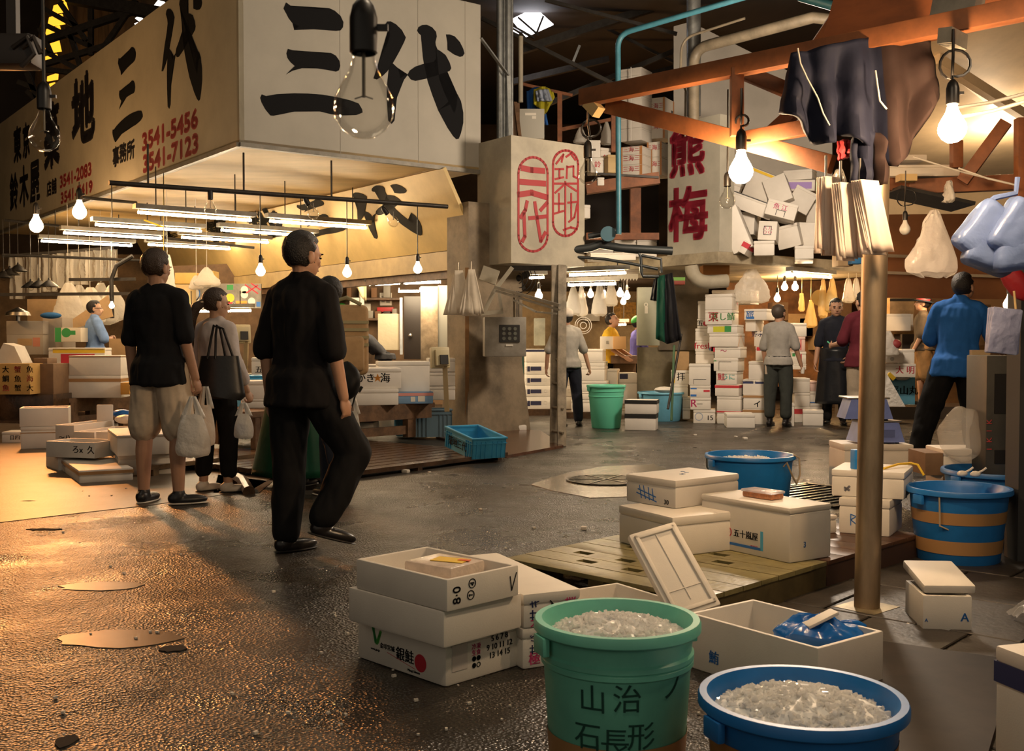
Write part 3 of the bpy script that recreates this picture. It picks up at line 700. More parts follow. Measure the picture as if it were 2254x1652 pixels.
# --- two long boxes behind it
t4, z4 = fb(1030, 1400, 1150, 1474, 0, 1384, .22, 'lower foam box right of the near stack, marked in pink and black', marks=[('R', 't', 'サバ', .22, .6, .04, NAVY, 90), ('R', 't', '極', .22, .22, .05, PINKI), ('R', 'o', .62, .42, .042, INK, .004), ('R', 't', '活', .62, .42, .045, INK)])
t5, z5 = fb(985, 1290, 1152, 1384, z4, .128, .235, 'upper lidded foam box right of the near stack, marked in pink and black', lid_t=.04, marks=[('R', 't', 'サキ', .2, .55, .045, NAVY, 90), ('R', 't', '大', .2, .15, .04, PINKI), ('R', 't', '入', .5, .55, .05, INK), ('R', 't', '桜', .82, .6, .05, PINKI)])
# --- open box beyond
t6, _ = fb(1192, 1385, 1330, 1440, 0, .15, .40, 'empty open foam box beside the olive pallet, behind the teal bucket', kind='open')
# --- leaning lid
def leaning():
    A = G(1470, 1352, .0); 
    pts = [(1396, 1172), (1500, 1143), (1574, 1332), (1472, 1348)]
    Y0 = 4.28
    tl = W(1396, 1172, 4.42); tr = W(1500, 1143, 4.50); br = W(1574, 1332, 4.25); bl = W(1470, 1368, 4.17)
    c = (tl+tr+br+bl)/4; x = ((tr-tl)+(br-bl)).normalized(); y = ((tl-bl)+(tr-br)); y = (y - x*y.dot(x)).normalized(); z = x.cross(y)
    R = Matrix((x, y, z)).transposed(); w_ = ((tr-tl).length+(br-bl).length)/2; h_ = ((tl-bl).length+(tr-br).length)/2
    t = thing('foam_cover', 'loose foam box lid leaning upright against the olive pallet', 'lid', c, rot=R)
    b = B(); b.box((0, 0, -.018), (w_, h_, .036), bevel=.012); b.obj('slab', FOAM, t)
    b = B(); q = .017
    for (cx, cy, sx, sy) in ((0, h_/2-q*1.5, w_-2*q, q), (0, -h_/2+q*1.5, w_-2*q, q), (-w_/2+q*1.5, 0, q, h_-2*q), (w_/2-q*1.5, 0, q, h_-2*q)): b.box((cx, cy, .004), (sx, sy, .012), bevel=.004)
    for (cx, cy, sx, sy) in ((0, .02, .004, h_*.8), (0, -.09, w_*.8, .004)): b.box((cx, cy, .001), (sx, sy, .006))
    b.obj('raised_rim', FOAM, t)
leaning()
# --- open box with ice and blue bag
t7, z7 = fb(1514, 1466, 1800, 1560, 0, .20, .36, 'open foam box holding ice and a blue plastic bag, behind the blue ice tub', kind='open', marks=[('F', 't', '鮪', .22, .3, .05, BLUEI)])
p7 = t7.location; r7 = t7.rotation_euler.z
o = ice_heap((p7.x-.10, p7.y+.06, .085), .13, .03, 'thin heap of crushed ice inside the open foam box', 5, 160)
bagm = mat('blue_bag_plastic', (0.015, 0.14, 0.50), .22, bump=.7, bump_s=14)
b = B()
pc = W(1805, 1382, 3.78)
def bagf(i, j):
    a = 2*PI*i; q = j; rx, ry = .165, .125
    n_ = noise.noise(Vector((math.cos(a)*2, math.sin(a)*2, q*3)))
    return Vector((rx*q*math.cos(a)*(1+.25*n_), ry*q*math.sin(a)*(1+.25*n_), .045*(1-q*q) + .02*n_ - .03*q**3))
b.grid(bagf, 37, 9); 
for f in b.bm.faces: f.material_index = 0
ob = one(b, 'plastic_bag', bagm, 'crumpled bright blue plastic bag over the edge of the open ice box', 'bag'); ob.location = pc
md = ob.modifiers.new('s', 'SOLIDIFY'); md.thickness = .004
b = B(); A = W(1772, 1385, 3.72); Bq = W(1838, 1352, 3.75); dv = (Bq-A)
b.bar(A + Vector((0, 0, .012)), Bq + Vector((0, 0, .012)), .055, .012, bevel=.005); one(b, 'foam_scrap', FOAM, 'white foam shard stuck upright in the blue plastic bag', 'scrap')
# --- teal ice bucket
tb = bucket(G(1357, 1722), .226, .178, .455, TEAL, 'big teal plastic ice bucket with handwritten black characters', bands=[(.17, .35, BROWNT)], ridges=(.80, .76))
bt = G(1357, 1722)
ice_heap((bt.x, bt.y, .402), .193, .045, 'crushed ice filling the big teal bucket', 2, 700)
def wrap_text(root, s, size, ang, zc, rfun, material):
    me = text_mesh(s, size, Matrix.Identity(4), thick=.0005); bm = bmesh.new(); bm.from_mesh(me)
    bmesh.ops.subdivide_edges(bm, edges=[e for e in bm.edges if e.calc_length() > .02], cuts=3)
    for v in bm.verts:
        z = zc + v.co.y; r = rfun(z) + .0015 + v.co.z; a = ang + v.co.x / rfun(z); v.co = Vector((r*math.cos(a), r*math.sin(a), z))
    bm.to_mesh(me); bm.free(); me.materials.clear(); me.materials.append(material); link('lettering', me, root)
BINK = mat('worn_marker_ink', (0.02, 0.07, 0.055), .8, spec=.1)
rf = lambda z: .178 + (.206-.178)*z/.455
for s, a, z in (('山', -PI/2-.42, .285), ('治', -PI/2+.04, .29), ('石', -PI/2-.50, .185), ('長', -PI/2-.12, .175), ('形', -PI/2+.24, .19), ('ノ', -PI/2+.72, .31)):
    wrap_text(tb, s, .078, a, z, rf, BINK)
# --- big blue ice tub
bp_ = Vector(W(1765, 1528, 2.62)); bz = bp_.z
tb2 = bucket((bp_.x, bp_.y, 0), .252, .205, bz, BLUEP, 'large blue tub heaped with crushed ice, in front of the open ice box', bands=[(.05, .74, mat('orange_sticker', (.45, .2, .06), .5, noise_s=4, var=.2))], name='tub', cat='tub')
ice_heap((bp_.x, bp_.y, bz-.055), .222, .055, 'crushed ice heaped in the large blue tub', 3, 900)
# --- pallets
def pallet(c, rz, w_, d_, z, label, material, slats, holes, dark):
    t = thing('pallet', label, 'pallet', (c[0], c[1], 0), rz)
    sw = d_/slats; th = .022; X0 = -w_/2; Y0 = -d_/2
    for k in range(slats):
        yc = Y0 + (k+.5)*sw; b = B(); sl = sorted(holes.get(k, []))
        if sl:
            x0 = 0
            for q in sl:
                b.box((X0+(x0+q)/2, yc, z-th/2), (q-x0, sw-.006, th)); b.box((X0+q+.05, yc-sw*.34, z-th/2), (.10, sw*.30, th)); b.box((X0+q+.05, yc+sw*.34, z-th/2), (.10, sw*.30, th)); x0 = q+.10
            b.box((X0+(x0+w_)/2, yc, z-th/2), (w_-x0, sw-.006, th))
        else: b.box((0, yc, z-th/2), (w_, sw-.006, th), bevel=.003)
        b.obj('deck_board', material, t)
    for k in range(3):
        b = B(); b.box((X0 + .05 + (w_-.10)*k/2, 0, (z-th)/2), (.09, d_, z-th)); b.obj('stringer', dark, t)
    return t
zp = .135
PRZ = math.radians(-44.5); yh = Vector((-math.sin(PRZ), math.cos(PRZ), 0)); PCN = Vector((.745, 5.25, 0))
pallet(PCN, PRZ, 1.18, 1.04, zp, 'worn olive wooden pallet with slots under the near foam boxes', PALG, 7, {1: [.30, .58], 2: [.15, .42, .72], 4: [.25, .5, .78], 5: [.38, .66]}, mat('olive_pallet_dark', (.10, .075, .03), .6, noise_s=8, var=.2))
pallet(PCN + yh*1.06, PRZ, 1.18, 1.05, zp, 'dark red-brown pallet under the foam stack by the steel pole', mat('redbrown_pallet', (.10, .045, .025), .4, noise_s=8, var=.2), 6, {}, mat('redbrown_dark', (.06, .03, .02), .6))
# --- boxes on the pallets
gA = None
t8, z8 = fb(1362, 1192, 1480, 1226, zp, 1138, .50, 'lower foam box of the pair on the olive pallet, beside the blue handled tub')
t9, z9 = fb(1378, 1102, 1487, 1120, z8, 1057, .50, 'upper foam box of the pair on the olive pallet, with a blue hatched mark', marks=[('F', 's', .42, .45, [[(-.06, .01), (.07, -.02)], [(-.07, -.01), (.075, -.045)], [(-.05, .03), (-.035, -.035)], [(-.02, .03), (-.005, -.035)], [(.015, .025), (.025, -.04)], [(.045, .02), (.055, -.04)]], .006, BLUEI), ('F', 't', '30', .82, .18, .035, INK), ('T', 't', '〜', .4, .6, .06, BLUEI), ('T', 't', '三', .55, .45, .03, BLUEI)])
t10, z10 = fb(1543, 1197, 1738, 1240, zp, 1118, .30, 'long foam box on the olive pallet printed with black characters and a blue wave', lid_t=.03,
   marks=[('F', 'b', .20, .12, .24, .44, BLUEI), ('F', 'b', .24, .12, .70, .17, BLUEI), ('F', 'b', .69, .12, .72, .48, mat('light_blue_print', (.1, .45, .7), .5)), ('F', 'o', .325, .36, .026, REDI, .005), ('F', 't', '寿', .325, .36, .032, REDI), ('F', 't', '五十嵐屋', .525, .35, .042, INK), ('F', 't', '寒風沢', .62, .16, .016, PINKI), ('R', 't', '3', .35, .3, .04, BLUEI)])
# plastic container of roe
pc = W(1682, 1112, t10.location.y - .02); 
ct = thing('food_container', 'clear plastic container of orange roe on the long printed foam box', 'container', (pc.x, pc.y+.03, z10), t10.rotation_euler.z+.05)
b = B(); b.box((0, 0, .016), (.19, .10, .03), bevel=.01); b.obj('roe', mat('orange_roe', (.72, .30, .14), .3, noise_s=40, var=.2), ct)
b = B(); b.box((0, 0, .036), (.20, .11, .014), bevel=.006); b.obj('lid', film('clear_lid', (.75, .78, .85), .6, .1), ct)
# small lid behind
fb(1790, 1178, 1842, 1172, zp, .10, .30, 'small narrow foam box between the printed box and the stack by the pole')
# stack by the pole
t11, z11 = fb(1846, 1172, 1958, 1182, zp, 1102, .34, 'bottom foam box of the stack behind the steel pole, with a blue scribble', marks=[('F', 's', .35, .4, [[(-.03, .03), (-.03, -.03)], [(-.03, .03), (.0, .02), (-.03, 0), (.01, -.03)], [(.02, .03), (.03, -.03)], [(.02, .02), (.045, .01)]], .005, BLUEI)])
t12, z12 = fb(1830, 1090, 1990, 1100, z11, 1040, .40, 'wide foam box on the stack behind the steel pole, with a yellow strap', marks=[('F', 's', .22, .3, [[(-.01, -.01), (.012, .012)], [(-.012, .004), (.01, -.008)]], .012, mat('grey_smudge', (.12, .12, .14), .8))])
b = B(); q = t12.location; rz = t12.rotation_euler.z
b.tube([q + Vector((.02, -.12, z12-q.z+.006)), q + Vector((.14, -.02, z12-q.z+.02)), q + Vector((.24, .06, z12-q.z+.016)), q + Vector((.275, .05, z12-q.z+.008)), q + Vector((.300, .02, z12-q.z-.05))], .007, 6); one(b, 'strap', YELI, 'yellow packing strap lying over the wide foam box behind the pole', 'strap')
t13, z13 = fb(1858, 1080, 2010, 1080, 0.14, 978, .38, 'foam box behind the pole stack that carries the two blue scales')
def scale(loc, rz, label):
    t = thing('weighing_scale', label, 'scale', loc, rz)
    b = B(); n0 = 0
    pr = [(-.17, 0), (.17, 0), (.125, .14), (-.125, .14)]
    b.prism(pr, frame((0, -.14, 0.012), (1, 0, 0), (0, 0, 1)) @ Matrix.Translation((0, 0, -.24)), .24); b.obj('housing', PERI, t)
    b = B(); b.box((0, 0, .16), (.30, .26, .012), bevel=.004); b.box((0, 0, .15), (.08, .08, .02)); b.obj('tray', STEEL, t)
    for sx in (-.13, .13):
        b = B(); b.cyl((sx, -.1, 0), (sx, -.1, .014), .014, seg=10); b.obj('foot', RUBBER, t)
    b = B(); b.box((.05, -.1415, .075), (.09, .003, .055)); b.obj('dial_plate', mat('scale_plate', (.10, .14, .36), .5), t)
    return t
q = t13.location
s1 = scale((q.x + .02, q.y - .02, z13), .06, 'lower periwinkle blue scale of the two stacked on a foam box behind the pole')
s2 = scale((q.x - .05, q.y + .0, z13 + .166), -.05, 'upper periwinkle blue scale of the two stacked on a foam box behind the pole')
bb = W(1890, 1042, t12.location.y-.08)
b = B(); b.box((0, 0, .055), (.10, .05, .11), rz=.2, bevel=.004)
o = thing('small_carton', 'small bright blue carton standing on the wide foam box behind the pole', 'carton', (bb.x+.01, bb.y, z12))
b.obj('body', mat('bright_blue_card', (.02, .22, .60), .5), o); lettering([('AB12\n0123', .022, frame((0, -.036, .05), (1, .2, 0), (0, 0, 1)))], FOAM, o)
# --- blue tubs
def rope(name, pts, label, r=.006): b = B(); b.tube(pts, r, 6); return one(b, name, mat('hemp_rope', (.42, .33, .22), .9), label, 'rope')
t14 = bucket(G(1650, 1104), .335, .285, .36, mat('azure_plastic', (.02, .25, .72), .38, noise_s=3, var=.1), 'wide azure tub with rope handles and ice, beyond the foam boxes', name='tub', cat='tub')
pc = G(1650, 1104); ice_heap((pc.x, pc.y, .29), .29, .035, 'crushed ice in the wide azure tub with rope handles', 6, 260, .022)
HR = mat('hemp_rope', (.42, .33, .22), .9)
for (s, a) in ((1, -.75), (-1, 2.2)):
    b = B(); c = Vector((math.cos(a), math.sin(a), 0)); tt = Vector((-math.sin(a), math.cos(a), 0)); R_ = .345
    b.tube([c*.33 - tt*.09 + UP*.30, c*(R_+.012) - tt*.095 + UP*.33, c*(R_+.035) - tt*.05 + UP*.23, c*(R_+.04) + UP*.17, c*(R_+.035) + tt*.06 + UP*.23, c*(R_+.012) + tt*.09 + UP*.35, c*.31 + tt*.09 + UP*.37], .007, 7); b.obj('rope_handle', HR, t14)
t15 = bucket(G(2108, 1232), .278, .215, .405, BLUEP, 'blue tub bound with two brown tape bands, right of the steel pole', bands=[(.56, .72, BROWNT), (.16, .34, BROWNT)], name='tub', cat='tub')
for a in (-PI/2-.75,):
    b = B(); c = Vector((math.cos(a), math.sin(a), 0)); b.tube([c*.27+UP*.38, c*.262+UP*.30, c*.258+UP*.22, c*.262 + Vector((.05, 0, .2))], .005, 6); b.obj('rope_handle', HR, t15)
t16 = bucket(G(2195, 1182), .33, .27, .42, mat('blue_plastic_old', (.02, .17, .50), .42, noise_s=3, var=.12), 'plain wide blue tub behind the tape-bound blue tub', name='tub', cat='tub')
# two white rope knots at its rim
for k, (px, py) in enumerate(((1868-0+250, 1042), (2147, 1043))):
    c = W(px, py, 5.95); b = B(); b.ball(c, (.03, .018, .018), 2); b.tube([c, c + Vector((.04, .0, .02)), c + Vector((.06, 0, .035))], .006, 6)
    one(b, 'rope_knot', FOAMO, ('white rope knot on the rim between the two blue tubs, rounder one' if k == 0 else 'white frayed rope knot on the rim between the two blue tubs, with a loose end'), 'rope')
# --- small lidded box right
t17, z17 = fb(2031, 1388, 2139, 1391, 0, 1312, .29, 'small foam box with its lid askew, on the paving in front of the tape-bound tub', kind='open', marks=[('F', 't', 'A', .85, .4, .05, BLUEI), ('F', 't', 'A', .07, .3, .02, BLUEI)])
q = t17.location; b = B()
R = Matrix.Rotation(t17.rotation_euler.z + .05, 3, 'Z') @ Matrix.Rotation(math.radians(9), 3, 'X')
b.box((0, 0, .018), (.212, .30, .036), bevel=.01); o = one(b, 'foam_cover', FOAM, 'white foam lid lying askew on the small foam box on the paving', 'lid'); o.rotation_euler = R.to_euler(); o.location = (q.x+.012, q.y+.03, z17+.026)
b = B(); b.grid(lambda i, j: G(2022, 1300) + Vector((.09*i - .01, .05*j, .10*i*j + .03 + .03*noise.noise(Vector((i*4, j*4, 1))))), 9, 9); o = one(b, 'plastic_scrap', film('clear_film', (.85, .83, .8), .35), 'scrap of clear plastic beside the small foam box with the askew lid', 'scrap'); 
b = B(); b.grid(lambda i, j: G(2248, 1375) + Vector((.14*i - .02, .10*j, .10*i + .02*noise.noise(Vector((i*5, j*5, 3))) + .03)), 9, 9); one(b, 'plastic_sheet', film('clear_film', (.85, .83, .8), .35), 'crumpled clear plastic sheet on the paving at the right edge', 'sheet')
# --- box at lower right edge
fb(2188, 1700, 2300, 1760, 0, .36, .5, 'foam box with a dark blue band cut by the lower right corner of the photo', tape=[(.72, .88, NAVY)], lid_t=.045)
# dark wooden board on the floor in front right
b = B(); PX_ = [G(1890, 1420), G(2235, 1470), G(2140, 1800), G(1800, 1640)]
b.prism([(p.x, p.y) for p in PX_], Matrix.Translation((0, 0, .012)), .02); o = struct(b, 'floor_board', mat('dark_wet_board', (.022, .015, .011), .6, noise_s=5, var=.3, spec=.25))
# --- grates in the floor
IRON = mat('wet_iron', (0.045, 0.038, 0.028), .22, .7, noise_s=20, var=.2)
g = thing('drain_grate', 'square iron drain grate in the floor beside the azure tub', 'grate', G(1800, 1090), .65)
b = B(); W_ = .46
for k in range(10): b.box((0, -W_+.05 + k*.092, .006), (W_*2-.06, .028, .012))
b.obj('slats', IRON, g)
b = B()
for (cx, cy, sx, sy) in ((0, -W_, W_*2, .05), (0, W_, W_*2, .05), (-W_, 0, .05, W_*2), (W_, 0, .05, W_*2)): b.box((cx, cy, .008), (sx, sy, .016))
b.obj('frame', IRON, g)
b = B(); b.box((0, 0, .001), (W_*2, W_*2, .003)); b.obj('pit', HOLE, g)
mh = G(1335, 1058)
b = B(); pts = [G(1168, 1066), G(1250, 1040), G(1330, 1026), G(1440, 1022), G(1520, 1050), G(1420, 1092), G(1300, 1096), G(1215, 1080)]
b.prism([(q.x, q.y) for q in pts], Matrix.Identity(4), .004); struct(b, 'floor_manhole_apron', mat('wet_pale_mortar', (.22, .19, .14), .22, noise_s=7, var=.12, bump=.25, bump_s=25))
m_ = thing('manhole_cover', 'round iron manhole cover with a ribbed star pattern in a pale mortar apron', 'manhole cover', (mh.x, mh.y, .004))
b = B(); b.cyl((0, 0, 0), (0, 0, .006), .34, seg=48); b.obj('plate', IRON, m_)
b = B()
for k in range(13):
    y = -.30 + k*.05; hw = math.sqrt(max(.33**2 - y*y, .001)); b.box((0, y, .009), (2*hw, .022, .008))
for k in range(6): b.bar((0, 0, .012), (.32*math.cos(k*PI/3), .32*math.sin(k*PI/3), .012), .018, .008)
b.obj('ribs', mat('worn_rib_iron', (.12, .10, .07), .2, .8), m_)
b = B(); b.lathe([(.33, .004), (.33, .012), (.35, .012), (.35, .004)], seg=48); b.obj('rim', IRON, m_)
# --- steel pole
b = B(); base = G(1908, 1340); top = Vector((base.x + .03, base.y, 2.50))
pole = thing('steel_pole', 'stained stainless steel pole standing on a square base plate', 'pole', base)
b.cyl(base + UP*.01, top, .056, seg=32); b.obj('shaft', mat('stained_pole_steel', (.55, .42, .28), .42, .85, noise_s=3, var=.3, stretch=(1, 1, .25)), pole, world=True)
b = B(); b.box((0, 0, .006), (.22, .20, .012), rz=.72); b.obj('base_plate', mat('plate_steel', (.40, .33, .2), .4, .6, noise_s=9, var=.25), pole)
# --- litter: ice crumbs and foam crumbs scattered over the floor
rn = random.Random(4); b = B()
for k in range(170):
    px, py = rn.uniform(100, 2250), rn.uniform(980, 1645)
    q = G(px, py); s_ = rn.uniform(.004, .011)
    b.box((q.x, q.y, .006), (s_*1.4, s_, s_*.8), rz=rn.uniform(0, 6))
for px, py, s_ in [(893, 1040, .05), (945, 1040, .02), (785, 1045, .03), (1285, 1165, .035), (1058, 1122, .022), (1620, 962, .03), (1640, 967, .05), (1530, 958, .03), (1175, 1163, .02)]:
    q = G(px, py); b.box((q.x, q.y, s_*.3), (s_*1.3, s_, s_*.6), rz=rn.uniform(0, 6), bevel=s_*.15)
o = one(b, 'ice_crumbs', FOAMO, 'crumbs of ice and foam scattered over the wet floor', 'litter', kind='stuff')
# ================================================================ lamps
TUBEM = emit('lit_tube', (1.0, 0.76, 0.48), 95.0); BULBM = emit('lit_bulb_glass', (1.0, 0.66, 0.36), 480.0)
FLOODM = emit('flood_bulb_glass', (1.0, 0.60, 0.28), 70.0); BULBS = emit('soft_lit_bulb_glass', (1.0, 0.72, 0.45), 20.0); FROST = mat('frosted_white_glass', (.75, .72, .66), .3)
SOCK = mat('black_bakelite', (0.012, 0.010, 0.009), .4)
def bulb(c, r, lit, label, top=None, cord=None, group=None, shade=None, tilt=None, cat='light bulb', name='light_bulb', sock=None):
    """hanging bulb: centre of the globe, globe radius; cord up to height top or along given points"""
    c = Vector(c); t = thing(name, label, cat, c, 0, group)
    rot = tilt
    L = r*2.9; b = B()
    b.lathe([(0, -r), (r*.38, -r*.93), (r*.72, -r*.69), (r*.94, -r*.33), (r, 0), (r*.93, r*.38), (r*.72, r*.78), (r*.48, r*1.2), (r*.36, r*1.6), (r*.33, r*1.9)], seg=28, rot=rot); 
    b.obj('globe', FLOODM if lit == 4 else BULBM if lit == 1 else BULBS if lit == 2 else FROST if lit == 3 else GLASS, t)
    if not lit:
        b = B(); b.tube([Vector((0, 0, r*1.9)), Vector((0, 0, r*.35))], r*.06, 6); b.tube([Vector((-r*.3, 0, r*.3)), Vector((0, 0, r*.4)), Vector((r*.3, 0, r*.3))], r*.025, 5); b.obj('filament_stem', GREYM, t)
    b = B(); b.lathe([(r*.40, r*1.75), (r*.46, r*1.8), (r*.46, r*2.9), (r*.36, r*3.3), (r*.16, r*3.55), (0, r*3.6)], seg=18, rot=rot)
    if not rot: b.box((r*.55, 0, r*2.6), (r*.5, r*.16, r*.2))
    b.obj('socket', SOCK, t)
    if shade is not None:
        b = B(); b.lathe([(r*.5, r*2.6), (r*1.2, r*2.2), (r*3.4, r*.3), (r*3.45, r*.2), (r*1.1, r*2.05), (r*.45, r*2.4)], seg=28); b.obj('shade', shade, t)
    pts = cord if cord else ([c + UP*r*3.5, Vector((c.x, c.y, top))] if top else None)
    if pts: b = B(); b.tube(pts, min(.006, r*.12), 6); b.obj('cord', SOCK, t, world=True)
    return t
def cordloop(p, h, rr, side=1):
    """cord with a ring knot like those of the near stall"""
    p = Vector(p); pts = [p]
    pts += [p + UP*h*.12]
    for k in range(15): a = -PI/2 + 2*PI*k/14; pts.append(p + UP*(h*.12 + rr + rr*math.sin(a)) + Vector((side*(rr*.95 + 0) + side*rr*math.cos(a) - side*rr*.95, .004*k, 0)) + Vector((side*rr*.35, 0, 0)))
    pts += [p + UP*h*.5, p + UP*h]; return pts
def tube_lamp(p0, p1, label, group=None, hang=None, hood=True):
    p0, p1 = Vector(p0), Vector(p1); c = (p0+p1)/2; t = thing('fluorescent_lamp', label, 'lamp', c, 0, group); d = (p1-p0).normalized()
    b = B(); b.cyl(p0, p1, .019, seg=12); b.obj('tube', TUBEM, t, world=True)
    if hood: b = B(); b.bar(p0 - d*.05 + UP*.075, p1 + d*.05 + UP*.075, .13, .06); b.obj('housing', GREYM, t, world=True)
    for p in (p0, p1): b = B(); b.bar(p - d*.012*(1 if p is p1 else -1) - UP*.02, p - d*.012*(1 if p is p1 else -1) + UP*.06, .03, .02, up=d); b.obj('end_cap', FROST, t, world=True)
    if hang:
        for f in (.15, .85): b = B(); q = p0.lerp(p1, f); b.cyl(q + UP*.1, Vector((q.x, q.y, hang)), .008, seg=6); b.obj('hanger_rod', DARKM, t, world=True)
    return t
def px_tube(xl, yl, xr, L, dirv=U):
    """near end at photo (xl,yl); finds its distance so that length L along dirv ends at xr"""
    A = (xl-CX)/F; Bq = (xr-CX)/F; Y = (L*dirv.x - Bq*L*dirv.y)/(Bq-A); p = W(xl, yl, Y); return p, p + dirv*L
gl = 'fluorescent tubes under the wholesaler stall ceiling'
rows = ['first', 'second', 'third', 'fourth']
for k, (xl, yl, xr) in enumerate([(304, 467, 552), (210, 494, 442), (140, 512, 355), (91, 530, 290)]):
    p0, p1 = px_tube(xl, yl, xr, 1.5); tube_lamp(p0, p1, f'lit fluorescent tube, {rows[k]} from the front in the left row under the stall ceiling', gl, hang=ZS)
for k, (xl, yl, xr) in enumerate([(594, 486, 806), (487, 506, 691), (400, 522, 590), (326, 538, 506)]):
    p0, p1 = px_tube(xl, yl, xr, 1.5)
    tube_lamp(p0, p1, f'lit fluorescent tube, {rows[k]} from the front in the right row under the stall ceiling', gl, hang=ZS)
# pipe rail with spot bulbs and hanging bulbs
r0 = W(240, 402, 11.95); r1 = W(985, 455, 14.05); r1.z = r0.z
b = B(); b.cyl(r0, r1, .028, seg=12); rail = thing('lamp_rail', 'long rusty pipe rail that carries bulbs below the corner sign', 'rail', r0); b.obj('pipe', DARKM, rail, world=True)
for f, zz in ((.36, ZS), (.62, ZS), (.10, ZS)): 
    q = r0.lerp(r1, f); b = B(); b.cyl(q, Vector((q.x, q.y, zz)), .012, seg=6); b.obj('hanger_rod', DARKM, rail, world=True)
def on_rail(px): 
    f = (px - 240)/(985-240); a, c = r0, r1
    lo, hi = 0, 1
    for _ in range(40):
        m_ = (lo+hi)/2; q = a.lerp(c, m_); xx = CX + q.x/q.y*F
        if xx < px: lo = m_
        else: hi = m_
    return a.lerp(c, lo)
for k, (px, py) in enumerate([(575, 597), (765, 600), (920, 592)]):
    q = on_rail(px); c = W(px, py, q.y); 
    bulb((q.x, q.y, c.z), .056, 2, ['lit bulb on the pipe rail, just left of the head of the man in black', 'lit bulb on a long cord from the pipe rail, beside a hanging yellow cloth', 'lit bulb on a long cord at the column end of the pipe rail'][k], top=q.z, group='bulbs on the pipe rail')
for k, (px, py, tl) in enumerate([(463, 462, 0), (690, 470, .5), (866, 488, .65)]):
    q = on_rail(px - (0 if k == 0 else 12)); c = W(px, py, q.y); R = Matrix.Rotation(-tl, 3, 'Y')
    t = bulb(c, .068, 0, ['unlit clear spot bulb pointing straight down from the pipe rail', 'unlit clear spot bulb tilted on the middle of the pipe rail', 'unlit clear spot bulb tilted at the column end of the pipe rail'][k], tilt=R, cord=[c + R @ Vector((0, 0, .24)), q], group='spot bulbs on the pipe rail')
# long thin battens behind the lamps
for k, (xa, ya, xb, yb, Y) in enumerate([(180, 434, 300, 446, 14.5), (10, 484, 560, 545, 17.5), (5, 560, 370, 575, 17.0)]):
    b = B(); b.cyl(W(xa, ya, Y), W(xb, yb, Y+1.2), .022, seg=8); struct(b, 'trim_%d' % (6+k), DARKM)
# two glaring flood bulbs at far left
for k, (px, py) in enumerate([(175, 467), (80, 497)]):
    c = W(px, py, 15.0 + k*.6); t = bulb(c, .095, 4, ['glaring orange-white flood bulb at the left, upper one nearer the fluorescent tubes', 'glaring orange-white flood bulb at the left, lower one nearer the edge'][k], top=ZS+.0)
# ---------------------------------------------------------------- back of the wholesaler's stall
b = B(); pane(b, [(380, 585), (1010, 560), (1010, 890), (380, 890)], 20.5); struct(b, 'wall_stall_back', mat('stall_back_boards', (.17, .10, .05), .8, noise_s=2, var=.3))
b = B(); pane(b, [(-30, 560), (385, 560), (385, 900), (-30, 900)], 23.5); struct(b, 'wall_stall_left', mat('stall_left_boards', (.22, .13, .06), .8, noise_s=1.3, var=.35))
area_light('stall_interior_fill', (-1.4, 17.2, 2.6), (-1.2, 18.5, 0.4), 1.6, 170, (1.0, .78, .5))  # added area fill that brightens the back of the stall
def panel(pts, Y, name, m_, label, cat, th=.04, dy=None, **k):
    b = B(); q = [W(x, y, Y) for x, y in pts]; f0 = [b.bm.verts.new(p) for p in q]; f1 = [b.bm.verts.new(p + Vector((0, th, 0))) for p in q]
    b.bm.faces.new(f0); b.bm.faces.new(f1[::-1])
    for i in range(len(q)): b.bm.faces.new((f0[i], f0[(i+1) % len(q)], f1[(i+1) % len(q)], f1[i]))
    b._tag(0); return one(b, name, m_, label, cat, smooth=False, **k)
def rect(xl, xr, yt, yb): return [(xl, yb), (xr, yb), (xr, yt), (xl, yt)]
def wbox(xl, xr, yt, yb, Y, dep, m_, name, parent, rz=0, bevel=.004):
    b = B(); p = W((xl+xr)/2, (yt+yb)/2, Y); b.box((p.x, p.y+dep/2, p.z), ((xr-xl)*Y/F, dep, (yb-yt)*Y/F), rz=rz, bevel=bevel); return b.obj(name, m_, parent, world=True)
def plain(xl, xr, yt, yb, Y, dep, m_, name, label, cat, rz=0, bevel=.006, group=None, marks=()):
    p = W((xl+xr)/2, yb, Y); h = (yb-yt)*Y/F; w_ = (xr-xl)*Y/F; t = thing(name, label, cat, (p.x, p.y+dep/2, p.z), rz, group)
    b = B(); b.box((0, 0, h/2), (w_, dep, h), bevel=bevel); b.obj('body', m_, t)
    if marks: add_marks(t, marks, w_, dep, h)
    return t
# notice board with stickers
nb = plain(400, 575, 624, 678, 17.6, .05, GREYM, 'notice_board', 'grey notice board covered with stickers behind the long-haired woman', 'notice board',
  marks=[('F', 'b', .02, .1, .22, .9, mat('paper', (.75, .7, .6), .7)), ('F', 't', '築', .12, .6, .22, INK), ('F', 'o', .12, .6, .15, BLUEI, .02), ('F', 'b', .57, .74, .65, .95, GREENI), ('F', 'd', .61, .42, .07, YELI), ('F', 'b', .57, .05, .64, .25, REDI), ('F', 'b', .68, .06, .82, .3, mat('orange_print', (.8, .32, .04), .6)), ('F', 'd', .79, .55, .06, MATS['paper']), ('F', 'd', .79, .75, .06, MATS['paper']), ('F', 'd', .88, .28, .06, MATS['paper']), ('F', 'b', .85, .06, .92, .14, NAVY), ('F', 't', 'WILD', .605, .16, .07, FOAM), ('F', 's', .88, .75, [[(-.1, .08), (.1, -.06)], [(-.08, -.05), (.1, .07)], [(.0, .1), (.14, 0)]], .02, REDI), ('F', 'b', .94, .06, .99, .26, BLUEI)])
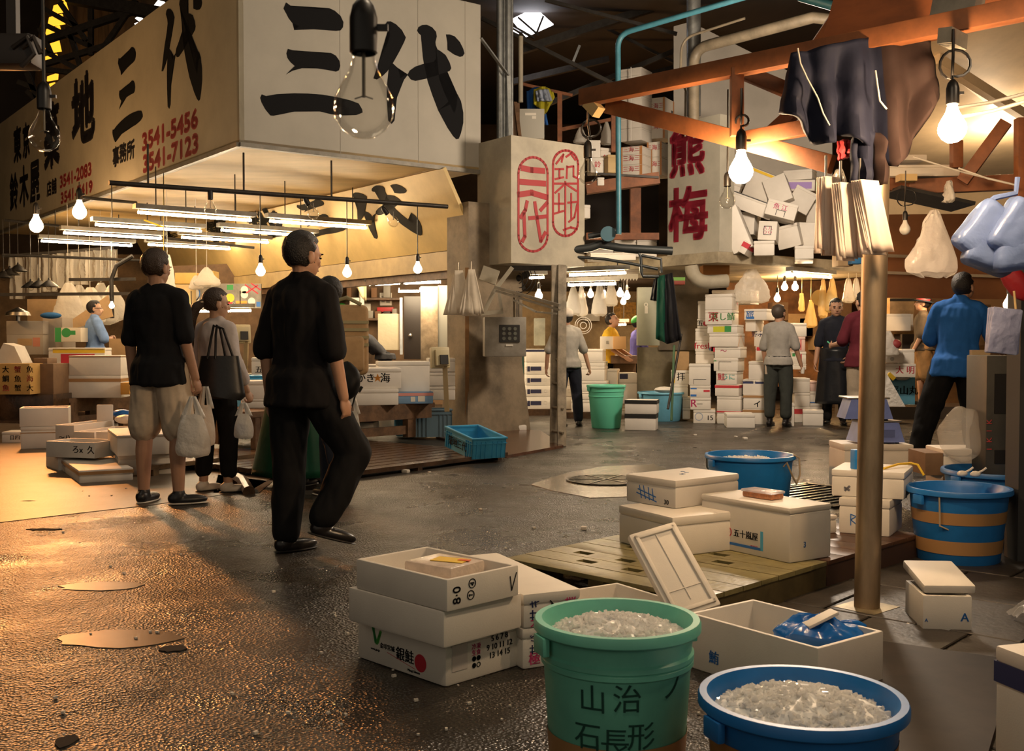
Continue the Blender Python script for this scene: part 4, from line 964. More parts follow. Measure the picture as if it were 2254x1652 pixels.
p0 = W(398, 685, 16.6); p1 = W(552, 683, 16.6); tube_lamp(p0, p1, 'lit fluorescent tube under the notice board behind the woman with the ponytail', hood=True, hang=zat(640, 16.6))
for k, (xl, xr, yt, yb, m_, lb) in enumerate([(385, 432, 600, 624, 'y', 'yellow cardboard carton on the shelf above the notice board, wider one'), (443, 471, 596, 626, 'y', 'yellow cardboard carton on the shelf above the notice board, taller one'), (378, 420, 626, 676, 'c', 'pale wooden case beside the notice board')]):
    plain(xl, xr, yt, yb, 17.4 - .1*k, .3, mat('yellow_card', (.62, .42, .12), .75, noise_s=4, var=.08) if m_ == 'y' else WOODL, 'carton', lb, 'carton')
def bag(pts_top, w0, w1, h, Y, px, py, material, label, name='plastic_bag', cat='bag', group=None, seed=0, d=.12, hang=None):
    """hanging plastic bag: pinched top, flared crumpled body; (px,py) photo point of the top"""
    c = W(px, py, Y); b = B()
    def fn(i, j):
        a = 2*PI*i; q = j; wd = w0 + (w1-w0)*min(1, q*1.25)**.8; wd *= (1 if q < .93 else (1 - (q-.93)*6)); dp = d*(.25 + .75*min(1, q*1.5))*(1 if q < .93 else max(.05, 1-(q-.93)*12))
        n_ = noise.noise(Vector((math.cos(a)*1.6 + seed, math.sin(a)*1.6, q*3.2 + seed))) + .6*noise.noise(Vector((math.cos(a)*4 + seed, math.sin(a)*4, q*7)))
        return Vector((wd/2*math.cos(a)*(1+.22*n_), dp/2*math.sin(a)*(1+.6*n_) + .03*n_, -h*q + .012*n_*q))
    b.grid(fn, 29, 17)
    if hang: b.tube([Vector((0, 0, -.02)), Vector((0, 0, hang - c.z))], .004, 5)
    o = one(b, name, material, label, cat, group); o.location = c
    for p in o.data.polygons: p.use_smooth = True
    return o
CLEAR = film('clear_bag_film', (.80, .76, .68), .32, .12); MILKY = film('milky_bag_film', (.82, .78, .70), .62, .25); MILK2 = film('milky_white_film', (.80, .78, .74), .85, .3)
for k, (px, py, h, w1, Y, lb) in enumerate([(455, 588, .30, .40, 16.8, 'crumpled clear plastic bag drooping over the yellow cartons'), (432, 606, .22, .24, 16.9, 'crumpled pale plastic bag between the two yellow cartons'), (368, 560, .75, .30, 15.9, 'long white plastic bag hanging beside the head of the man in the black T-shirt')]):
    bag(None, .06, w1, h, Y, px, py, MILKY, lb, seed=k, hang=ZS+.04)
bulb(W(362, 588, 14.2), .06, 0, 'unlit clear bulb hanging beside the head of the man in the black T-shirt', top=ZS)
b = B(); b.bar(Vector((W(360, 375, 14.4).x, 14.4, ZS+.04)), W(361, 590, 14.4), .012, .012); b.bar(W(317, 484, 14.4), W(361, 500, 14.4), .012, .02); one(b, 'yellow_string', YELI, 'thin yellow cord hanging through the fluorescent tubes', 'cord')
# shelves with dark goods and hanging tools seen between the man in black and the door
for k, (xl, xr, yt, yb, col, lb) in enumerate([(640, 880, 655, 660, WOODB, 'upper dark shelf board in the back of the stall'), (700, 880, 700, 705, WOODB, 'lower dark shelf board in the back of the stall')]):
    plain(xl, xr, yt, yb, 20.1, .38, col, 'shelf_board', lb, 'shelf')
rn = random.Random(12)
cols = [mat('goods_cream', (.5, .42, .3), .6), mat('goods_dark', (.05, .035, .03), .6), mat('goods_grey', (.3, .27, .22), .5), mat('goods_brown', (.22, .11, .05), .7)]
for k in range(16):
    row = k % 2; x0 = 735 + (k//2)*18 + rn.uniform(-3, 3) if row else 655 + (k//2)*27; yb = (700 if row else 655); hgt = rn.uniform(14, 32)
    ci = rn.randrange(4)
    plain(x0, x0+rn.uniform(9, 15), yb-hgt, yb-.3, 20.2, .15, cols[ci], 'stored_goods', 'small pack standing on the %s dark shelf at the back of the stall' % ('lower' if row else 'upper'), 'pack', group='packs on the %s back shelf' % ('lower' if row else 'upper'))
plain(836, 862, 644, 672, 20.42, .06, MATS['paper'], 'wall_cabinet', 'small cream cabinet with two dark pictures on the back wall', 'cabinet', marks=[('F', 'b', .15, .25, .42, .75, cols[2]), ('F', 'b', .55, .2, .85, .75, cols[2])])
plain(830, 866, 676, 686, 20.33, .15, mat('red_plastic', (.5, .03, .03), .5), 'red_tray', 'red tray on the back wall under the cream cabinet', 'tray')
plain(797, 816, 668, 684, 20.47, .01, MATS['paper'], 'paper_note', 'handwritten paper note hanging on the back wall', 'note')
b = B(); b.ball(W(752, 678, 20.4), (.11, .10, .10), 2); one(b, 'green_bowl', mat('green_plastic', (.05, .4, .05), .5), 'bright green bowl on the dark back shelf', 'bowl')
plain(832, 876, 690, 770, 18.9, .25, mat('cream_sack', (.5, .43, .3), .8, bump=.6, bump_s=12), 'sack', 'cream sack standing beyond the bending worker', 'sack')
plain(770, 790, 655, 730, 19.2, .1, MATS['paper'], 'rolled_sheet', 'pale rolled sheet standing at the back of the stall', 'roll')
plain(793, 801, 640, 740, 19.3, .08, FOAMO, 'pale_tube', 'thin pale tube standing at the back of the stall', 'tube')
# dark door, steel cold-room panels
dr = plain(889, 926, 652, 790, 17.9, .06, mat('black_door', (.02, .015, .012), .35), 'cold_room_hatch', 'black door of the cold room with a round knob', 'door')
b = B(); b.ball(W(903, 738, 17.85), .035, 2); b.obj('knob', STEEL, dr, world=True)
plain(926, 964, 630, 800, 17.9, .1, mat('warm_steel_panel', (.55, .42, .28), .3, .8, noise_s=5, var=.25), 'cold_room_cladding', 'shiny steel cold-room panel beside the black door', 'panel')
plain(964, 1003, 628, 800, 17.95, .1, mat('grey_panel', (.20, .19, .16), .4, .3), 'cold_room_cladding', 'dull grey cold-room panel next to the concrete column', 'panel')
plain(880, 886, 655, 780, 17.4, .04, film('strip_film', (.7, .75, .8), .6), 'strip_curtain', 'narrow clear strip curtain beside the black door', 'curtain')
for k, (xl, yl, xr, yr, Y) in enumerate([(810, 626, 880, 623, 16.6), (889, 623, 970, 620, 16.6), (877, 641, 926, 640, 18.6)]):
    tube_lamp(W(xl, yl, Y), W(xr, yr, Y), ['lit fluorescent tube in the back stall, first right of the hanging yellow cloth', 'lit fluorescent tube in the back stall next to the column', 'short lit fluorescent tube above the black cold-room door'][k], hood=(k < 2), hang=3.3)
# hanging yellow cloth, white bags by the column
b = B(); Yc = 17.2; c = W(770, 592, Yc)
TW = cloth('pale_yellow_towel', (.62, .5, .28))
b.grid(lambda i, j: c + Vector((.26*i, .03*math.sin(i*9), -(.30 + .28*max(0, i-.55)*2 - .06*math.sin(i*7))*j)), 15, 8); o = one(b, 'towel', TW, 'pale yellow towel hanging by its corner behind the middle bulb', 'towel'); o.modifiers.new('s', 'SOLIDIFY').thickness = .01
PAPER = mat('white_paper_bag', (.74, .64, .50), .6, noise_s=8, var=.05, bump=.2, bump_s=20)
def bag_sheaf(px, py, Y, w0, w1, h, label, n=5, seed=0, group=None, mt=None, tilt=0, name='bag_sheaf', rz=0.0):
    """sheaf of flat bags hung by their handles: several overlapping sheets, each a part"""
    c = W(px, py, Y); t = thing(name, label, 'bags', c, rz, group); rn = random.Random(seed)
    for k in range(n):
        f = (k - (n-1)/2)/max(1, n-1); b = B(); off = f*w1*.30; ph = rn.uniform(0, 6)
        def fn(i, j, f=f, off=off, ph=ph, k=k):
            x = (i-.5)*(w0 + (w1*.62-w0)*j) + off*j; return Vector((x + tilt*j*h, -.012*k + .009*math.sin(i*9+ph)*j - .05*j*(n-k)/n, -h*j*(1 + .05*math.sin(ph+k)) ))
        b.grid(fn, 15, 9); o = b.obj('bag', mt or PAPER, t); o.modifiers.new('s', 'SOLIDIFY').thickness = .004
    b = B(); b.tube([Vector((0, 0, .10)), Vector((0, 0, .0))], .006, 6); b.obj('hook', STEEL, t); return t
bag_sheaf(1010, 595, 13.3, .10, .42, .53, 'white paper bags hanging from a hook on the concrete column, left bunch', 4, 1, 'white bags on the column')
bag_sheaf(1038, 593, 13.25, .08, .34, .55, 'white paper bags hanging from a hook on the concrete column, right bunch', 4, 2, 'white bags on the column')

# ---------------------------------------------------------------- column fittings: meter box, bracket, fan, ladder
mb = thing('meter_box', 'grey metal meter box with a dark window on the concrete column', 'box', W(1110, 785, 13.45))
p = W(1110, 741, 13.6); mw, mh = 91*13.6/F, 86*13.6/F; RZ = .10
b = B(); b.box((p.x, p.y, p.z), (mw, .32, mh), rz=RZ, bevel=.01); b.obj('housing', mat('meter_box_grey', (.34, .31, .26), .5, .2, noise_s=5, var=.15), mb, world=True)
m = frame((p.x, p.y, p.z), (math.cos(RZ), math.sin(RZ), 0), UP)
b = B(); b.box((0, 0, 0), (.26, .22, .02), bevel=.008); me = b.mesh('window', RUBBER); me.transform(m @ Matrix.Translation((.05, .04, .165))); link('window', me, mb, True)
b = B()
for i in range(3):
    for j in range(3): b.cyl(((i-1)*.07+.05, (j-1)*.06+.04, .176), ((i-1)*.07+.05, (j-1)*.06+.04, .180), .022, seg=14)
me = b.mesh('dials', mat('meter_dials', (.10, .11, .09), .3)); me.transform(m); link('dials', me, mb, True)
b = B(); b.box((.05, -.105, .168), (.09, .022, .004)); me = b.mesh('name_plate', MATS['paper']); me.transform(m); link('name_plate', me, mb, True)
br = thing('lamp_bracket', 'triangular cream wooden bracket with a shelf on the column above the meter box', 'bracket', W(1090, 640, 13.4))
b = B(); Yb = 13.35
b.bar(W(1128, 588, Yb), W(1088, 640, Yb), .05, .05); b.bar(W(1088, 640, Yb), W(1066, 685, Yb), .05, .05); b.bar(W(1060, 690, Yb), W(1105, 686, Yb), .06, .05); b.bar(W(1105, 690, Yb), W(1098, 640, Yb), .04, .04); b.obj('arms', CREAM, br, world=True)
b = B(); b.bar(W(1060, 600, 13.6), W(1095, 612, 13.6), .2, .18); b.obj('block', CREAM, br, world=True)
for k, (x0, y0, x1, y1, s) in enumerate([(1090, 632, 1232, 672, .035), (1092, 640, 1232, 682, .025), (1130, 660, 1180, 686, .02), (1180, 686, 1225, 690, .02)]):
    b = B(); b.bar(W(x0, y0, 13.3), W(x1, y1, 12.6), s, s); one(b, 'metal_strut', GREYM, 'grey metal strut from the column bracket to the ladder, %s' % ['topmost', 'second', 'third, sagging', 'lowest, nearly level'][k], 'strut')
fan = thing('wall_fan', 'black round fan hung between the column and the ladder', 'fan', W(1140, 612, 14.4))
c = W(1140, 612, 14.4); 
for r_ in (.07, .13, .19, .24): 
    b = B(); b.tube([c + Vector((r_*math.cos(a*PI/12), -.01, r_*math.sin(a*PI/12))) for a in range(25)], .006, 5); b.obj('guard_ring', RUBBER, fan, world=True)
for a in range(4): b = B(); b.box(c + Vector((.09*math.cos(a*PI/2+.4), .02, .09*math.sin(a*PI/2+.4))), (.16, .01, .09), rot=Matrix.Rotation(-a*PI/2-.4, 3, 'Y')); b.obj('blade', DARKM, fan, world=True)
b = B(); b.ball(c, .05, 2); b.obj('hub', RUBBER, fan, world=True)
b = B()
for x in (1138, 1142): b.bar(W(x, 640, 14.3), W(x, 740, 14.3), .012, .012)
b.obj('stand', RUBBER, fan, world=True)
ld = thing('ladder', 'grey aluminium ladder standing against the seal sign box', 'ladder', G(1228, 985))
Yl = 12.35
ALU = mat('worn_aluminium', (.30, .25, .18), .45, .4, noise_s=6, var=.25)
for xa, xb in ((1218, 1221), (1236, 1237)):
    b = B(); p1 = W(xb, 584, Yl+.75); p0 = W(xa, 985 if xa > 1230 else 972, Yl - (.0 if xa > 1230 else -.15)); p0.z = 0.0; b.bar(p0, p1, .05, .075 if xa < 1230 else .10, up=(1, .2, 0)); b.obj('rail', ALU, ld, world=True)
for k in range(7):
    f = k/6; y = 632 + f*318; b = B(); b.cyl(W(1216, y-2, Yl + .7*(1-f)+.1), W(1240, y+3, Yl+.7*(1-f)), .017, seg=10); b.obj('rung', ALU, ld, world=True)
b = B(); b.bar(W(1125, 590, 13.5), W(1247, 590, 13.3), .08, .06); struct(b, 'trim_9', DARKM)
# broom and dustpan beside the column
b = B(); bt_ = W(1150, 770, 15.3); b.cyl(bt_, Vector((bt_.x+.02, bt_.y, .12)), .016, seg=8)
brm = thing('broom', 'green-handled broom leaning behind the concrete column', 'broom', (bt_.x+.02, bt_.y, 0)); b.obj('handle', mat('dark_green_paint', (.01, .09, .07), .5), brm, world=True)
b = B(); b.box((bt_.x+.02, bt_.y, .08), (.14, .08, .14), bevel=.01); b.obj('head', mat('navy_plastic', (.01, .025, .06), .5), brm, world=True)
q = G(1146, 950); b = B(); b.box((q.x, q.y, .05), (.14, .12, .09), rz=.3, bevel=.02); one(b, 'foam_chunk', FOAM, 'white foam chunk on the floor at the foot of the broom', 'chunk')

# ---------------------------------------------------------------- raised wooden deck and benches of the stall
def duckboard(px0, py0, px1, py1, n, z, wd, gap, label, m_):
    A = G(px0, py0); Bq = G(px1, py1); d = (Bq-A).normalized(); pr = Vector((-d.y, d.x, 0)); t = thing('duckboard', label, 'duckboard', A)
    for k in range(n):
        b = B(); o = pr*(wd+gap)*k; b.bar(A + o + UP*(z-.02) + pr*wd/2, Bq + o + UP*(z-.02) + pr*wd/2, wd, .04); b.obj('plank', m_, t, world=True)
    for f in (.05, .5, .95):
        b = B(); q = A.lerp(Bq, f); b.bar(q + UP*(z-.04)/2, q + pr*(wd+gap)*n + UP*(z-.04)/2, .06, z-.04); b.obj('bearer', m_, t, world=True)
    return t
duckboard(690, 1066, 1118, 1010, 14, .07, .15, .025, 'dark wet slatted duckboard in front of the right bench', WOODW)
duckboard(330, 1049, 585, 1018, 4, .10, .24, .02, 'wet plank deck behind the man in shorts and the woman', mat('wet_plank', (.20, .13, .07), .2, noise_s=5, var=.3, stretch=(.3, 1, 1)))
b = B(); pts = [G(1115, 1008), G(1240, 985), G(1190, 952), G(1000, 940), G(960, 965)]
b.prism([(p.x, p.y) for p in pts], Matrix.Identity(4), .03); struct(b, 'floor_column_base', mat('wet_red_floor', (.12, .05, .025), .2, noise_s=3, var=.35))
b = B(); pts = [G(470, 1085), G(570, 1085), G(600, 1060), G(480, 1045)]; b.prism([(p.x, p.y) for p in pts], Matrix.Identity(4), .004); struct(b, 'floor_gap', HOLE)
b = B(); b.tube([G(524, 1066) + UP*.05, G(535, 1073) + UP*.05, G(548, 1088) + UP*.02], .05, 8); one(b, 'broken_beam', WOODW, 'broken dark wooden beam end sticking out by the white sandals', 'beam')
def bench(px0, py0, px1, py1, dep, ztop, label, zfoot=0):
    A = G(px0, py0); Bq = G(px1, py1); d = (Bq-A).normalized(); pr = Vector((-d.y, d.x, 0)); t = thing('wooden_bench', label, 'bench', A)
    for k in range(3): b = B(); o = pr*(dep/3)*(k+.5) + UP*(ztop-.03); b.bar(A - d*.15 + o, Bq + d*.35 + o, dep/3-.008, .06); b.obj('top_plank', WOODB, t, world=True)
    for q in (A, Bq):
        for s in (.06, dep-.06): b = B(); b.bar(q + pr*s + UP*zfoot, q + pr*s + UP*(ztop-.06), .10, .12, up=d); b.obj('leg', WOODB, t, world=True)
    for s in (.06,): b = B(); b.bar(A + pr*s + UP*.16, Bq + pr*s + UP*.16, .05, .10); b.obj('stretcher', WOODB, t, world=True)
    b = B(); b.bar(A + pr*.03 + UP*(ztop-.12), Bq + d*.3 + pr*.03 + UP*(ztop-.12), .05, .12); b.obj('apron_rail', WOODB, t, world=True)
    return t, A, d, pr
zb = .47
bench(575, 1003, 908, 975, .9, zb, 'dark wooden bench piled with foam boxes in front of the column', zfoot=.072)
bench(165, 950, 280, 940, .8, .45, 'dark wooden bench at the left under the taped foam boxes')
# boxes on the right bench
YB = 12.9
def bb_(xl, xr, yt, yb, Y, rz, dep, label, **k): return pb(xl, xr, yt, yb, Y, rz, dep, label, **k)
t, z = pb(770, 876, 856, 893, 12.4, .25, .45, 'lower white foam box on the right bench, beside the blue and pink box', z0=zb)
pb(780, 882, 810, 855, 12.45, .22, .42, 'foam box printed with black characters and an orange crab on the right bench', z0=z, marks=[('F', 't', 'かき', .25, .5, .11, INK), ('F', 't', '★', .5, .5, .11, mat('orange_print', (.8, .32, .04), .6)), ('F', 't', '海', .66, .5, .12, INK), ('R', 'o', .4, .5, .06, PINKI, .01)])
t, z = pb(878, 953, 864, 888, 12.7, .2, .34, 'sky blue box with a pink lid at the right end of the bench', z0=zb, mat_=mat('skyblue_foam', (.20, .36, .58), .5), lid_t=.001, tape=[(.72, .99, mat('pink_foam', (.70, .30, .26), .5))], marks=[('F', 'b', .35, .2, .48, .65, MATS['paper']), ('F', 'b', .56, .2, .76, .7, MATS['paper'])])
pb(834, 945, 795, 850, 12.95, .2, .40, 'tall foam box on top of the blue and pink box on the bench', z0=z, lid_t=.05)
pb(800, 900, 802, 850, 13.35, .2, .40, 'foam box at the back of the right bench behind the printed crab box', z0=.72)
pb(780, 850, 850, 890, 13.3, .2, .40, 'lower foam box at the back of the right bench', z0=zb)
for k in range(3): pb(944, 1002, 788+k*31, 818+k*31, 13.6, .15, .40, 'white foam box in the pile behind the scale post, %s' % ['top one', 'middle one', 'bottom one'][k])
# left end of that bench
t, z = pb(533, 600, 878, 914, 11.9, .25, .40, 'lower foam box with brown tape at the left end of the right bench', z0=zb, marks=[('R', 'b', .1, .65, .9, .95, BROWNT)])
pb(532, 598, 838, 877, 11.9, .25, .40, 'upper foam box with scribbled characters at the left end of the right bench', z0=z, marks=[('R', 't', '仮名', .5, .4, .09, INK)])
pb(555, 605, 787, 840, 14.3, .2, .3, 'white foam box behind the pink-sleeved worker', z0=.72, marks=[('F', 't', '五', .3, .4, .1, INK)])
pb(530, 606, 826, 842, 13.2, .2, .35, 'light blue foam tray at the back of the bench beyond the woman', z0=.70, mat_=LBLUE)
# boxes under and behind the bench
for k in range(3): pb(800+k*38, 838+k*38, 908, 932, 14.2, .15, .3, 'white foam box on the floor under the bench, %s' % ['first', 'second', 'third'][k] + ' from the green apron', z0=0)
pb(780, 822, 930, 950, 12.6, -.1, .3, 'shallow white foam tray with blue marks under the bench', z0=.09, kind='open', marks=[('F', 't', '▪▪▪', .5, .5, .05, NAVY)])
crate(Vector((W(905, 945, 13.5).x, 13.5, .03)), .2, .40, .35, .34, SKYB, 'sky blue plastic crate standing under the right end of the bench')
crate(Vector((W(950, 945, 13.4).x, 13.4, .03)), .2, .48, .35, .34, mat('dull_blue_plastic', (.10, .17, .22), .5), 'dull blue crate beside the column foot under the bench end')
for k in range(2): crate(Vector((W(520, 960, 12.4).x, 12.6, .12 + .31*k)), .3, .44, .36, .30, SKYB, 'sky blue plastic crate on the deck beyond the woman, %s of two' % ['lower', 'upper'][k])
# blue crate with the wholesaler's mark
c0 = G(1036, 1004, .075); crate(Vector((c0.x + .023, c0.y + .36, .085)), 0, .40, .62, .21, LBLUE, 'bright blue plastic crate with black brush marks on the dark duckboard', rot=Matrix.Rotation(math.radians(30), 3, 'Z') @ Matrix.Rotation(math.radians(8), 3, 'X'), marks=[('L', 't', '築地三代', .50, .42, .10, INK)])
b = B(); q = Vector((c0.x+.02, c0.y+.36, .27)); b.box(q + Vector((.09, -.08, -.05)), (.24, .05, .02), rz=.5); one(b, 'green_strip', mat('lime_plastic', (.15, .6, .05), .5), 'lime green strip lying in the bright blue crate', 'strip')
ice_heap(q + Vector((-.04, .04, -.16)), .12, .06, 'little heap of ice in the bright blue crate', 8, 60)
def scale_head(px, py, xb, yb, Y, label):
    p = W(px, py, Y); t = thing('scale_head', label, 'scale', W(xb, yb, Y)); R = Matrix.Rotation(.45, 3, 'Z') @ Matrix.Rotation(-.12, 3, 'X')
    b = B(); b.box(p, (.23, .07, .25), rot=R, bevel=.015); b.box(p + Vector((.03, -.05, 0)), (.17, .06, .19), rot=R, bevel=.01); b.obj('display_housing', mat('cream_scale_plastic', (.55, .47, .28), .45), t, world=True)
    b = B(); b.box(p + Vector((.055, -.08, -.02)), (.10, .03, .11), rot=R); b.obj('bracket', RUBBER, t, world=True)
    b = B(); b.bar(p + Vector((.06, .0, -.1)), W(xb, yb, Y), .055, .055); b.obj('post', mat('tan_post', (.35, .26, .13), .5), t, world=True); return t
scale_head(968, 787, 984, 905, 12.7, 'cream scale display head on a tan post at the end of the bench')
scale_head(532, 735, 540, 828, 14.4, 'cream scale display head on a tan post behind the woman')
b = B(); b.box((0, 0, 0), (1.5, .5, .75)); o = one(b, 'counter', mat('grey_green_counter', (.20, .18, .11), .5), 'grey-green counter behind the woman and the scale head', 'counter'); o.location = (W(560, 790, 15.2).x, 15.4, .375)

# ---------------------------------------------------------------- left group: boxes on floor and bench, cartons
GL = 'foam boxes on the floor at the left'
fb(129, 1030, 174, 1064, 0, 1035, .44, 'low foam box with brown tape round its lid, nearest box at the left', tape=[(.62, .86, BROWNT)], lid_t=.05)
q = None
t, z = fb(101, 1026, 128, 1036, 0, 1004, .5, 'foam box under the open fish box, behind the nearest taped box', kind='solid')
pb(93, 216, 972, 1006, 9.9, -.30, .34, 'open foam box of fish with black scribbles, behind the nearest taped box', z0=.135, kind='open', marks=[('F', 't', 'ろx', .65, .5, .08, INK), ('F', 't', '久', .92, .5, .08, INK)])
t, z = fb(238, 1008, 262, 1048, 0, 1000, .5, 'lower foam box beside the legs of the man in shorts')
fb(237, 985, 258, 1004, z, 958, .5, 'upper foam box beside the legs of the man in shorts', lid_t=.02)
t, z = pb(52, 145, 938, 988, 12.1, .30, .35, 'tall foam box on the floor by the left bench, lower of a pair', z0=0, tape=[(.70, .74, BROWNT)])
pb(50, 145, 897, 938, 12.1, .32, .36, 'open foam box on the floor by the left bench, upper of a pair', z0=z, kind='open')
pb(5, 52, 950, 976, 12.8, .1, .3, 'small low foam box with black marks at the far left of the floor', z0=0, marks=[('F', 't', '目四切', .7, .45, .06, INK)])
for k, (xl, xr, yt, yb, Y) in enumerate([(120, 165, 935, 966, 11.2), (160, 210, 950, 978, 10.9), (210, 250, 950, 985, 10.6)]):
    pb(xl, xr, yt, yb, Y, -.2, .75, 'open foam tray of fish in the left floor display, %s' % ['far one', 'middle one', 'near one beside the red netting'][k], z0=.07, kind='open', wall=.018, group=GL, marks=[('F', 't', '〜ハ', .5, .5, .07, INK)])
b = B(); b.ball(W(287, 949, 10.2), (.07, .05, .025), 2); one(b, 'red_netting', mat('red_net', (.6, .03, .02), .6), 'small red netting bundle in a tray by the shorts of the man', 'netting')
b = B(); c = W(231, 910, 11.9); b.box(c, (.17, .03, .20), rot=Matrix.Rotation(.3, 3, 'Z') @ Matrix.Rotation(-.15, 3, 'X'), bevel=.01); one(b, 'foam_cover', FOAM, 'foam lid standing upright at the back of the left fish display', 'lid')
b = B(); b.ball(W(268, 910, 12.0), (.11, .08, .05), 3); one(b, 'blue_sheet', bagm, 'crumpled blue plastic at the back of the left fish display', 'sheet')
b = B(); b.ball(W(275, 922, 11.8), (.11, .08, .05), 3); one(b, 'white_sheet', MILK2, 'white plastic wrap at the back of the left fish display', 'sheet')
# boxes on the left bench
zl = .45
t, z = pb(152, 265, 826, 872, 14.4, .06, .42, 'foam box with brown tape on the left bench, lower of the front pair', z0=zl, tape=[(.72, .86, BROWNT)], lid_t=.06)
pb(153, 265, 782, 826, 14.4, .06, .42, 'foam box with a brown-edged lid on the left bench, upper of the front pair', z0=z, tape=[(.93, .97, BROWNT)], lid_t=.03)
zz = zl
for k, (yt, yb, lb) in enumerate([(836, 872, 'lowest'), (818, 836, 'second'), (801, 818, 'third')]):
    t, zz = pb(113+k*2, 156, yt, yb, 14.95, .06, .3, f'{lb} foam box in the low stack left of the taped pair on the left bench', z0=zz)
pb(108, 230, 765, 801, 15.0, .05, .3, 'foam box with a red label and yellow edge on the left bench', z0=zz, marks=[('F', 'b', .22, .02, .82, .62, REDI), ('F', 't', '寿司', .5, .3, .13, INK), ('F', 'b', .08, .68, 1.0, .94, YELI)])
# cartons and cases at far left
plain(-10, 66, 800, 868, 13.6, .6, mat('printed_carton', (.55, .33, .10), .75, noise_s=3, var=.1), 'printed_carton', 'yellow-brown cardboard carton with rows of red and black prints at the left edge', 'carton', marks=[('F', 't', s_, .30+.35*(i % 3)-.0, .2+.3*(i//3), .09, REDI if (i+i//3) % 3 == 0 else INK) for i, s_ in enumerate(['魚', '蟹', '大', '鯛', '魚', '海', '大', '蟹', '魚'])])
plain(-10, 118, 868, 925, 13.8, .6, WOODW, 'wooden_case', 'dark wet wooden case under the printed carton at the left edge', 'case')
plain(64, 118, 800, 868, 13.9, .5, CARDD, 'carton', 'dark wet brown carton right of the printed carton', 'carton')
b = B(); b.prism([(0, 0), (.42, 0), (.30, .26), (.16, .30)], frame(W(5, 805, 14.2), (1, 0, 0), UP), .3); one(b, 'foam_cover', FOAMO, 'white foam lid propped like a tent on the printed carton', 'lid')
plain(74, 104, 788, 803, 14.0, .3, CARDD, 'carton', 'small grey-brown carton beside the propped foam lid', 'carton')
GC = mat('grey_carton', (.36, .31, .25), .75, noise_s=2, var=.06)
plain(15, 95, 736, 780, 16.4, .5, GC, 'grey_carton', 'grey carton in the left back stack, lower one with a faded print', 'carton', marks=[('F', 'b', .3, .45, .7, .8, CARD), ('F', 'b', .72, .4, .92, .85, mat('pale_red_print', (.5, .2, .13), .7))])
plain(14, 95, 706, 736, 16.4, .5, GC, 'grey_carton', 'grey carton in the left back stack, upper one', 'carton')
plain(95, 138, 698, 780, 16.6, .5, GC, 'grey_carton', 'tall grey carton right of the left back stack', 'carton')
b = B(); b.ball(W(112, 694, 16.4), (.16, .1, .05), 3); one(b, 'blue_cloth', cloth('blue_rag', (.03, .12, .3)), 'blue rag lying on the tall grey carton', 'cloth')
plain(120, 178, 721, 752, 16.0, .4, mat('white_card', (.66, .58, .44), .7), 'white_carton', 'white carton with green prints left of the man in the light blue shirt', 'carton', marks=[('F', 'b', .02, 0, .26, 1, GREENI), ('F', 'd', .45, .65, .07, GREENI), ('F', 'b', .55, .5, .8, .8, GREENI)])
plain(60, 125, 658, 706, 18.0, .3, CARD, 'carton', 'big brown carton in the left background under the lamp shades', 'carton')
b = B(); b.prism([(0, 0), (.85, .28), (.78, .62), (.06, .10)], frame(W(125, 735, 17.0), (1, .2, 0), UP), .05); one(b, 'cardboard_sheet', CARD, 'folded cardboard sheet leaning behind the man in the light blue shirt', 'cardboard')
plain(240, 290, 745, 800, 15.6, .4, CARD, 'carton', 'brown carton between the light blue shirt and the man in shorts', 'carton')
plain(265, 285, 842, 868, 14.2, .3, mat('orange_card', (.6, .3, .06), .7), 'carton', 'small orange-yellow carton behind the shorts of the man', 'carton', z0=None) if False else plain(265, 285, 842, 868, 14.2, .3, mat('orange_card', (.6, .3, .06), .7), 'carton', 'small orange-yellow carton behind the shorts of the man', 'carton')
# hanging sheets and lamps in the left depth
for k in range(5): bag(None, .10, .55, .62 + .1*(k % 2), 17.6 + .3*k, 150 + 24*k, 622 + 5*(k % 3), CLEAR if k % 2 else MILKY, 'clear plastic bag hanging on the rack behind the light blue shirt, %s from the left' % ['first', 'second', 'third', 'fourth', 'fifth'][k], group='bags on the left rack', seed=20+k, hang=ZS+.04)
for k in range(7):
    Y = 19.5; c = W(20+34*k, 566 - 3*k, Y); b = B(); h = .75 - .04*k
    b.grid(lambda i, j, k=k: Vector((.30*i, .05*math.sin(i*11+k) + .05*noise.noise(Vector((i*3+k, j*3, 2))), -h*j)), 15, 13); o = one(b, 'plastic_sheet', CLEAR, 'glossy clear plastic sheet hanging at the left back, %s from the left edge' % ['first', 'second', 'third', 'fourth', 'fifth', 'sixth', 'seventh'][k], 'sheet', group='clear sheets hanging at the left back'); o.location = c
point_light('left_depth_lamp', W(150, 600, 18.6), 45, (1, .6, .25), .1)
for k, (px, py) in enumerate([(68, 628), (86, 626), (108, 626), (40, 592), (22, 600), (8, 606)]):
    bulb(W(px, py+6, 18.2 - .1*k), .045, 0, 'dark conical lamp shade hanging at the left back, %s from the column side' % ['third', 'second', 'first', 'fourth', 'fifth', 'sixth'][k], top=3.2, shade=DARKM, group='lamp shades at the left back', cat='lamp', name='pendant_lamp')
b = B(); b.bar(W(0, 648, 17.2), W(285, 646, 17.2), .04, .05); b.bar(W(152, 615, 17.3), W(298, 614, 17.3), .04, .05); b.tube([W(247, 700, 17.2), W(245, 615, 17.2), W(256, 585, 17.2), W(292, 563, 17.2)], .035, 8); struct(b, 'trim_10', DARKM)
b = B(); b.bar(W(5, 564, 19.5), W(250, 545, 19.5), .05, .05); struct(b, 'trim_17', DARKM)
point_light('near_stall_lamp', W(2215, 330, 7.3), 40, (1.0, .72, .44), .1)
bulb(W(246, 673, 16.5), .04, 2, 'tiny lit bulb on the dark post behind the light blue shirt', cat='light bulb')
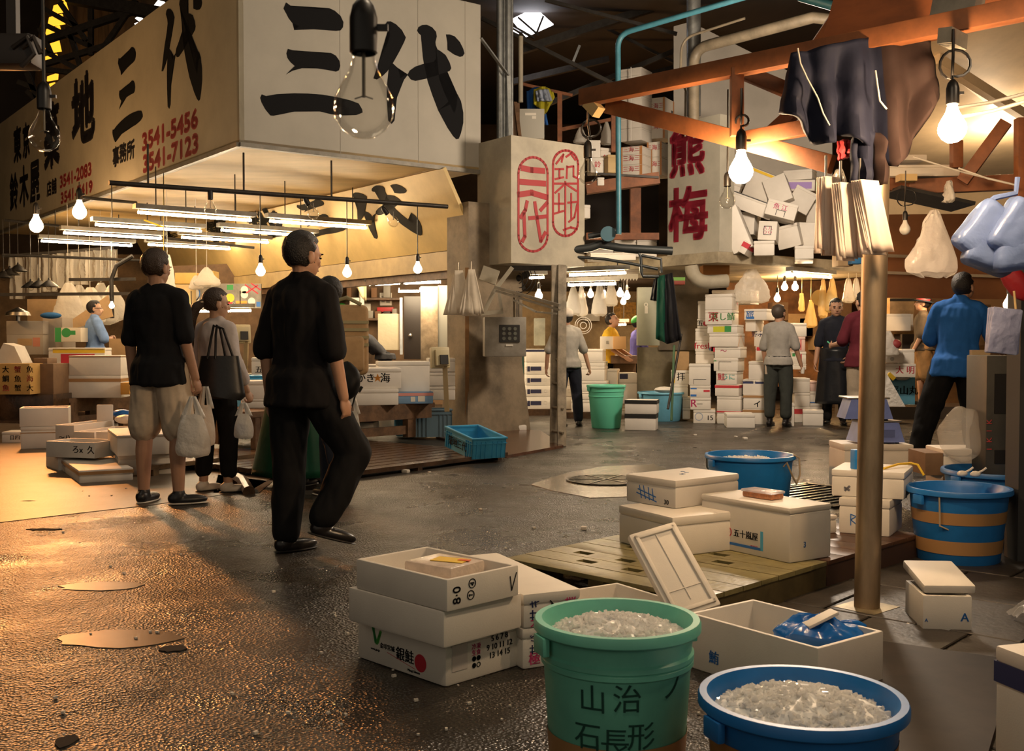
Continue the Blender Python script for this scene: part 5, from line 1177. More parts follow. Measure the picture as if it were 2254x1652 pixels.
b = B(); b.lathe([(.18, 0), (.16, .05), (.02, .12)], c=W(40, 694, 16.2), seg=24); b.cyl(W(40, 694, 16.2), W(40, 706, 16.2), .03); one(b, 'pan_scale', STEEL, 'round steel pan scale on the grey cartons at the left', 'scale')
# ================================================================ mezzanine over the alley with the red-lettered sign
K0 = W(1580, 577, 15.2); ZK = K0.z; ZKT = zat(553, 15.2)
b = B(); LU, LV = 4.6, 3.4
q = [K0, K0 + U*LU, K0 + U*LU + VV*LV, K0 + VV*LV]
b.prism([(p.x, p.y) for p in q], Matrix.Translation((0, 0, ZK)), ZKT-ZK); struct(b, 'slab_mezzanine', mat('grimy_cream_edge', (.46, .39, .27), .6, noise_s=2.5, var=.25))
NV = -(VV.cross(UP))     # outward normal of the face that recedes to the left
if NV.y > 0: NV = -NV
sg = thing('red_name_sign', 'cream sign box with two red characters on the corner of the mezzanine', 'sign', K0)
SX = VV; wS = 1.02; zt = zat(250, 15.2)
o = K0 + Vector((0, 0, ZKT-ZK))
b = B(); pts = [o + U*.03, o + U*.33, o + U*.33 + VV*wS, o + U*.03 + VV*wS]; b.prism([(p.x, p.y) for p in pts], Matrix.Translation((0, 0, o.z+.002)), zt-o.z); b.obj('box', mat('grey_cream_sign', (.46, .43, .35), .6, noise_s=2, var=.1), sg, world=True, smooth=False)
RK = mat('kanji_red', (.36, .02, .045), .6)
oo = o + U*.026; nn = -U
def k_st(px, py): d = ray_plane(px, py, oo, U) - oo; return d.dot(-VV), d.z
for ch, bx in (('熊', (1475, 1550, 290, 392)), ('梅', (1475, 1557, 424, 535))):
    s0, s1 = k_st(bx[0], 400)[0], k_st(bx[1], 400)[0]; xm = (bx[0]+bx[1])/2; z0, z1 = k_st(xm, bx[3])[1], k_st(xm, bx[2])[1]; h = (z1-z0)*1.12
    M = frame(oo - U*.004, -VV, UP)
    lettering([(ch, h, M @ Matrix.Translation(((s0+s1)/2 + dx, (z0+z1)/2 + dy, 0)), {'sx': (s1-s0)*1.08/h}) for dx in (-.022, 0, .022) for dy in (-.022, 0, .022)], RK, sg, world=True)
# pale tall panel and pipes behind it
b = B(); pane(b, [(1483, 58), (1512, 50), (1548, 62), (1832, 205), (1832, 560), (1483, 300)], 17.2); struct(b, 'wall_pale_panel', mat('pale_panel', (.50, .46, .40), .6, noise_s=1, var=.08))
def pipe(name, pts, r, m_, label, cat='pipe', seg=12): 
    b = B(); b.tube(pts, r, seg); return one(b, name, m_, label, cat)
def bend(p0, p1, p2, n=6, f=.3):
    p0, p1, p2 = Vector(p0), Vector(p1), Vector(p2); a = p1 + (p0-p1).normalized()*f; c = p1 + (p2-p1).normalized()*f
    return [p0] + [((1-t)**2)*a + 2*t*(1-t)*p1 + t*t*c for t in [k/n for k in range(n+1)]] + [p2]
BLUEPIPE = mat('blue_painted_pipe', (.05, .20, .26), .45, noise_s=6, var=.15)
pipe('water_pipe', bend(W(1362, 515, 14.2), W(1360, 76, 14.2), W(1660, -12, 13.4), f=.18)[0:] + [W(1800, -60, 13.0)], .036, BLUEPIPE, 'blue painted water pipe rising past the mezzanine and bending toward the right')
pipe('water_pipe', [W(1760, -8, 9), W(1850, 18, 9), W(1900, 45, 9)], .04, BLUEPIPE, 'short blue-grey pipe at the top above the hung clothes')
GP = mat('brown_grey_pipe', (.27, .22, .15), .5, noise_s=4, var=.2)
pipe('drain_pipe', bend(W(1527, 275, 15.0), W(1527, 108, 15.0), W(1640, 78, 14.5), f=.22) + [W(1790, 38, 14.0), W(1842, 44, 13.9)], .075, GP, 'thick brown-grey drain pipe bending right above the red-lettered sign')
pipe('cable_pipe', bend(W(1498, 170, 14.9), W(1500, 85, 14.9), W(1640, 40, 14.4), f=.2), .018, GP, 'thin cable pipe curving above the thick drain pipe')
pipe('cable_pipe', [W(1508, 300, 15.7), W(1509, 200, 15.5), W(1499, 172, 14.95)], .015, GP, 'thin vertical cable pipe beside the thick drain pipe')
for k, (px, Y, r, y1) in enumerate([(1527, 15.3, .10, 255)]):
    pipe('steel_post', [W(px, y1, Y), W(px, -30, Y)], r, ZINC, 'grey steel post rising behind the thick drain pipe', 'post', 10)
st = thing('conduit_bundle', 'bundle of grey vertical conduits beside the big corner sign', 'conduit', W(1112, 300, 14.6))
for px, r in ((1100, .045), (1111, .03), (1119, .055), (1127, .02)):
    b = B(); b.cyl(W(px, 305, 14.7), W(px, -40, 14.7), r, seg=10); b.obj('conduit', ZINC, st, world=True)
b = B(); b.bar(W(1058, 84, 14.3), W(1120, 168, 14.6), .05, .02); b.bar(W(1120, 168, 14.5), W(1124, 300, 14.5), .08, .05); b.obj('brace', ZINC, st, world=True)
pipe('white_rod', [W(1146, 225, 15.5), W(1146, 80, 15.5)], .035, CREAM, 'pale vertical rod under the roof light', 'rod')
b = B(); b.bar(W(1258, 145, 18), W(1276, 100, 18), .04, .04); one(b, 'lamp_stick', ZINC, 'short slanted unlit tube high in the dark roof', 'lamp')
# things stored on the box roofs between the two signs
plain(1138, 1198, 240, 305, 15.2, .5, mat('grey_cabinet_paint', (.42, .40, .34), .5), 'cabinet', 'grey cabinet standing on top of the seal sign box', 'cabinet', marks=[('F', 'b', .3, .78, .7, .86, MATS['paper']), ('F', 'b', .55, .66, .7, .76, MATS['paper'])])
b = B(); b.bar(W(1136, 300, 14.9), W(1136, 228, 15.0), .10, .03); b.bar(W(1144, 303, 14.85), W(1134, 225, 15), .05, .03); one(b, 'dark_board', WOODB, 'dark boards leaning on the grey cabinet above the seal sign', 'boards')
def hangcloth(poly_top, poly_bot, Y, m_, name, label, cat, folds=5, amp=.03, nu=21, nv=11, thick=.012, seed=0, mats=None, split=None):
    b = B()
    def lerp_list(L, t):
        n = len(L)-1; x = min(n-1e-6, max(0, t*n)); k = int(x); f = x-k
        return (L[k][0]*(1-f) + L[k+1][0]*f, L[k][1]*(1-f) + L[k+1][1]*f)
    def fn(i, j):
        a = lerp_list(poly_top, i); c = lerp_list(poly_bot, i); px = a[0]*(1-j) + c[0]*j; py = a[1]*(1-j) + c[1]*j
        p = W(px, py, Y); p.y += amp*math.sin(i*folds*2*PI/2 + seed)*(.3+j) + amp*1.2*noise.noise(Vector((i*4+seed, j*3, seed))); return p
    b.grid(fn, nu, nv)
    if split is not None:
        for f in b.bm.faces:
            c = f.calc_center_median(); 
            px = CX + c.x/c.y*F; f.material_index = 1 if px > split(c) else 0
    o = one(b, name, mats or m_, label, cat); md = o.modifiers.new('s', 'SOLIDIFY'); md.thickness = thick; md.offset = 0
    for p in o.data.polygons: p.use_smooth = True
    return o
hangcloth([(1160, 200), (1185, 190), (1190, 195)], [(1162, 250), (1185, 265), (1205, 275)], 15.6, cloth('royal_blue_cloth', (.03, .12, .40)), 'blue_cloth', 'blue cloth hanging behind the yellow one on top of the boxes', 'cloth', thick=.03)
hangcloth([(1176, 196), (1200, 190), (1216, 202)], [(1176, 228), (1200, 250), (1220, 215)], 15.4, cloth('yellow_cloth', (.50, .44, .03)), 'yellow_cloth', 'yellow cloth with pale blue hanging between the two sign boxes', 'cloth', thick=.03)
hangcloth([(1180, 200), (1205, 196)], [(1184, 222), (1214, 222)], 15.3, cloth('pale_blue_cloth', (.35, .40, .5)), 'pale_blue_cloth', 'pale blue crumpled cloth in front of the yellow one', 'cloth', thick=.03)
# orange timber frame of the storage rack
rk = thing('storage_rack', 'rust-orange timber storage rack on the mezzanine behind the blue pipe', 'rack', W(1360, 400, 15.6))
for k, (x0, y0, x1, y1, Y, wd) in enumerate([(1150, 185, 1260, 210, 16.5, .04), (1232, 205, 1232, 312, 16.2, .07), (1352, 215, 1352, 335, 15.9, .09), (1235, 285, 1350, 262, 17, .05), (1290, 415, 1450, 392, 15.3, .16), (1398, 415, 1398, 520, 16.5, .16), (1290, 520, 1450, 520, 16.0, .10), (1310, 382, 1450, 390, 15.2, .03)]):
    b = B(); b.bar(W(x0, y0, Y), W(x1, y1, Y), wd, wd); b.obj('beam', RUST if k != 7 else DARKM, rk, world=True)
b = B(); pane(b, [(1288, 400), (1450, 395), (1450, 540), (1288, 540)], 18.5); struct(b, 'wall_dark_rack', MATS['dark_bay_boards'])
# white box tower on the mezzanine
gw = 'foam boxes of the tall tower on the mezzanine'
ys = [150, 167, 190, 213, 236, 259, 282, 310]
for k in range(7):
    pb(1367, 1410, ys[k], ys[k+1], 16.6, -.55, .40, 'white foam box in the tall tower behind the blue pipe, %s from the top' % ['first', 'second', 'third', 'fourth', 'fifth', 'sixth', 'seventh'][k], lid_t=.03)
b = B(); b.bar(W(1389, 310, 16.5), W(1389, 148, 16.5), .02, .012); one(b, 'binding_strap', FOAM, 'white strap tied round the tall box tower behind the blue pipe', 'strap')
OT = mat('orange_tape', (.52, .24, .09), .5)
for k, (xl, xr, yt, yb, Y) in enumerate([(1366, 1412, 322, 340, 16.2), (1366, 1412, 340, 362, 16.2), (1366, 1412, 362, 388, 16.2), (1425, 1462, 215, 262, 16.8), (1425, 1462, 262, 305, 16.8), (1425, 1455, 312, 345, 16.5), (1425, 1455, 345, 386, 16.5)]):
    pb(xl, xr, yt, yb, Y, -.5, .4, 'white box edged with orange tape on the mezzanine, %s' % ['top of the front three', 'middle of the front three', 'bottom of the front three', 'upper of the back pair', 'lower of the back pair', 'upper of the right front pair', 'lower of the right front pair'][k], lid_t=.02, marks=[('F', 'b', .0, 0, .12, 1, OT), ('F', 'b', .88, 0, 1, 1, OT), ('F', 't', '三海三', .5, .6, .09, REDI), ('R', 'b', .88, 0, 1, 1, OT)])
for k, (xl, xr, yt, yb, Y, rz, m_, lb) in enumerate([(1296, 1322, 308, 346, 15.8, .1, FOAM, 'white box with red mark hanging on the rack, left of the blue pipe'), (1322, 1345, 325, 372, 15.9, .5, FOAM, 'tilted white box with red characters left of the blue pipe'), (1300, 1330, 346, 380, 15.8, .1, FOAM, 'white box with red kana under the marked box left of the blue pipe'), (1338, 1358, 340, 380, 15.7, .3, WOODL, 'pale brown box beside the blue pipe'), (1315, 1330, 390, 408, 15.2, 0, FOAM, 'small white box at the rack end by the big clear bulb'), (1275, 1300, 450, 480, 15.2, .4, FOAM, 'white box end peeking past the seal sign box')]):
    pb(xl, xr, yt, yb, Y, rz, .3, lb, mat_=m_, marks=[('F', 't', '鈴', .5, .5, .1, REDI)] if k in (1, 2) else ())
for k, (xl, xr, yt, yb, Y) in enumerate([(1298, 1350, 540, 562, 16.4), (1352, 1400, 526, 560, 16.8), (1402, 1446, 526, 556, 16.8), (1385, 1446, 545, 565, 16.0), (1300, 1400, 556, 572, 15.9)]):
    pb(xl, xr, yt, yb, Y, .05, .4, 'white foam box lying on the mezzanine behind the dark pipes, %s' % ['left one', 'middle one', 'right one', 'front right one', 'front left flat one'][k])
for k, (px, py, h, lb) in enumerate([(1278, 280, .25, 'pale plastic bag hanging in the rack, left one'), (1335, 268, .35, 'pale plastic bag hanging in the rack near the orange post')]): bag(None, .04, .2, h, 16.3, px, py, MILKY, lb, seed=40+k)
# dark valve pipes between the two boxes
DP = mat('dark_wet_pipe', (.035, .04, .04), .4, .3)
for k, (pts, r, lb) in enumerate([([(1262, 550), (1300, 545), (1320, 538), (1370, 546), (1480, 552)], .055, 'thick dark pipe running under the storage rack to the red-lettered sign'), ([(1295, 520), (1330, 515), (1365, 505), (1362, 515)], .04, 'dark valve pipe joining the blue water pipe'), ([(1350, 550), (1405, 555), (1410, 565), (1412, 600), (1415, 608), (1450, 608)], .022, 'thin pipe stepping down beside the green apron'), ([(1262, 565), (1330, 570), (1390, 580), (1448, 592)], .02, 'thin sloping dark pipe under the mezzanine'), ([(1412, 562), (1455, 570), (1456, 600)], .02, 'thin angled pipe right of the stepped one')]):
    pipe('dark_pipe', [W(x, y, 14.4) for x, y in pts], r, DP, lb)
b = B(); b.lathe([(.0, -.05), (.10, -.05), (.10, .05), (0, .05)], c=W(1338, 515, 14.3), seg=18, rot=Matrix.Rotation(PI/2, 3, 'X')); one(b, 'pipe_valve', mat('blue_valve', (.05, .13, .17), .5), 'blue-grey round valve on the dark pipes', 'valve')

# ---------------------------------------------------------------- heap of tilted foam boxes on the mezzanine
HB = [(1618, 505, 44, 100, -22, 15.4, 'white foam box standing on its end at the left foot of the heap', {'F': 1}), (1655, 452, 96, 34, 22, 15.8, 'white foam box with a black edge sliding down the heap', {}), (1672, 412, 60, 70, 25, 16.2, 'white foam box with a yellow edge near the top of the heap', {}), (1712, 418, 50, 60, -20, 16.0, 'white foam lid box standing high in the middle of the heap', {}), (1720, 462, 66, 36, 16, 15.5, 'foam box with red characters tilted in the middle of the heap', {'t': 1}), (1757, 385, 62, 22, 0, 16.4, 'white foam box on top of the heap, upper of the two flat ones', {}), (1760, 408, 66, 24, 2, 16.3, 'white foam box on top of the heap, lower of the two flat ones', {'p': 1}), (1765, 440, 50, 50, 30, 16.1, 'white foam box wedged upright right of the heap centre', {}), (1645, 492, 34, 50, 2, 16.0, 'foam box with a yellowish face behind the standing one', {}), (1690, 508, 40, 42, 4, 15.5, 'foam box with red and blue marks in the lower heap', {'m': 1}), (1682, 546, 44, 32, 0, 15.35, 'foam box at the bottom of the heap with a handle slot', {}), (1735, 520, 50, 50, -12, 15.7, 'tilted white foam box in the lower right heap', {}), (1772, 520, 44, 60, 3, 15.8, 'white foam box hidden behind the paper bag sheaf', {}), (1770, 556, 40, 30, 0, 15.5, 'low white foam box at the right bottom of the heap', {}), (1640, 545, 16, 28, 30, 15.3, 'thin red-edged foam lid at the bottom of the heap', {'r': 1}), (1800, 470, 44, 44, 8, 16.2, 'white foam box at the right end of the heap', {}), (1610, 420, 34, 40, 20, 16.5, 'white foam box at the far left back of the heap', {})]
for k, (px, py, w_, h_, roll, Y, lb, fl) in enumerate(HB):
    c = W(px, py, Y); ww, hh = w_*Y/F, h_*Y/F
    R = Matrix.Rotation(-.35 + .12*math.sin(k*2.1), 3, 'Z') @ Matrix.Rotation(math.radians(roll), 3, 'Y') @ Matrix.Rotation(.12*math.sin(k*1.3), 3, 'X')
    o = c - R @ Vector((0, -.15, hh/2))
    mk = []
    if 't' in fl: mk = [('F', 't', '魚 江', .45, .6, .09, PINKI), ('F', 's', .5, .3, [[(-.06, -.05), (-.06, .03), (.06, .03), (.06, -.05)]], .008, INK)]
    if 'm' in fl: mk = [('F', 's', .5, .5, [[(-.05, -.06), (-.05, .06), (.05, .06), (.05, -.06), (-.05, -.06)]], .008, INK), ('F', 't', '八 八\n○ ○', .5, .5, .06, PINKI)]
    if 'p' in fl: mk = [('F', 'b', .1, .2, .9, .8, mat('lilac_print', (.38, .25, .6), .6))]
    foam_box(o, 0, ww, .38, hh, lb, 'heap of foam boxes on the mezzanine', rot=R, marks=mk, kind='lid' if k % 3 else 'solid', tape=[(.93, .99, RUBBER)] if k == 1 else [(.9, .98, YELI)] if k == 2 else [(.5, .9, REDI)] if 'r' in fl else ())
plain(1876, 1900, 563, 580, 15.2, .2, mat('blue_card', (.03, .16, .34), .6), 'carton', 'small blue carton on the mezzanine edge beside the steel pole', 'carton')
plain(1845, 1878, 555, 585, 15.4, .3, CARD, 'carton', 'brown carton on the mezzanine edge under the paper bag sheaf', 'carton')

# ---------------------------------------------------------------- under the mezzanine: alley shop
ZA = 2.40
b = B(); b.box((3.3, 22.0, ZA+.03), (6.4, 8.6, .04)); struct(b, 'ceiling_alley', MATS['alley_ceiling'] if 'alley_ceiling' in MATS else mat('alley_ceiling', (.16, .10, .05), .8, noise_s=2, var=.2))
area_light('alley_shop_fill', (1.9, 20.0, 2.5), (1.9, 20.5, 0), 2.2, 800, (1.0, .72, .42))  # area fill added to brighten the alley shop, besides its hung bulbs
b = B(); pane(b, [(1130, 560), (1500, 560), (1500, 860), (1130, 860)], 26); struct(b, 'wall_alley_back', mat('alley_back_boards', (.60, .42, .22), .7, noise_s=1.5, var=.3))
for k, (xl, yl, xr, yr, Y) in enumerate([(1253, 605, 1378, 600, 15.0), (1250, 627, 1356, 624, 15.8), (1165, 611, 1198, 610, 16.5), (1345, 714, 1378, 714, 20)]):
    tube_lamp(W(xl, yl, Y), W(xr, yr, Y), ['bright fluorescent tube under the mezzanine, front one', 'bright fluorescent tube under the mezzanine, second one', 'short fluorescent tube behind the fan and ladder', 'small fluorescent tube between the yellow and purple shirts'][k], hang=ZA+.03 if k > 1 else ZK)
for k, (px, py, Y) in enumerate([(1186, 651, 16.5), (1365, 646, 18.5), (1380, 652, 19.5), (1300, 648, 20), (1282, 650, 21), (1330, 650, 21), (1372, 664, 22)]):
    bulb(W(px, py, Y), .06, 2, 'lit bulb hanging in the alley shop, %s' % ['behind the ladder', 'nearest the grey cold-store door', 'second from the grey cold-store door', 'in the middle', 'left of the middle', 'right of the middle', 'lowest one'][k], top=ZA+.02, group='bulbs in the alley shop')
for k, (px, py, h, w1, Y) in enumerate([(1262, 628, .48, .26, 17.5), (1280, 630, .5, .2, 18), (1320, 622, .55, .25, 17.8), (1345, 615, .45, .22, 18.2)]):
    bag(None, .05, w1, h, Y, px, py, MILK2, 'white plastic bag hanging in the alley shop, %s from the ladder' % ['first', 'second', 'third', 'fourth'][k], group='bags in the alley shop', seed=60+k, hang=ZA+.03)
# scalloped valance
b = B()
for k in range(7):
    c = W(1362+6.5*k, 612, 17); s_ = .024
    b.prism([(-s_, .07), (s_, .07), (s_, 0), (0, -.04), (-s_, 0)], frame(c, (1, 0, 0), UP), .01)
one(b, 'scalloped_valance', MATS['paper'], 'cream scalloped valance above the alley shop opening', 'valance')
# cold-store door and lower wall
plain(1403, 1452, 632, 760, 16.2, .12, mat('grey_green_door', (.36, .36, .27), .5, noise_s=2, var=.08), 'cold_store_hatch', 'grey-green cold-store door with a pale latch plate right of the alley shop', 'door', marks=[('F', 'b', .32, .55, .46, .67, MATS['paper']), ('F', 'o', .38, .70, .03, MATS['paper'], .012)])
b = B(); pane(b, [(1403, 764), (1530, 764), (1530, 935), (1403, 935)], 16.95); struct(b, 'wall_olive', mat('olive_dirty_wall', (.17, .14, .08), .6, noise_s=2, var=.3))
b = B(); pane(b, [(1450, 590), (1560, 590), (1560, 770), (1450, 770)], 16.9); struct(b, 'wall_cold_store', mat('brown_grey_wall', (.14, .11, .07), .6, noise_s=2, var=.3))
hangcloth([(1448, 608), (1480, 600)], [(1444, 745), (1470, 757), (1500, 748)], 15.3, cloth('dark_green_apron', (.012, .07, .045), .4, .5), 'green_apron', 'dark green rubber apron hanging beside the cold-store door', 'apron', mats=[MATS['dark_green_apron'], cloth('black_apron', (.015, .015, .018), .4, .5)], split=lambda c: 1462 if noise.noise(Vector((c.z*2, 0, 0))) > -.5 else 1490)
hangcloth([(1440, 615), (1452, 605)], [(1432, 660), (1450, 664)], 15.4, MATS['black_apron'], 'black_sleeve', 'dark sleeve of a coat hanging left of the green apron', 'clothing')
plain(1476, 1508, 610, 626, 15.6, .25, mat('green_red_crate', (.25, .04, .02), .5), 'small_crate', 'small red crate with a green rim under the mezzanine', 'crate', marks=[('F', 'b', 0, .55, 1, 1, mat('leaf_plastic', (.12, .32, .03), .5))])
pipe('green_stick', [W(1478, 925, 15.0), W(1484, 760, 15.3)], .018, mat('moss_stick', (.05, .12, .05), .6), 'dark green stick leaning on the olive wall', 'stick')
pipe('hand_pole', [W(1470, 900, 15.0), W(1500, 735, 15.4)], .018, DARKM, 'dark pole leaning on the olive wall next to the green stick', 'pole')
pipe('drain_elbow', bend(W(1522, 585, 15.6), W(1524, 622, 15.6), W(1600, 618, 15.7), f=.25), .10, CREAM, 'fat cream drain elbow under the mezzanine')
plain(1548, 1606, 583, 604, 15.8, .3, mat('orange_carton', (.45, .2, .06), .7), 'carton', 'flat orange-brown carton hung under the mezzanine', 'carton')
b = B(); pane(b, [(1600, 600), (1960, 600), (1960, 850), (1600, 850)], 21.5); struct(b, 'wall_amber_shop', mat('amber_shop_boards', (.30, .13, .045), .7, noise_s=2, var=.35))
point_light('amber_shop_light', W(1748, 640, 18.5), 130, (1, .58, .22), .12)
p0, p1 = W(1742, 603, 15.9), W(1829, 610, 16.6); tube_lamp(p0, p1, 'lit fluorescent tube below the mezzanine edge above the man in the dark apron')
for k, (px, py, lit) in enumerate([(1750, 632, 1), (1711, 657, 2), (1727, 632, 2)]): bulb(W(px, py, 18.2), .055, lit, 'glowing bulb in the amber shop, %s' % ['brightest one', 'lowest one above the grey-haired man', 'one left of the brightest'][k], top=ZA+.02)
YB_ = film('amber_bag_film', (.80, .62, .28), .75, .3)
for k, (px, py, h, w1, Y, m_) in enumerate([(1785, 660, .45, .20, 17.6, YB_), (1812, 615, .62, .16, 17.4, YB_), (1832, 612, .55, .22, 17.3, YB_), (1765, 645, .3, .1, 17.8, YB_), (1868, 612, .4, .2, 17.5, MILK2), (1885, 612, .35, .15, 17.6, MILK2)]):
    bag(None, .05, w1, h, Y, px, py, m_, 'plastic bag hanging in the amber shop, %s' % ['long amber one left of the apron man', 'amber one above his head', 'widest amber one', 'small narrow amber one', 'grey-white one left of the steel pole', 'grey-white one touching the steel pole'][k], seed=70+k, hang=ZA+.03)
b = B(); b.lathe([(0, 0), (.12, .01), (.13, .02), (.0, .04)], c=W(1803, 655, 17.5), seg=24, rot=Matrix.Rotation(PI/2, 3, 'X')); one(b, 'straw_fan', mat('straw', (.45, .28, .08), .8), 'round straw fan with a blue-green centre among the amber bags', 'fan')
bag(None, .12, .55, .5, 15.9, 1655, 592, MILKY, 'large crumpled plastic bag bulging over the back box of the big stack', seed=90)
for k, (xl, xr, yt, yb) in enumerate([(1700, 1735, 665, 705), (1735, 1790, 690, 740), (1760, 1800, 700, 740), (1790, 1830, 735, 770), (1840, 1875, 665, 700)]):
    plain(xl, xr, yt, yb, 21.12, .4, CARD if k % 2 else CARDD, 'carton', 'brown carton stacked in the amber shop, %s' % ['upper left', 'middle', 'behind the middle', 'lower', 'upper right'][k], 'carton')

# ---------------------------------------------------------------- big stack of foam boxes, man-high
def z6(zx, zy): return 1480 + zx/4.86, 620 + zy/4.86
def stk(xl, xr, yt, yb, Y, label, marks=(), rz=-.42, dep=.45, **k):
    xl, yt = z6(xl, yt); xr, yb = z6(xr, yb); return pb(xl, xr, yt, yb, Y, rz, dep, label, marks=marks, **k)
RB = mat('red_band', (.55, .04, .05), .5); NB = NAVY
S = 'the middle column of the big foam stack'
o8 = ['topmost', 'second from the top', 'third from the top', 'fourth from the top', 'fifth from the top', 'sixth from the top', 'seventh from the top', 'eighth from the top', 'lowest']
def L_(k, col, ex=''): return f'white foam box, {o8[k]} in {col}' + ex
MB_ = 'the middle column of the big stack'
B9 = [(360, 625, 130, 300, [('R', 't', '々', .8, .4, .07, PINKI), ('R', 'b', .4, .7, .65, .8, mat('grey_slot', (.4, .38, .34), .7))], {}), (360, 625, 300, 458, [('F', 't', '東', .3, .5, .16, REDI), ('F', 't', '蒸し鯖', .65, .5, .12, GREENI)], {}), (385, 680, 458, 550, [('F', 'b', .2, .15, .58, .8, mat('lime_print', (.55, .55, .03), .6)), ('F', 'b', .58, .15, .8, .85, GREENI), ('F', 't', '海鮮', .38, .48, .08, INK)], {}), (405, 690, 550, 695, [('R', 's', .4, .5, [[(-.2, -.1), (.0, .08), (.25, -.1)]], .008, mat('orange_print', (.8, .32, .04), .6))], {}), (460, 715, 695, 815, [('F', 'b', -.05, .55, .02, .95, REDI), ('F', 't', '〜', .35, .6, .1, PINKI)], {}), (450, 690, 815, 955, [('F', 's', .5, .5, [[(-.1, -.08), (-.1, .04), (.08, .04)]], .006, INK), ('F', 'd', .07, .85, .02, GREENI)], {}), (475, 680, 955, 1100, [('F', 't', '鮭', .25, .55, .12, REDI), ('F', 't', 'うに', .6, .55, .1, mat('teal_print', (.1, .45, .42), .6))], {}), (465, 700, 1100, 1222, [], {'tape': [(.72, .95, RB)]}), (485, 720, 1222, 1375, [], {}), (485, 720, 1375, 1515, [('F', 't', 'd', .35, .35, .08, INK)], {'tape': [(.84, .95, RB)]})]
o8b = ['topmost', 'second from the top', 'third from the top', 'fourth from the top', 'fifth from the top', 'fifth from the bottom', 'fourth from the bottom', 'third from the bottom', 'second from the bottom', 'lowest']
ex = [' of the big stack', ', printed red and green', ', with a yellow and green label', '', '', '', ', printed red and teal', ', with a red band on top', '', ', with a thin red band']
zcur = 0.0
items = []
for k in range(len(B9)-1, -1, -1):
    xl, xr, yt, yb, mk, kw = B9[k]
    t, zcur = stk(xl, xr, yt, yb, 15.75, 'foam box, ' + o8b[k] + ' in the middle tower' + ex[k], mk, z0=zcur, **kw)
A9 = [(275, 372, 205, 395, []), (268, 380, 395, 498, [('F', 't', '五', .25, .5, .1, INK), ('F', 'd', .75, .5, .035, REDI)]), (248, 395, 498, 628, [('F', 't', '三', .7, .5, .06, MATS['grey_slot'])]), (245, 410, 628, 745, [('F', 't', 'fresh', .5, .5, .13, REDI), ('F', 't', '札', .95, .2, .05, BLUEI)]), (250, 440, 745, 878, []), (180, 405, 878, 1106, [('F', 's', .6, .12, [[(-.12, -.02), (-.12, .05), (.06, .05)]], .006, INK)]), (190, 405, 1106, 1236, [('F', 'b', .03, .68, .33, .78, BLUEI), ('F', 'b', .66, .45, .96, .62, REDI), ('F', 'b', .03, .08, .32, .24, BLUEI)]), (195, 408, 1236, 1368, [('F', 't', 'R', .15, .5, .16, PINKI), ('F', 't', '—', .45, .5, .08, INK)]), (228, 455, 1368, 1492, [('F', 'o', .25, .5, .06, mat('pale_blue_print', (.3, .36, .5), .6), .01), ('F', 't', '15', .75, .4, .1, INK)])]
exA = ['', ', red spot', '', ', red script', '', ', largest', ', blue and red bars', ', pink letter', ', with a number']
oA = ['topmost', 'second from the top', 'third from the top', 'fourth from the top', 'middle', 'fourth from the bottom', 'third from the bottom', 'second from the bottom', 'lowest']
zcur = 0.0
for k in range(len(A9)-1, -1, -1):
    xl, xr, yt, yb, mk = A9[k]; t, zcur = stk(xl, xr, yt, yb, 16.15 if k < 5 else 15.85, f'foam box, {oA[k]} in the left big tower{exA[k]}', mk, rz=-.18, z0=zcur, dep=.42)
C4 = [(25, 178, 745, 945, CARD, 'brown carton on top of the low column left of the big stack', []), (0, 178, 945, 1095, FOAM, 'foam box with a black character in the low column left of the big stack', [('F', 't', '拝', .5, .5, .13, INK), ('F', 'b', .02, .1, .16, .8, YELI)]), (-10, 165, 1095, 1232, FOAM, 'blank foam box in the low column left of the big stack', []), (110, 195, 1232, 1345, FOAM, 'foam box low behind the light blue tub, upper one', []), (110, 190, 1345, 1475, FOAM, 'foam box low behind the light blue tub, lower one', [])]
zcur = 0.03
for k in range(len(C4)-1, -1, -1):
    xl, xr, yt, yb, m_, lb, mk = C4[k]
    t, zcur = stk(xl, xr, yt, yb, 16.3, lb, mk, rz=-.1, dep=.35, mat_=m_, kind='solid' if m_ is CARD else 'lid', z0=zcur, **({'name': 'carton', 'cat': 'carton'} if m_ is CARD else {}))
D = [(440, 815, 85, 240, [('R', 't', '八八', .5, .5, .1, PINKI)], 'pinkish foam box at the top back of the big stack', 16.5, {}), (780, 995, 290, 402, [('F', 't', '旅', .25, .5, .13, BLUEI), ('F', 'b', .1, .1, .45, .3, BLUEI)], 'foam box with a blue label at the top of the right column', 16.0, {}), (785, 885, 410, 530, [], 'small foam box below the blue-labelled one in the right column', 16.1, {}), (880, 1000, 530, 690, [('F', 't', '野水産', .5, .8, .09, NAVY)], 'foam box with navy characters beside the back of the grey-haired man', 16.1, {}), (895, 1000, 690, 845, [('F', 'b', .1, .7, .45, .95, REDI), ('F', 'b', .45, .7, 1, .95, BLUEI)], 'foam box with red and blue bars behind the grey-haired man', 16.1, {}), (820, 985, 850, 1040, [], 'foam box behind the hip of the grey-haired man', 15.7, {}), (760, 990, 1045, 1212, [('F', 'b', .0, .74, .46, .92, NB), ('F', 'b', .54, .74, 1, .92, NB)], 'foam box with two navy bars in the right column of the big stack', 15.7, {}), (765, 1000, 1212, 1362, [('F', 't', 'ィ', .6, .4, .13, INK)], 'brown-taped foam box with a black mark, second from the floor behind the grey-haired man', 15.65, {'tape': [(.82, .98, BROWNT)]}), (760, 1020, 1362, 1515, [], 'lowest foam box with brown tape in the right column of the big stack', 15.65, {'tape': [(.78, .96, BROWNT)]})]
zcur = 0.0
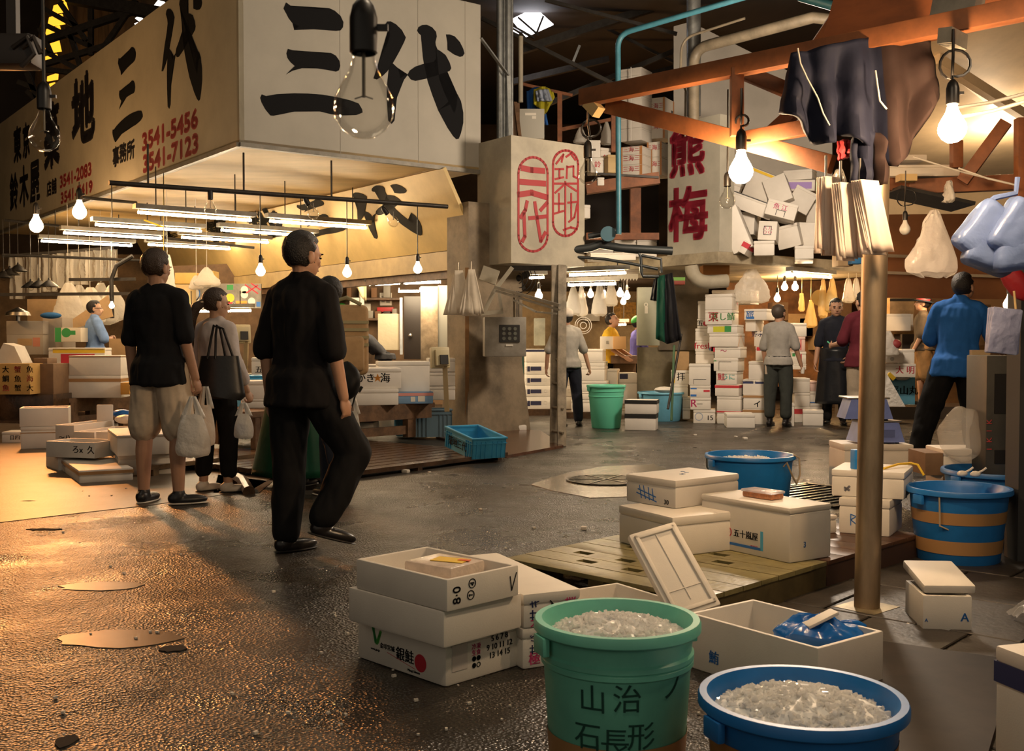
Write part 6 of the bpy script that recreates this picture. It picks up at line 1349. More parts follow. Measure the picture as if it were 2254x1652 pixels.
for k in range(len(D)-1, -1, -1):
    xl, xr, yt, yb, mk, lb, Y, kw = D[k]; t, zcur = stk(xl, xr, yt, yb, Y, lb, mk, rz=-.3 if k > 4 else -.5, z0=zcur if k > 0 else None, **kw)
stk(585, 880, 1415, 1550, 15.0, 'blank foam box lying alone on the floor in front of the big stack', z0=0, rz=-.12, dep=.5)
def z5(zx, zy): return 1640 + zx/4.86, 620 + zy/4.86
FF = [(480, 655, 440, 585, 'lidded foam box beside the face of the man with the dark apron, topmost right of the grey-haired man', 16.4), (510, 640, 585, 745, 'pink-tinged foam box under the lidded one', 16.4), (500, 650, 745, 875, 'foam box with a red stripe and a green tag', 16.4), (470, 650, 875, 1005, 'foam box behind the hand of the grey-haired man', 16.4)]
pk_ = mat('pink_tinge_foam', (.74, .52, .46), .6)
zc = None
t, z = None, .78
for k in range(3, -1, -1):
    xl, xr, yt, yb, lb, Y = FF[k]; (xl, yt), (xr, yb) = z5(xl, yt), z5(xr, yb)
    t, z = pb(xl, xr, yt, yb, Y, -.15, .4, ['topmost foam box between the two men, lidded', 'pink-tinged foam box between the two men', 'foam box with a red stripe between the two men', 'plain foam box between the two men, behind the hand'][k], z0=z, mat_=pk_ if k == 1 else FOAM, marks=[('F', 'b', .62, .0, .70, .8, REDI), ('F', 'b', .05, .6, .25, .9, GREENI)] if k == 2 else [('F', 'b', .62, .1, .70, .8, REDI)] if k == 1 else ())
z1c = 0
for k, (xl, xr, yt, yb, lb, kw) in enumerate([(530, 695, 1335, 1455, 'lowest foam box with a red band between the two men', {'tape': [(.55, .85, RB)]}), (530, 692, 1185, 1335, 'second foam box from the floor between the two men', {}), (500, 692, 1030, 1185, 'third foam box from the floor between the two men, under the tray', {})]):
    (xl, yt), (xr, yb) = z5(xl, yt), z5(xr, yb); t, z1c = pb(xl, xr, yt, yb, 16.0, -.1, .42, lb, z0=z1c, **kw)
z2c = 0
for k, (xl, xr, yt, yb, lb) in enumerate([(690, 825, 1300, 1450, 'low foam box beside the dark apron'), (690, 820, 1170, 1310, 'foam box with a blue edge beside the dark apron'), (695, 775, 1060, 1165, 'small pinkish foam box beside the dark apron')]):
    (xl, yt), (xr, yb) = z5(xl, yt), z5(xr, yb); t, z2c = pb(xl, xr, yt, yb, 16.2, .0, .4, lb, z0=z2c, mat_=pk_ if k == 2 else FOAM, tape=[(.05, .12, BLUEI)] if k == 1 else ())
(xl, yt), (xr, yb) = z5(625, 1375), z5(830, 1465); pb(xl, xr, yt, yb, 15.4, -.25, .35, 'low foam box on the floor at the feet of the man in the dark apron', z0=0)
(xl, yt), (xr, yb) = z5(448, 1300), z5(525, 1472); pb(xl, xr, yt, yb, 15.3, -.2, .4, 'narrow foam box with a red mark behind the boots of the grey-haired man', z0=0, marks=[('F', 'b', .0, .5, .15, .95, REDI)])
# boxes behind the steel pole and the man in the hat
pb(1950, 1985, 770, 798, 15.6, -.2, .4, 'foam box with a grey mark right of the steel pole', marks=[('F', 'd', .4, .3, .03, MATS['grey_slot'])])
pb(1985, 2012, 768, 800, 15.7, -.2, .4, 'foam box beside the hand of the man in the hat')
pb(1948, 2015, 800, 830, 15.55, -.05, .4, 'wide foam box with red characters right of the steel pole', marks=[('F', 't', '大 明', .65, .5, .12, REDI)])
pb(1950, 2005, 690, 728, 17.5, 0, .4, 'big white box in the glass cabinet row right of the steel pole')
plain(1952, 2014, 830, 890, 15.9, .4, SKYB, 'light_blue_bin', 'light blue bin with black characters right of the steel pole', 'bin', marks=[('F', 't', '平山丸', .6, .5, .14, INK)])
bag(None, .06, .32, .36, 15.3, 1955, 728, MILK2, 'white knotted plastic bag on the foam boxes right of the steel pole', seed=91)
b = B(); b.ball(W(1972, 757, 15.3), (.08, .06, .07), 2); one(b, 'red_bundle', mat('dull_red', (.3, .04, .04), .6), 'small dull red bundle on the foam boxes right of the pole', 'bundle')
b = B(); b.prism([(0, 0), (.27, 0), (.05, .40)], frame(W(1940, 893, 13.5), (1, -.2, 0), UP), .12); one(b, 'sack_cone', MILK2, 'white plastic sack leaning right of the steel pole', 'sack')
b = B(); b.ball(W(1986, 828, 15.7), (.12, .1, .06), 2); one(b, 'white_wrap', FOAM, 'white wrap on top of the light blue bin', 'wrap')
b = B(); b.bar(W(1955, 822, 15.4), W(1968, 834, 15.4), .04, .06); one(b, 'yellow_scrap', YELI, 'yellow and green scrap beside the light blue bin', 'scrap')

# ---------------------------------------------------------------- alley floor: teal bucket, light blue tub, boxed stacks
bucket(G(1334, 941), .275, .20, .60, mat('bright_teal_plastic', (.14, .62, .42), .4), 'tall teal bucket standing in the alley beside the ladder man', ridges=(.86, .74))
tq = G(1455, 925); tt = bucket(tq, .36, .29, .44, SKYB, 'light blue tub with foam on top beside the black-banded boxes', name='tub', cat='tub')
b = B(); b.ball(Vector((tq.x+.05, tq.y, .47)), (.16, .14, .05), 2); one(b, 'foam_pile', FOAM, 'white foam piece lying on the light blue tub', 'foam')
t, z = pb(1376, 1442, 910, 940, 14.6, -.25, .30, 'lower foam box with a black band beside the teal alley bucket', z0=0, tape=[(.72, .99, RUBBER)])
pb(1376, 1444, 880, 910, 14.6, -.25, .30, 'upper foam box with a black band beside the teal alley bucket', z0=z, tape=[(.72, .99, RUBBER)])
LB = 'labelled white cartons behind the ladder'
AK = mat('black_label', (.02, .02, .06), .6)
ysb = [768, 797, 824, 848, 873, 900]
for c_, (xl, xr) in enumerate([(1158, 1212), (1212, 1262)]):
    for k in range(5):
        pb(xl, xr, ysb[k], ysb[k+1], 17.6, 0.06, .4, 'white carton with a navy label behind the ladder, %s in the %s column' % (['topmost', 'second', 'third', 'fourth', 'lowest'][k], ['left', 'right'][c_]), kind='solid', name='labelled_carton', cat='carton', marks=[('F', 'b', .05, .25, .16, .68, AK), ('F', 'b', .18, .32, .62, .66, AK), ('F', 't', 'SEAFOOD', .42, .5, .08, FOAM)] if k else [('F', 'b', -.0, .8, .75, .98, AK)])
b = B(); b.box((W(1210, 905, 17.6).x, 17.9, .05), (1.0, .7, .1)); one(b, 'dark_pallet', WOODW, 'dark low pallet under the labelled cartons behind the ladder', 'pallet')
st2 = [(1262, 1326, 768, 795, .0), (1262, 1330, 795, 806, .0), (1258, 1330, 806, 838, .0), (1258, 1335, 838, 862, .0), (1258, 1335, 862, 880, 0), (1258, 1338, 880, 900, 0)]
zc = .10
for k in range(5, -1, -1):
    xl, xr, yt, yb, _ = st2[k]; t, zc = pb(xl, xr, yt, yb, 16.9, -.2, .45, '%s foam box of the stack between the ladder and the teal alley bucket' % ['topmost', 'second', 'third', 'fourth', 'fifth', 'lowest'][k], z0=zc, marks=[('R', 'b', .6, .2, .75, .8, GREENI)] if k == 1 else [('F', 'b', .5, .7, .9, .85, REDI)] if k == 4 else ())
b = B(); b.box((W(1296, 905, 16.9).x, 17.15, .05), (.7, .6, .1)); one(b, 'dark_plinth', WOODW, 'dark low plinth under the foam stack beside the teal bucket', 'plinth')
pb(1335, 1358, 812, 900, 17.2, -.2, .4, 'tall plain foam box behind the teal bucket', z0=0)
t, z = pb(1362, 1402, 843, 865, 17.4, 0, .4, 'small white carton with a navy label behind the teal bucket, lower', z0=.2, kind='solid'); pb(1362, 1402, 820, 843, 17.4, 0, .4, 'small white carton with a navy label behind the teal bucket, upper', z0=z, kind='solid', marks=[('F', 'b', .05, .4, .5, .9, AK)])
plain(1345, 1404, 782, 800, 17.8, .6, WOODB, 'work_table', 'dark wooden work table top in the alley shop', 'table'); plain(1352, 1400, 800, 822, 18.1, .3, CARDD, 'dark_carton', 'dark carton under the work table', 'carton')
plain(1324, 1350, 740, 768, 17.5, .3, FOAM, 'white_carton', 'white carton in front of the person in yellow', 'carton', marks=[('F', 't', '≡', .5, .5, .1, MATS['grey_slot'])]); plain(1350, 1378, 740, 768, 17.45, .3, mat('orange_lit_card', (.72, .42, .18), .6), 'tan_carton', 'orange-tan carton in front of the person in yellow', 'carton')
plain(1287, 1320, 690, 706, 25.4, .6, FOAMO, 'foam_carton', 'cream box on the shelf behind the person in yellow', 'box')
plain(1176, 1200, 700, 760, 17.8, .4, mat('grey_cover', (.30, .29, .22), .6, noise_s=3, var=.2), 'wrapped_pile', 'grey-green covered pile behind the meter box', 'pile')
tf = W(1284, 716, 17); b = B()
for r_ in (.05, .10, .13): b.tube([tf + Vector((r_*math.cos(a*PI/12), 0, r_*math.sin(a*PI/12))) for a in range(25)], .006, 5)
one(b, 'white_fan', FOAM, 'white round electric fan behind the ladder man', 'fan')
plain(1350, 1400, 665, 712, 25.72, .3, mat('amber_goods', (.72, .36, .06), .6, noise_s=14, var=.3), 'amber_goods', 'amber-lit goods shelf at the back of the alley shop', 'shelf')
plain(1290, 1345, 655, 690, 25.72, .3, mat('dark_goods', (.10, .07, .05), .6, noise_s=14, var=.3), 'dark_goods', 'dark shelf of small goods at the back of the alley shop', 'shelf')

# ================================================================ near stall on the right: timber frame, hung clothes, bags, bulbs
fr = thing('timber_frame', 'rust-brown timber canopy frame of the near stall', 'frame', W(1925, 95, 4.84))
BZ = W(1925, 92, 4.74).z
def beam(p0, p1, wd, ht, name='beam'): b = B(); b.bar(p0, p1, wd, ht, bevel=.004); return b.obj(name, RUST, fr, world=True)
L0 = Wz(1282, 216, BZ - .01); R0 = Wz(2300, 10, BZ)
beam(L0, R0, .07, .085)
def onb(px): 
    lo, hi = 0, 1
    for _ in range(40):
        m_ = (lo+hi)/2; q = L0.lerp(R0, m_)
        if CX + q.x/q.y*F < px: lo = m_
        else: hi = m_
    return L0.lerp(R0, lo)
def at_b(px, py, dy=0): return W(px, py, onb(px).y + dy)
beam(at_b(1338, 232, .08), at_b(1832, 362, .08), .05, .085, 'lower_brace')
beam(at_b(1622, 150), at_b(1622, 300), .05, .06, 'post')
beam(at_b(1640, 306, .05), at_b(1800, 276, .05), .05, .07, 'cross_brace')
beam(at_b(1640, 160, .3), at_b(1760, 210, .5), .05, .07, 'cross_brace'); beam(at_b(1700, 290, .2), at_b(1745, 250, .2), .05, .06, 'cross_brace')
b = B(); b.bar(at_b(1296, 225), at_b(1318, 248), .06, .06); b.obj('joint_block', WOODL, fr, world=True)
beam(W(1940, 402, 6.6), W(2000, 418, 6.6), .06, .07); beam(W(2000, 412, 6.6), W(2300, 398, 6.4), .07, .09)
beam(W(1950, 388, 6.6), W(2110, 380, 6.7), .05, .06)
beam(W(2215, 268, 6.2), W(2118, 400, 6.3), .05, .07, 'cross_brace')
beam(W(2248, 260, 6.0), W(2248, 500, 6.0), .06, .06, 'post'); beam(W(2105, 370, 6.4), W(2105, 310, 6.4), .06, .06, 'post')
b = B(); b.bar(at_b(2060, 30, .1) + UP*.02, at_b(2155, 18, .1) + UP*.0, .10, .10); one(b, 'wooden_block', GREYM, 'grey wooden block lying on the timber beam above the lit bulb', 'block')
b = B(); b.bar(at_b(2082, 88, -.12), at_b(2112, 84, -.12), .16, .06); one(b, 'lamp_block', GREYM, 'small grey block under the beam that holds the lit bulb cord', 'block')
# stall roof: orange gable board and cream ceiling with rafters
ORB = mat('orange_gable_board', (.30, .085, .02), .6, noise_s=3, var=.2, stretch=(.3, 1, 2))
b = B(); g0, g1 = at_b(1800, 120, .35), at_b(2320, 20, .35); b.prism([(0, -.06), (g1-g0).length and ((g1-g0).length, -.02), ((g1-g0).length, .8), (0.25, .8)], frame(g0, (g1-g0), UP), .03); struct(b, 'wall_gable_board', ORB)
b = B(); b.bar(W(1798, 130, 6.2), W(1900, -20, 6.2), .06, .16); struct(b, 'trim_11', RUST)
CEI = mat('cream_stall_ceiling', (.70, .54, .34), .6, noise_s=2, var=.12)
b = B(); b.quad(W(1955, 60, 5.8), W(2400, -60, 5.8), W(2420, 420, 9.0), W(1935, 420, 9.0)); b.quad(W(1955, 60, 5.8)+UP*.03, W(2400, -60, 5.8)+UP*.03, W(2420, 420, 9.0)+UP*.03, W(1935, 420, 9.0)+UP*.03); struct(b, 'ceiling_near_stall', CEI)
for k, (x0, y0, x1, y1) in enumerate([(2110, 75, 2270, 180), (2150, 60, 2290, 130), (2060, 130, 2280, 270)]):
    b = B(); b.bar(W(x0, y0, 6.2), W(x1, y1, 6.9), .05, .06); struct(b, 'trim_%d' % (12+k), mat('pinkish_rafter', (.45, .22, .12), .6) if k != 2 else CEI)
b = B(); b.quad(W(1935, 468, 11.6), W(2330, 462, 11.6), W(2330, 660, 11.6), W(1935, 655, 11.6)); b.quad(W(1935, 468, 11.7), W(2330, 462, 11.7), W(2330, 660, 11.7), W(1935, 655, 11.7)); struct(b, 'wall_orange', mat('orange_back_board', (.42, .16, .05), .6, noise_s=1.5, var=.12))
b = B(); b.quad(W(1935, 420, 9.0), W(2330, 415, 9.0), W(2330, 468, 9.0), W(1935, 472, 9.0)); b.quad(W(1935, 420, 9.05), W(2330, 415, 9.05), W(2330, 468, 9.05), W(1935, 472, 9.05)); struct(b, 'wall_cream_strip', CEI)
for (x0, y0, x1, y1) in [(1940, 562, 2040, 566), (1950, 600, 2250, 610)]:
    b = B(); b.bar(W(x0, y0, 11.5), W(x1, y1, 11.5), .05, .03); struct(b, 'trim_15', CEI)
# far amber back of the hall at right: glass cabinets
b = B(); pane(b, [(1950, 600), (2330, 600), (2330, 900), (1950, 900)], 19.5); struct(b, 'wall_hall_right', mat('hall_right_boards', (.26, .14, .06), .7, noise_s=1.2, var=.3))
point_light('right_hall_lamp', W(2060, 640, 16.5), 50, (1, .62, .30), .1)
plain(1958, 2012, 655, 735, 18.2, .4, mat('cabinet_glow', (.50, .32, .15), .4, noise_s=5, var=.2), 'glass_cabinet', 'glass cabinet with white inner boxes right of the steel pole', 'cabinet', marks=[('F', 'b', .0, .9, 1, .98, DARKM), ('F', 'b', .3, .1, .95, .55, FOAMO)])
plain(2050, 2180, 670, 760, 18.0, .4, mat('cabinet_dark', (.16, .09, .04), .4, noise_s=5, var=.3), 'dark_cabinet', 'dim cabinet row behind the man in the blue polo shirt', 'cabinet')
plain(1985, 2030, 735, 800, 18.1, .4, mat('dark_gap', (.03, .02, .015), .6), 'dark_cupboard', 'black cupboard opening behind the man in the hat', 'cupboard')
for k, (px, py) in enumerate([(2001, 634), (2080, 628), (2155, 633)]): bulb(W(px, py, 13.5), .035, 2, 'tiny spot lamp hanging at the far right, %s' % ['left of the three', 'middle of the three', 'right of the three'][k], top=zat(600, 13.5), shade=DARKM, name='pendant_lamp', cat='lamp')
bulb(W(2222, 670, 9.0), .05, 2, 'violet-white lit bulb at the right behind the hanging blue bag', top=zat(610, 9))
# lit and unlit bulbs of the near stall
c = at_b(2096, 284, -.20); bulb(c, .054, 1, 'lit bulb on a looped cord under the beam at the upper right', cord=cordloop(c + UP*.18, at_b(2097, 95).z - c.z - .18, .055))
c = at_b(1631, 378, -.05); bulb(c, .056, 1, 'lit bulb hanging under the timber brace above the foam heap', cord=cordloop(c + UP*.19, at_b(1631, 200).z - c.z - .19, .028))
c = W(1294, 385, 5.85); bulb(c, .052, 0, 'unlit clear bulb hanging from the left end of the timber beam', cord=cordloop(c + UP*.18, L0.z - c.z - .2, .05))
c = W(1601, 442, 5.6); bulb(c, .042, 0, 'unlit clear bulb below the lit one, in front of the foam heap', top=onb(1601).z)
c = W(1992, 505, 6.1); bulb(c, .030, 3, 'white unlit lamp on a looped cord right of the steel pole', cord=cordloop(c + UP*.11, .22, .05))
c = W(801, 238, 1.72); bulb(c, .0485, 0, 'big clear bulb close to the camera in front of the white sign board', top=2.2)
c = W(98, 300, 3.35); bulb(c, .047, 0, 'clear unlit bulb hanging at the upper left in front of the side sign', top=2.4)
b = B(); q = W(30, 115, 3.4); b.box(q, (.16, .1, .1), bevel=.02); b.tube([q + Vector((.02, -.05, 0)), q + Vector((.07, -.06, .03)), q + Vector((.09, -.06, -.02)), q + Vector((.05, -.06, -.06))], .008, 8); b.tube([q + Vector((.05, -.05, 0)), q + Vector((.09, -.06, .03)), q + Vector((.11, -.06, -.02))], .008, 8)
b.bar(q + UP*.05, q + UP*.6, .03, .03); one(b, 'lamp_holder', mat('brown_bakelite', (.02, .012, .008), .5), 'dark brown lamp holder with coiled hooks at the upper left edge', 'lamp holder')
# hung trousers and jacket on the beam
NVY = cloth('navy_workwear', (.012, .014, .030), .7, .75); BRL = cloth('brown_lining', (.024, .013, .011), .7, .85)
ybt = onb(1880).y - .09
cl = hangcloth([(1742, 118), (1800, 105), (1880, 88), (1960, 68), (2046, 90)], [(1718, 250), (1760, 268), (1795, 318), (1830, 318), (1845, 292), (1885, 310), (1930, 330), (1965, 372), (2000, 335), (2030, 270), (2062, 210)], ybt, NVY, 'work_jacket', 'dark navy work jacket with brown lining thrown over the timber beam', 'clothing', folds=9, amp=.035, nu=49, nv=25, mats=[NVY, BRL], split=lambda c: 1945 - (c.z-2.2)*40, seed=3, thick=.02)
hangcloth([(1878, 290), (1905, 285), (1952, 300)], [(1874, 402), (1905, 408), (1942, 408)], ybt + .03, NVY, 'work_trousers', 'dark trouser leg hanging below the work jacket beside the pole', 'clothing', folds=4, amp=.03, nu=17, nv=13, mats=[NVY, BRL], split=lambda c: 1922, seed=5, thick=.03)
PIP = mat('white_piping', (.5, .48, .42), .6)
for k, pts in enumerate([[(1756, 106), (1762, 140), (1778, 175), (1800, 215), (1812, 250), (1826, 276)], [(1927, 155), (1932, 190), (1937, 222), (1952, 240)]]):
    b = B(); b.tube([W(x, y, ybt - .075) for x, y in pts], .004, 6); o = link('piping', b.mesh('piping', PIP, True)); o.parent = cl
# bag sheaves, plastic bags at the near stall
WARMP = film('warm_white_bags', (.96, .84, .74), 1.0, .9, .05, .5)
bag_sheaf(1818, 392, 4.78, .10, .17, .33, 'sheaf of white bags hung at the steel pole, left one', 5, 11, None, WARMP, tilt=-.1, rz=.5)
bag_sheaf(1850, 405, 4.70, .10, .16, .33, 'sheaf of white bags hung at the steel pole, middle one', 5, 12, None, WARMP, tilt=.02, rz=.5)
bag_sheaf(1892, 400, 4.66, .10, .17, .30, 'sheaf of white bags hung at the steel pole, right one fanning over the pole', 6, 13, None, WARMP, tilt=.17, rz=.45)
bag(None, .03, .08, .14, 4.75, 1848, 372, CLEAR, 'small clear bag bundle where the white sheaves are hooked', seed=95)
hangcloth([(1846, 310), (1870, 308)], [(1850, 350), (1872, 345)], 5.1, mat('red_flag', (.42, .02, .03), .6), 'red_flag', 'small red cloth hanging under the work jacket', 'cloth')
CB = film('near_clear_bag', (.82, .78, .74), .5, .12)
bag(None, .03, .245, .34, 5.5, 2056, 462, CB, 'clear plastic bag bundle hanging right of the steel pole', seed=96, d=.1)
bag(None, .02, .05, .12, 6.0, 2089, 398, MILK2, 'small white knotted bag hanging from the cross beam', seed=97)
PB = film('blue_bag_film', (.17, .25, .50), .90, .3, .4)
BBN = thing('blue_bag_bundle', 'bundle of pale blue plastic bags hanging at the right edge', 'bags', W(2190, 440, 4.6))
for k, (px, py, rx, ry, rt) in enumerate([(2162, 505, .085, .125, .65), (2232, 500, .085, .125, .55), (2180, 560, .12, .075, .35), (2240, 560, .12, .07, -.1)]):
    b = B(); c = W(px, py, 4.6 - .05*(k % 2)); b.box((0, 0, 0), (rx*1.8, .12, ry*1.9), bevel=.045, seg=5); bmesh.ops.subdivide_edges(b.bm, edges=list(b.bm.edges), cuts=2, use_grid_fill=True)
    for v in b.bm.verts: v.co *= 1 + .10*noise.noise(v.co*11 + Vector((k*5, 0, 0)))
    me = b.mesh('bag', PB, True); me.transform(Matrix.Translation(c) @ Matrix.Rotation(rt, 4, 'Y')); link('bag', me, BBN, True)
b = B(); b.tube([W(2150, 465, 4.6), W(2190, 435, 4.6), W(2236, 425, 4.6), W(2240, 390, 4.6)], .012, 6); b.obj('handle', PB, BBN, world=True)
pbag = thing('folded_blue_bags', 'folded pack of periwinkle bags hanging above the grey metal stand', 'bags', W(2208, 680, 5.6))
PB2 = film('peri_bag_film', (.36, .40, .62), .92, .35)
for k in range(3): b = B(); c = W(2208, 728, 5.6 - .02*k); b.box(c + Vector((.004*k, 0, 0)), (.175 - .01*k, .018, .235), rot=Matrix.Rotation(.06 + .03*k, 3, 'Y'), bevel=.008); b.obj('bag', PB2, pbag, world=True)
b = B(); b.cyl(W(2232, 640, 5.6), W(2236, 680, 5.6), .006); b.obj('hook', WOODL, pbag, world=True)
b = B(); b.ball((0, 0, 0), (.06, .04, .13), 3); 
for v in b.bm.verts: v.co *= 1 + .15*noise.noise(v.co*16)
o = one(b, 'red_bag', mat('dark_red_plastic', (.26, .015, .02), .35, bump=.6, bump_s=16), 'dark red plastic bag hanging at the right edge below the blue bundle', 'bag'); o.location = W(2232, 615, 5.7); o.rotation_euler = (0, -.55, 0)
for k, (x0, y0, x1, y1, Y) in enumerate([(2110, 258, 2260, 222, 4.6), (2100, 238, 2260, 205, 4.9), (2010, 345, 2230, 405, 6.0), (2110, 370, 2240, 408, 5.8)]):
    pipe('clothesline', [W(x0, y0, Y), W((x0+x1)/2, (y0+y1)/2 + 4, Y), W(x1, y1, Y)], .008 if k < 2 else .005, FOAMO, 'thin white cord under the near stall roof, %s' % ['thick lower one at the lit bulb', 'thin upper one at the lit bulb', 'long sloping one at the cross beam', 'short one at the cross beam'][k], 'line', 6)
pb(1955, 2112, 362, 400, 6.52, -.02, .35, 'shallow white foam tray lying on the cross beam of the near stall', mat_=FOAMO, z0=W(2080, 408, 6.6).z + .045)
pb(1948, 2040, 340, 352, 6.9, 0, .3, 'thin white board above the foam tray on the cross beam', mat_=FOAMO, kind='solid')
b = B(); b.box(W(1995, 392, 6.4), (.10, .08, .04)); one(b, 'wood_wedge', WOODL, 'small yellow wooden wedge on the foam tray', 'wedge')
plain(2010, 2254, 255, 345, 9.3, .1, mat('pale_fish_box', (.55, .42, .28), .6), 'pale_crate', 'pale crates stored under the near stall roof', 'crate')
b = B(); b.bar(W(1960, 420, 6.6), W(2120, 455, 6.6), .35, .02); one(b, 'black_tray', DARKM, 'black flat tray hanging under the cross beam', 'tray')
# grey metal stand with slots and red letters, grey jamb at the right edge
ms = thing('metal_stand', 'grey metal stand with dark slots and red letters at the right edge', 'stand', G(2205, 1040))
Ys = 6.7; x0, x1 = W(2172, 800, Ys).x, W(2236, 800, Ys).x
GS = mat('grey_stand_paint', (.06, .055, .045), .5, .2, noise_s=5, var=.15)
b = B(); b.box(((x0+x1)/2, Ys+.15, zat(782, Ys)/2), (x1-x0, .30, zat(782, Ys)), bevel=.008); b.obj('frame', GS, ms, world=True)
for yt, yb in ((822, 910), (990, 1020)): b = B(); p = W(2202, (yt+yb)/2, Ys); b.box((p.x, Ys-.0, p.z), (.075, .012, (yb-yt)*Ys/F)); b.obj('slot', HOLE, ms, world=True)
lettering([(s, .045, frame(W(2178, 928+20*k, Ys-.004), (0, 0, 1), (-1, 0, 0)), {'sx': 1.1}) for k, s in enumerate('KIKI')], mat('stand_red', (.45, .05, .05), .6), ms, world=True)
b = B(); b.bar(W(2262, 590, 5.9), Vector((W(2262, 590, 5.9).x, 5.9, 0)), .16, .14); struct(b, 'trim_16', mat('grey_jamb', (.03, .03, .03), .7))
b = B(); pane(b, [(2140, 770), (2180, 770), (2180, 1010), (2140, 1010)], 8.2); 
struct(b, 'wall_lettered', mat('tan_wall', (.30, .22, .12), .7))
b = B(); o_ = thing('wall_poster', 'tan board with black handwritten characters behind the man in the blue polo', 'board', W(2160, 900, 8.15)); pane(b, [(2143, 800), (2178, 800), (2178, 990), (2143, 990)], 8.12); b.obj('board', MATS['tan_wall'], o_, world=True)
lettering([('和', .11, frame(W(2160, 850, 8.1), (1, 0, 0), UP)), ('大和', .11, frame(W(2152, 925, 8.1), (1, 0, 0), UP))], INK, o_, world=True)
# carton, foam box and clear bag behind the blue tubs
plain(2036, 2076, 996, 1046, 6.9, .3, CARDD, 'carton', 'brown carton behind the tape-bound tub', 'carton')
pb(2076, 2168, 988, 1040, 6.9, 0, .3, 'foam box under a clear bag beside the grey metal stand', z0=zat(1044, 6.9) if False else .25)
plain(2076, 2168, 1040, 1075, 6.9, .3, CARDD, 'carton', 'dark carton under the foam box by the grey metal stand', 'carton')
CB2 = film('crumpled_clear_bag', (.78, .74, .66), .30, .1)
b = B(); b.ball((0, 0, 0), (.14, .10, .17), 4)
for v in b.bm.verts: v.co *= 1 + .30*noise.noise(v.co*9)
o = one(b, 'clear_bag', CB2, 'crumpled clear plastic bag standing on the foam box by the grey metal stand', 'bag'); o.location = W(2118, 955, 6.85)
# ================================================================ people
def caps(b, p0, r0, p1, r1, seg=14):
    p0, p1 = Vector(p0), Vector(p1); b.cyl(p0, p1, r0, r1, seg); b.ball(p0, r0, 2); b.ball(p1, r1, 2)
def loft(b, rings, seg=24):
    rr = []
    for c, rx, ry, xd, yd in rings: rr.append([b.bm.verts.new(Vector(c) + xd*rx*math.cos(2*PI*k/seg) + yd*ry*math.sin(2*PI*k/seg)) for k in range(seg)])
    b._skin(rr); b.bm.faces.new(rr[0][::-1]); b.bm.faces.new(rr[-1])
def remesh(b, voxel, smooth=4, name='body'):
    me = b.mesh(name, SKIN, True); ob = bpy.data.objects.new('remesh_source', me); COL.objects.link(ob)
    m = ob.modifiers.new('r', 'REMESH'); m.mode = 'VOXEL'; m.voxel_size = voxel
    if smooth: s = ob.modifiers.new('s', 'SMOOTH'); s.factor = .5; s.iterations = smooth
    dg = bpy.context.evaluated_depsgraph_get(); me2 = bpy.data.meshes.new_from_object(ob.evaluated_get(dg))
    bpy.data.objects.remove(ob); bpy.data.meshes.remove(me); me2.name = name; return me2
def finish(me, name, m_, parent, wrinkle=0.0, seed=0, zs=(9, 9, 4)):
    if wrinkle:
        ns = [v.normal.copy() for v in me.vertices]
        for v, n in zip(me.vertices, ns):
            p = Vector((v.co.x*zs[0], v.co.y*zs[1], v.co.z*zs[2])) + Vector((seed, 0, seed)); q = Vector((v.co.x*22, v.co.y*22, v.co.z*9))
            v.co += n * wrinkle * (noise.noise(p) + .45*noise.noise(q) + .5*abs(noise.noise(p*1.7)) + .45)
    me.materials.clear(); me.materials.append(m_)
    for p in me.polygons: p.use_smooth = True; p.material_index = 0
    return link(name, me, parent)
def hand(b, w, d, n, side, H, curl):
    """palm and five separate fingers; d forearm direction, n palm normal (inward)"""
    s = d.cross(n).normalized(); n = s.cross(d).normalized() if s.cross(d).dot(n) > 0 else -s.cross(d).normalized()
    fw = s * (1 if s.y > 0 else -1)        # thumb side points forward
    pl = .052*H; R = Matrix((fw, n, d)).transposed()
    b.ball(w + d*pl*.55, (.023*H, .011*H, pl*.62), 2, rot=R)
    for k, (o, L) in enumerate(((.016, .042), (.0055, .046), (-.0055, .043), (-.016, .034))):
        p0 = w + d*pl*.95 + fw*o*H; a = curl*(.9 + .12*k)
        d1 = (d*math.cos(a*.8) + n*math.sin(a*.8)); d2 = (d*math.cos(a*1.9) + n*math.sin(a*1.9))
        p1 = p0 + d1*L*.5*H; p2 = p1 + d2*L*.55*H; r = .0050*H
        caps(b, p0, r*1.05, p1, r, 8); caps(b, p1, r, p2, r*.85, 8)
    t0 = w + d*pl*.35 + fw*.017*H; t1 = t0 + (d*.7 + fw*.6 + n*.35).normalized()*.026*H; t2 = t1 + (d*.85 + fw*.1 + n*.5).normalized()*.022*H
    caps(b, t0, .0062*H, t1, .0056*H, 8); caps(b, t1, .0056*H, t2, .0046*H, 8)
def nv(*a): return Vector(a).normalized()
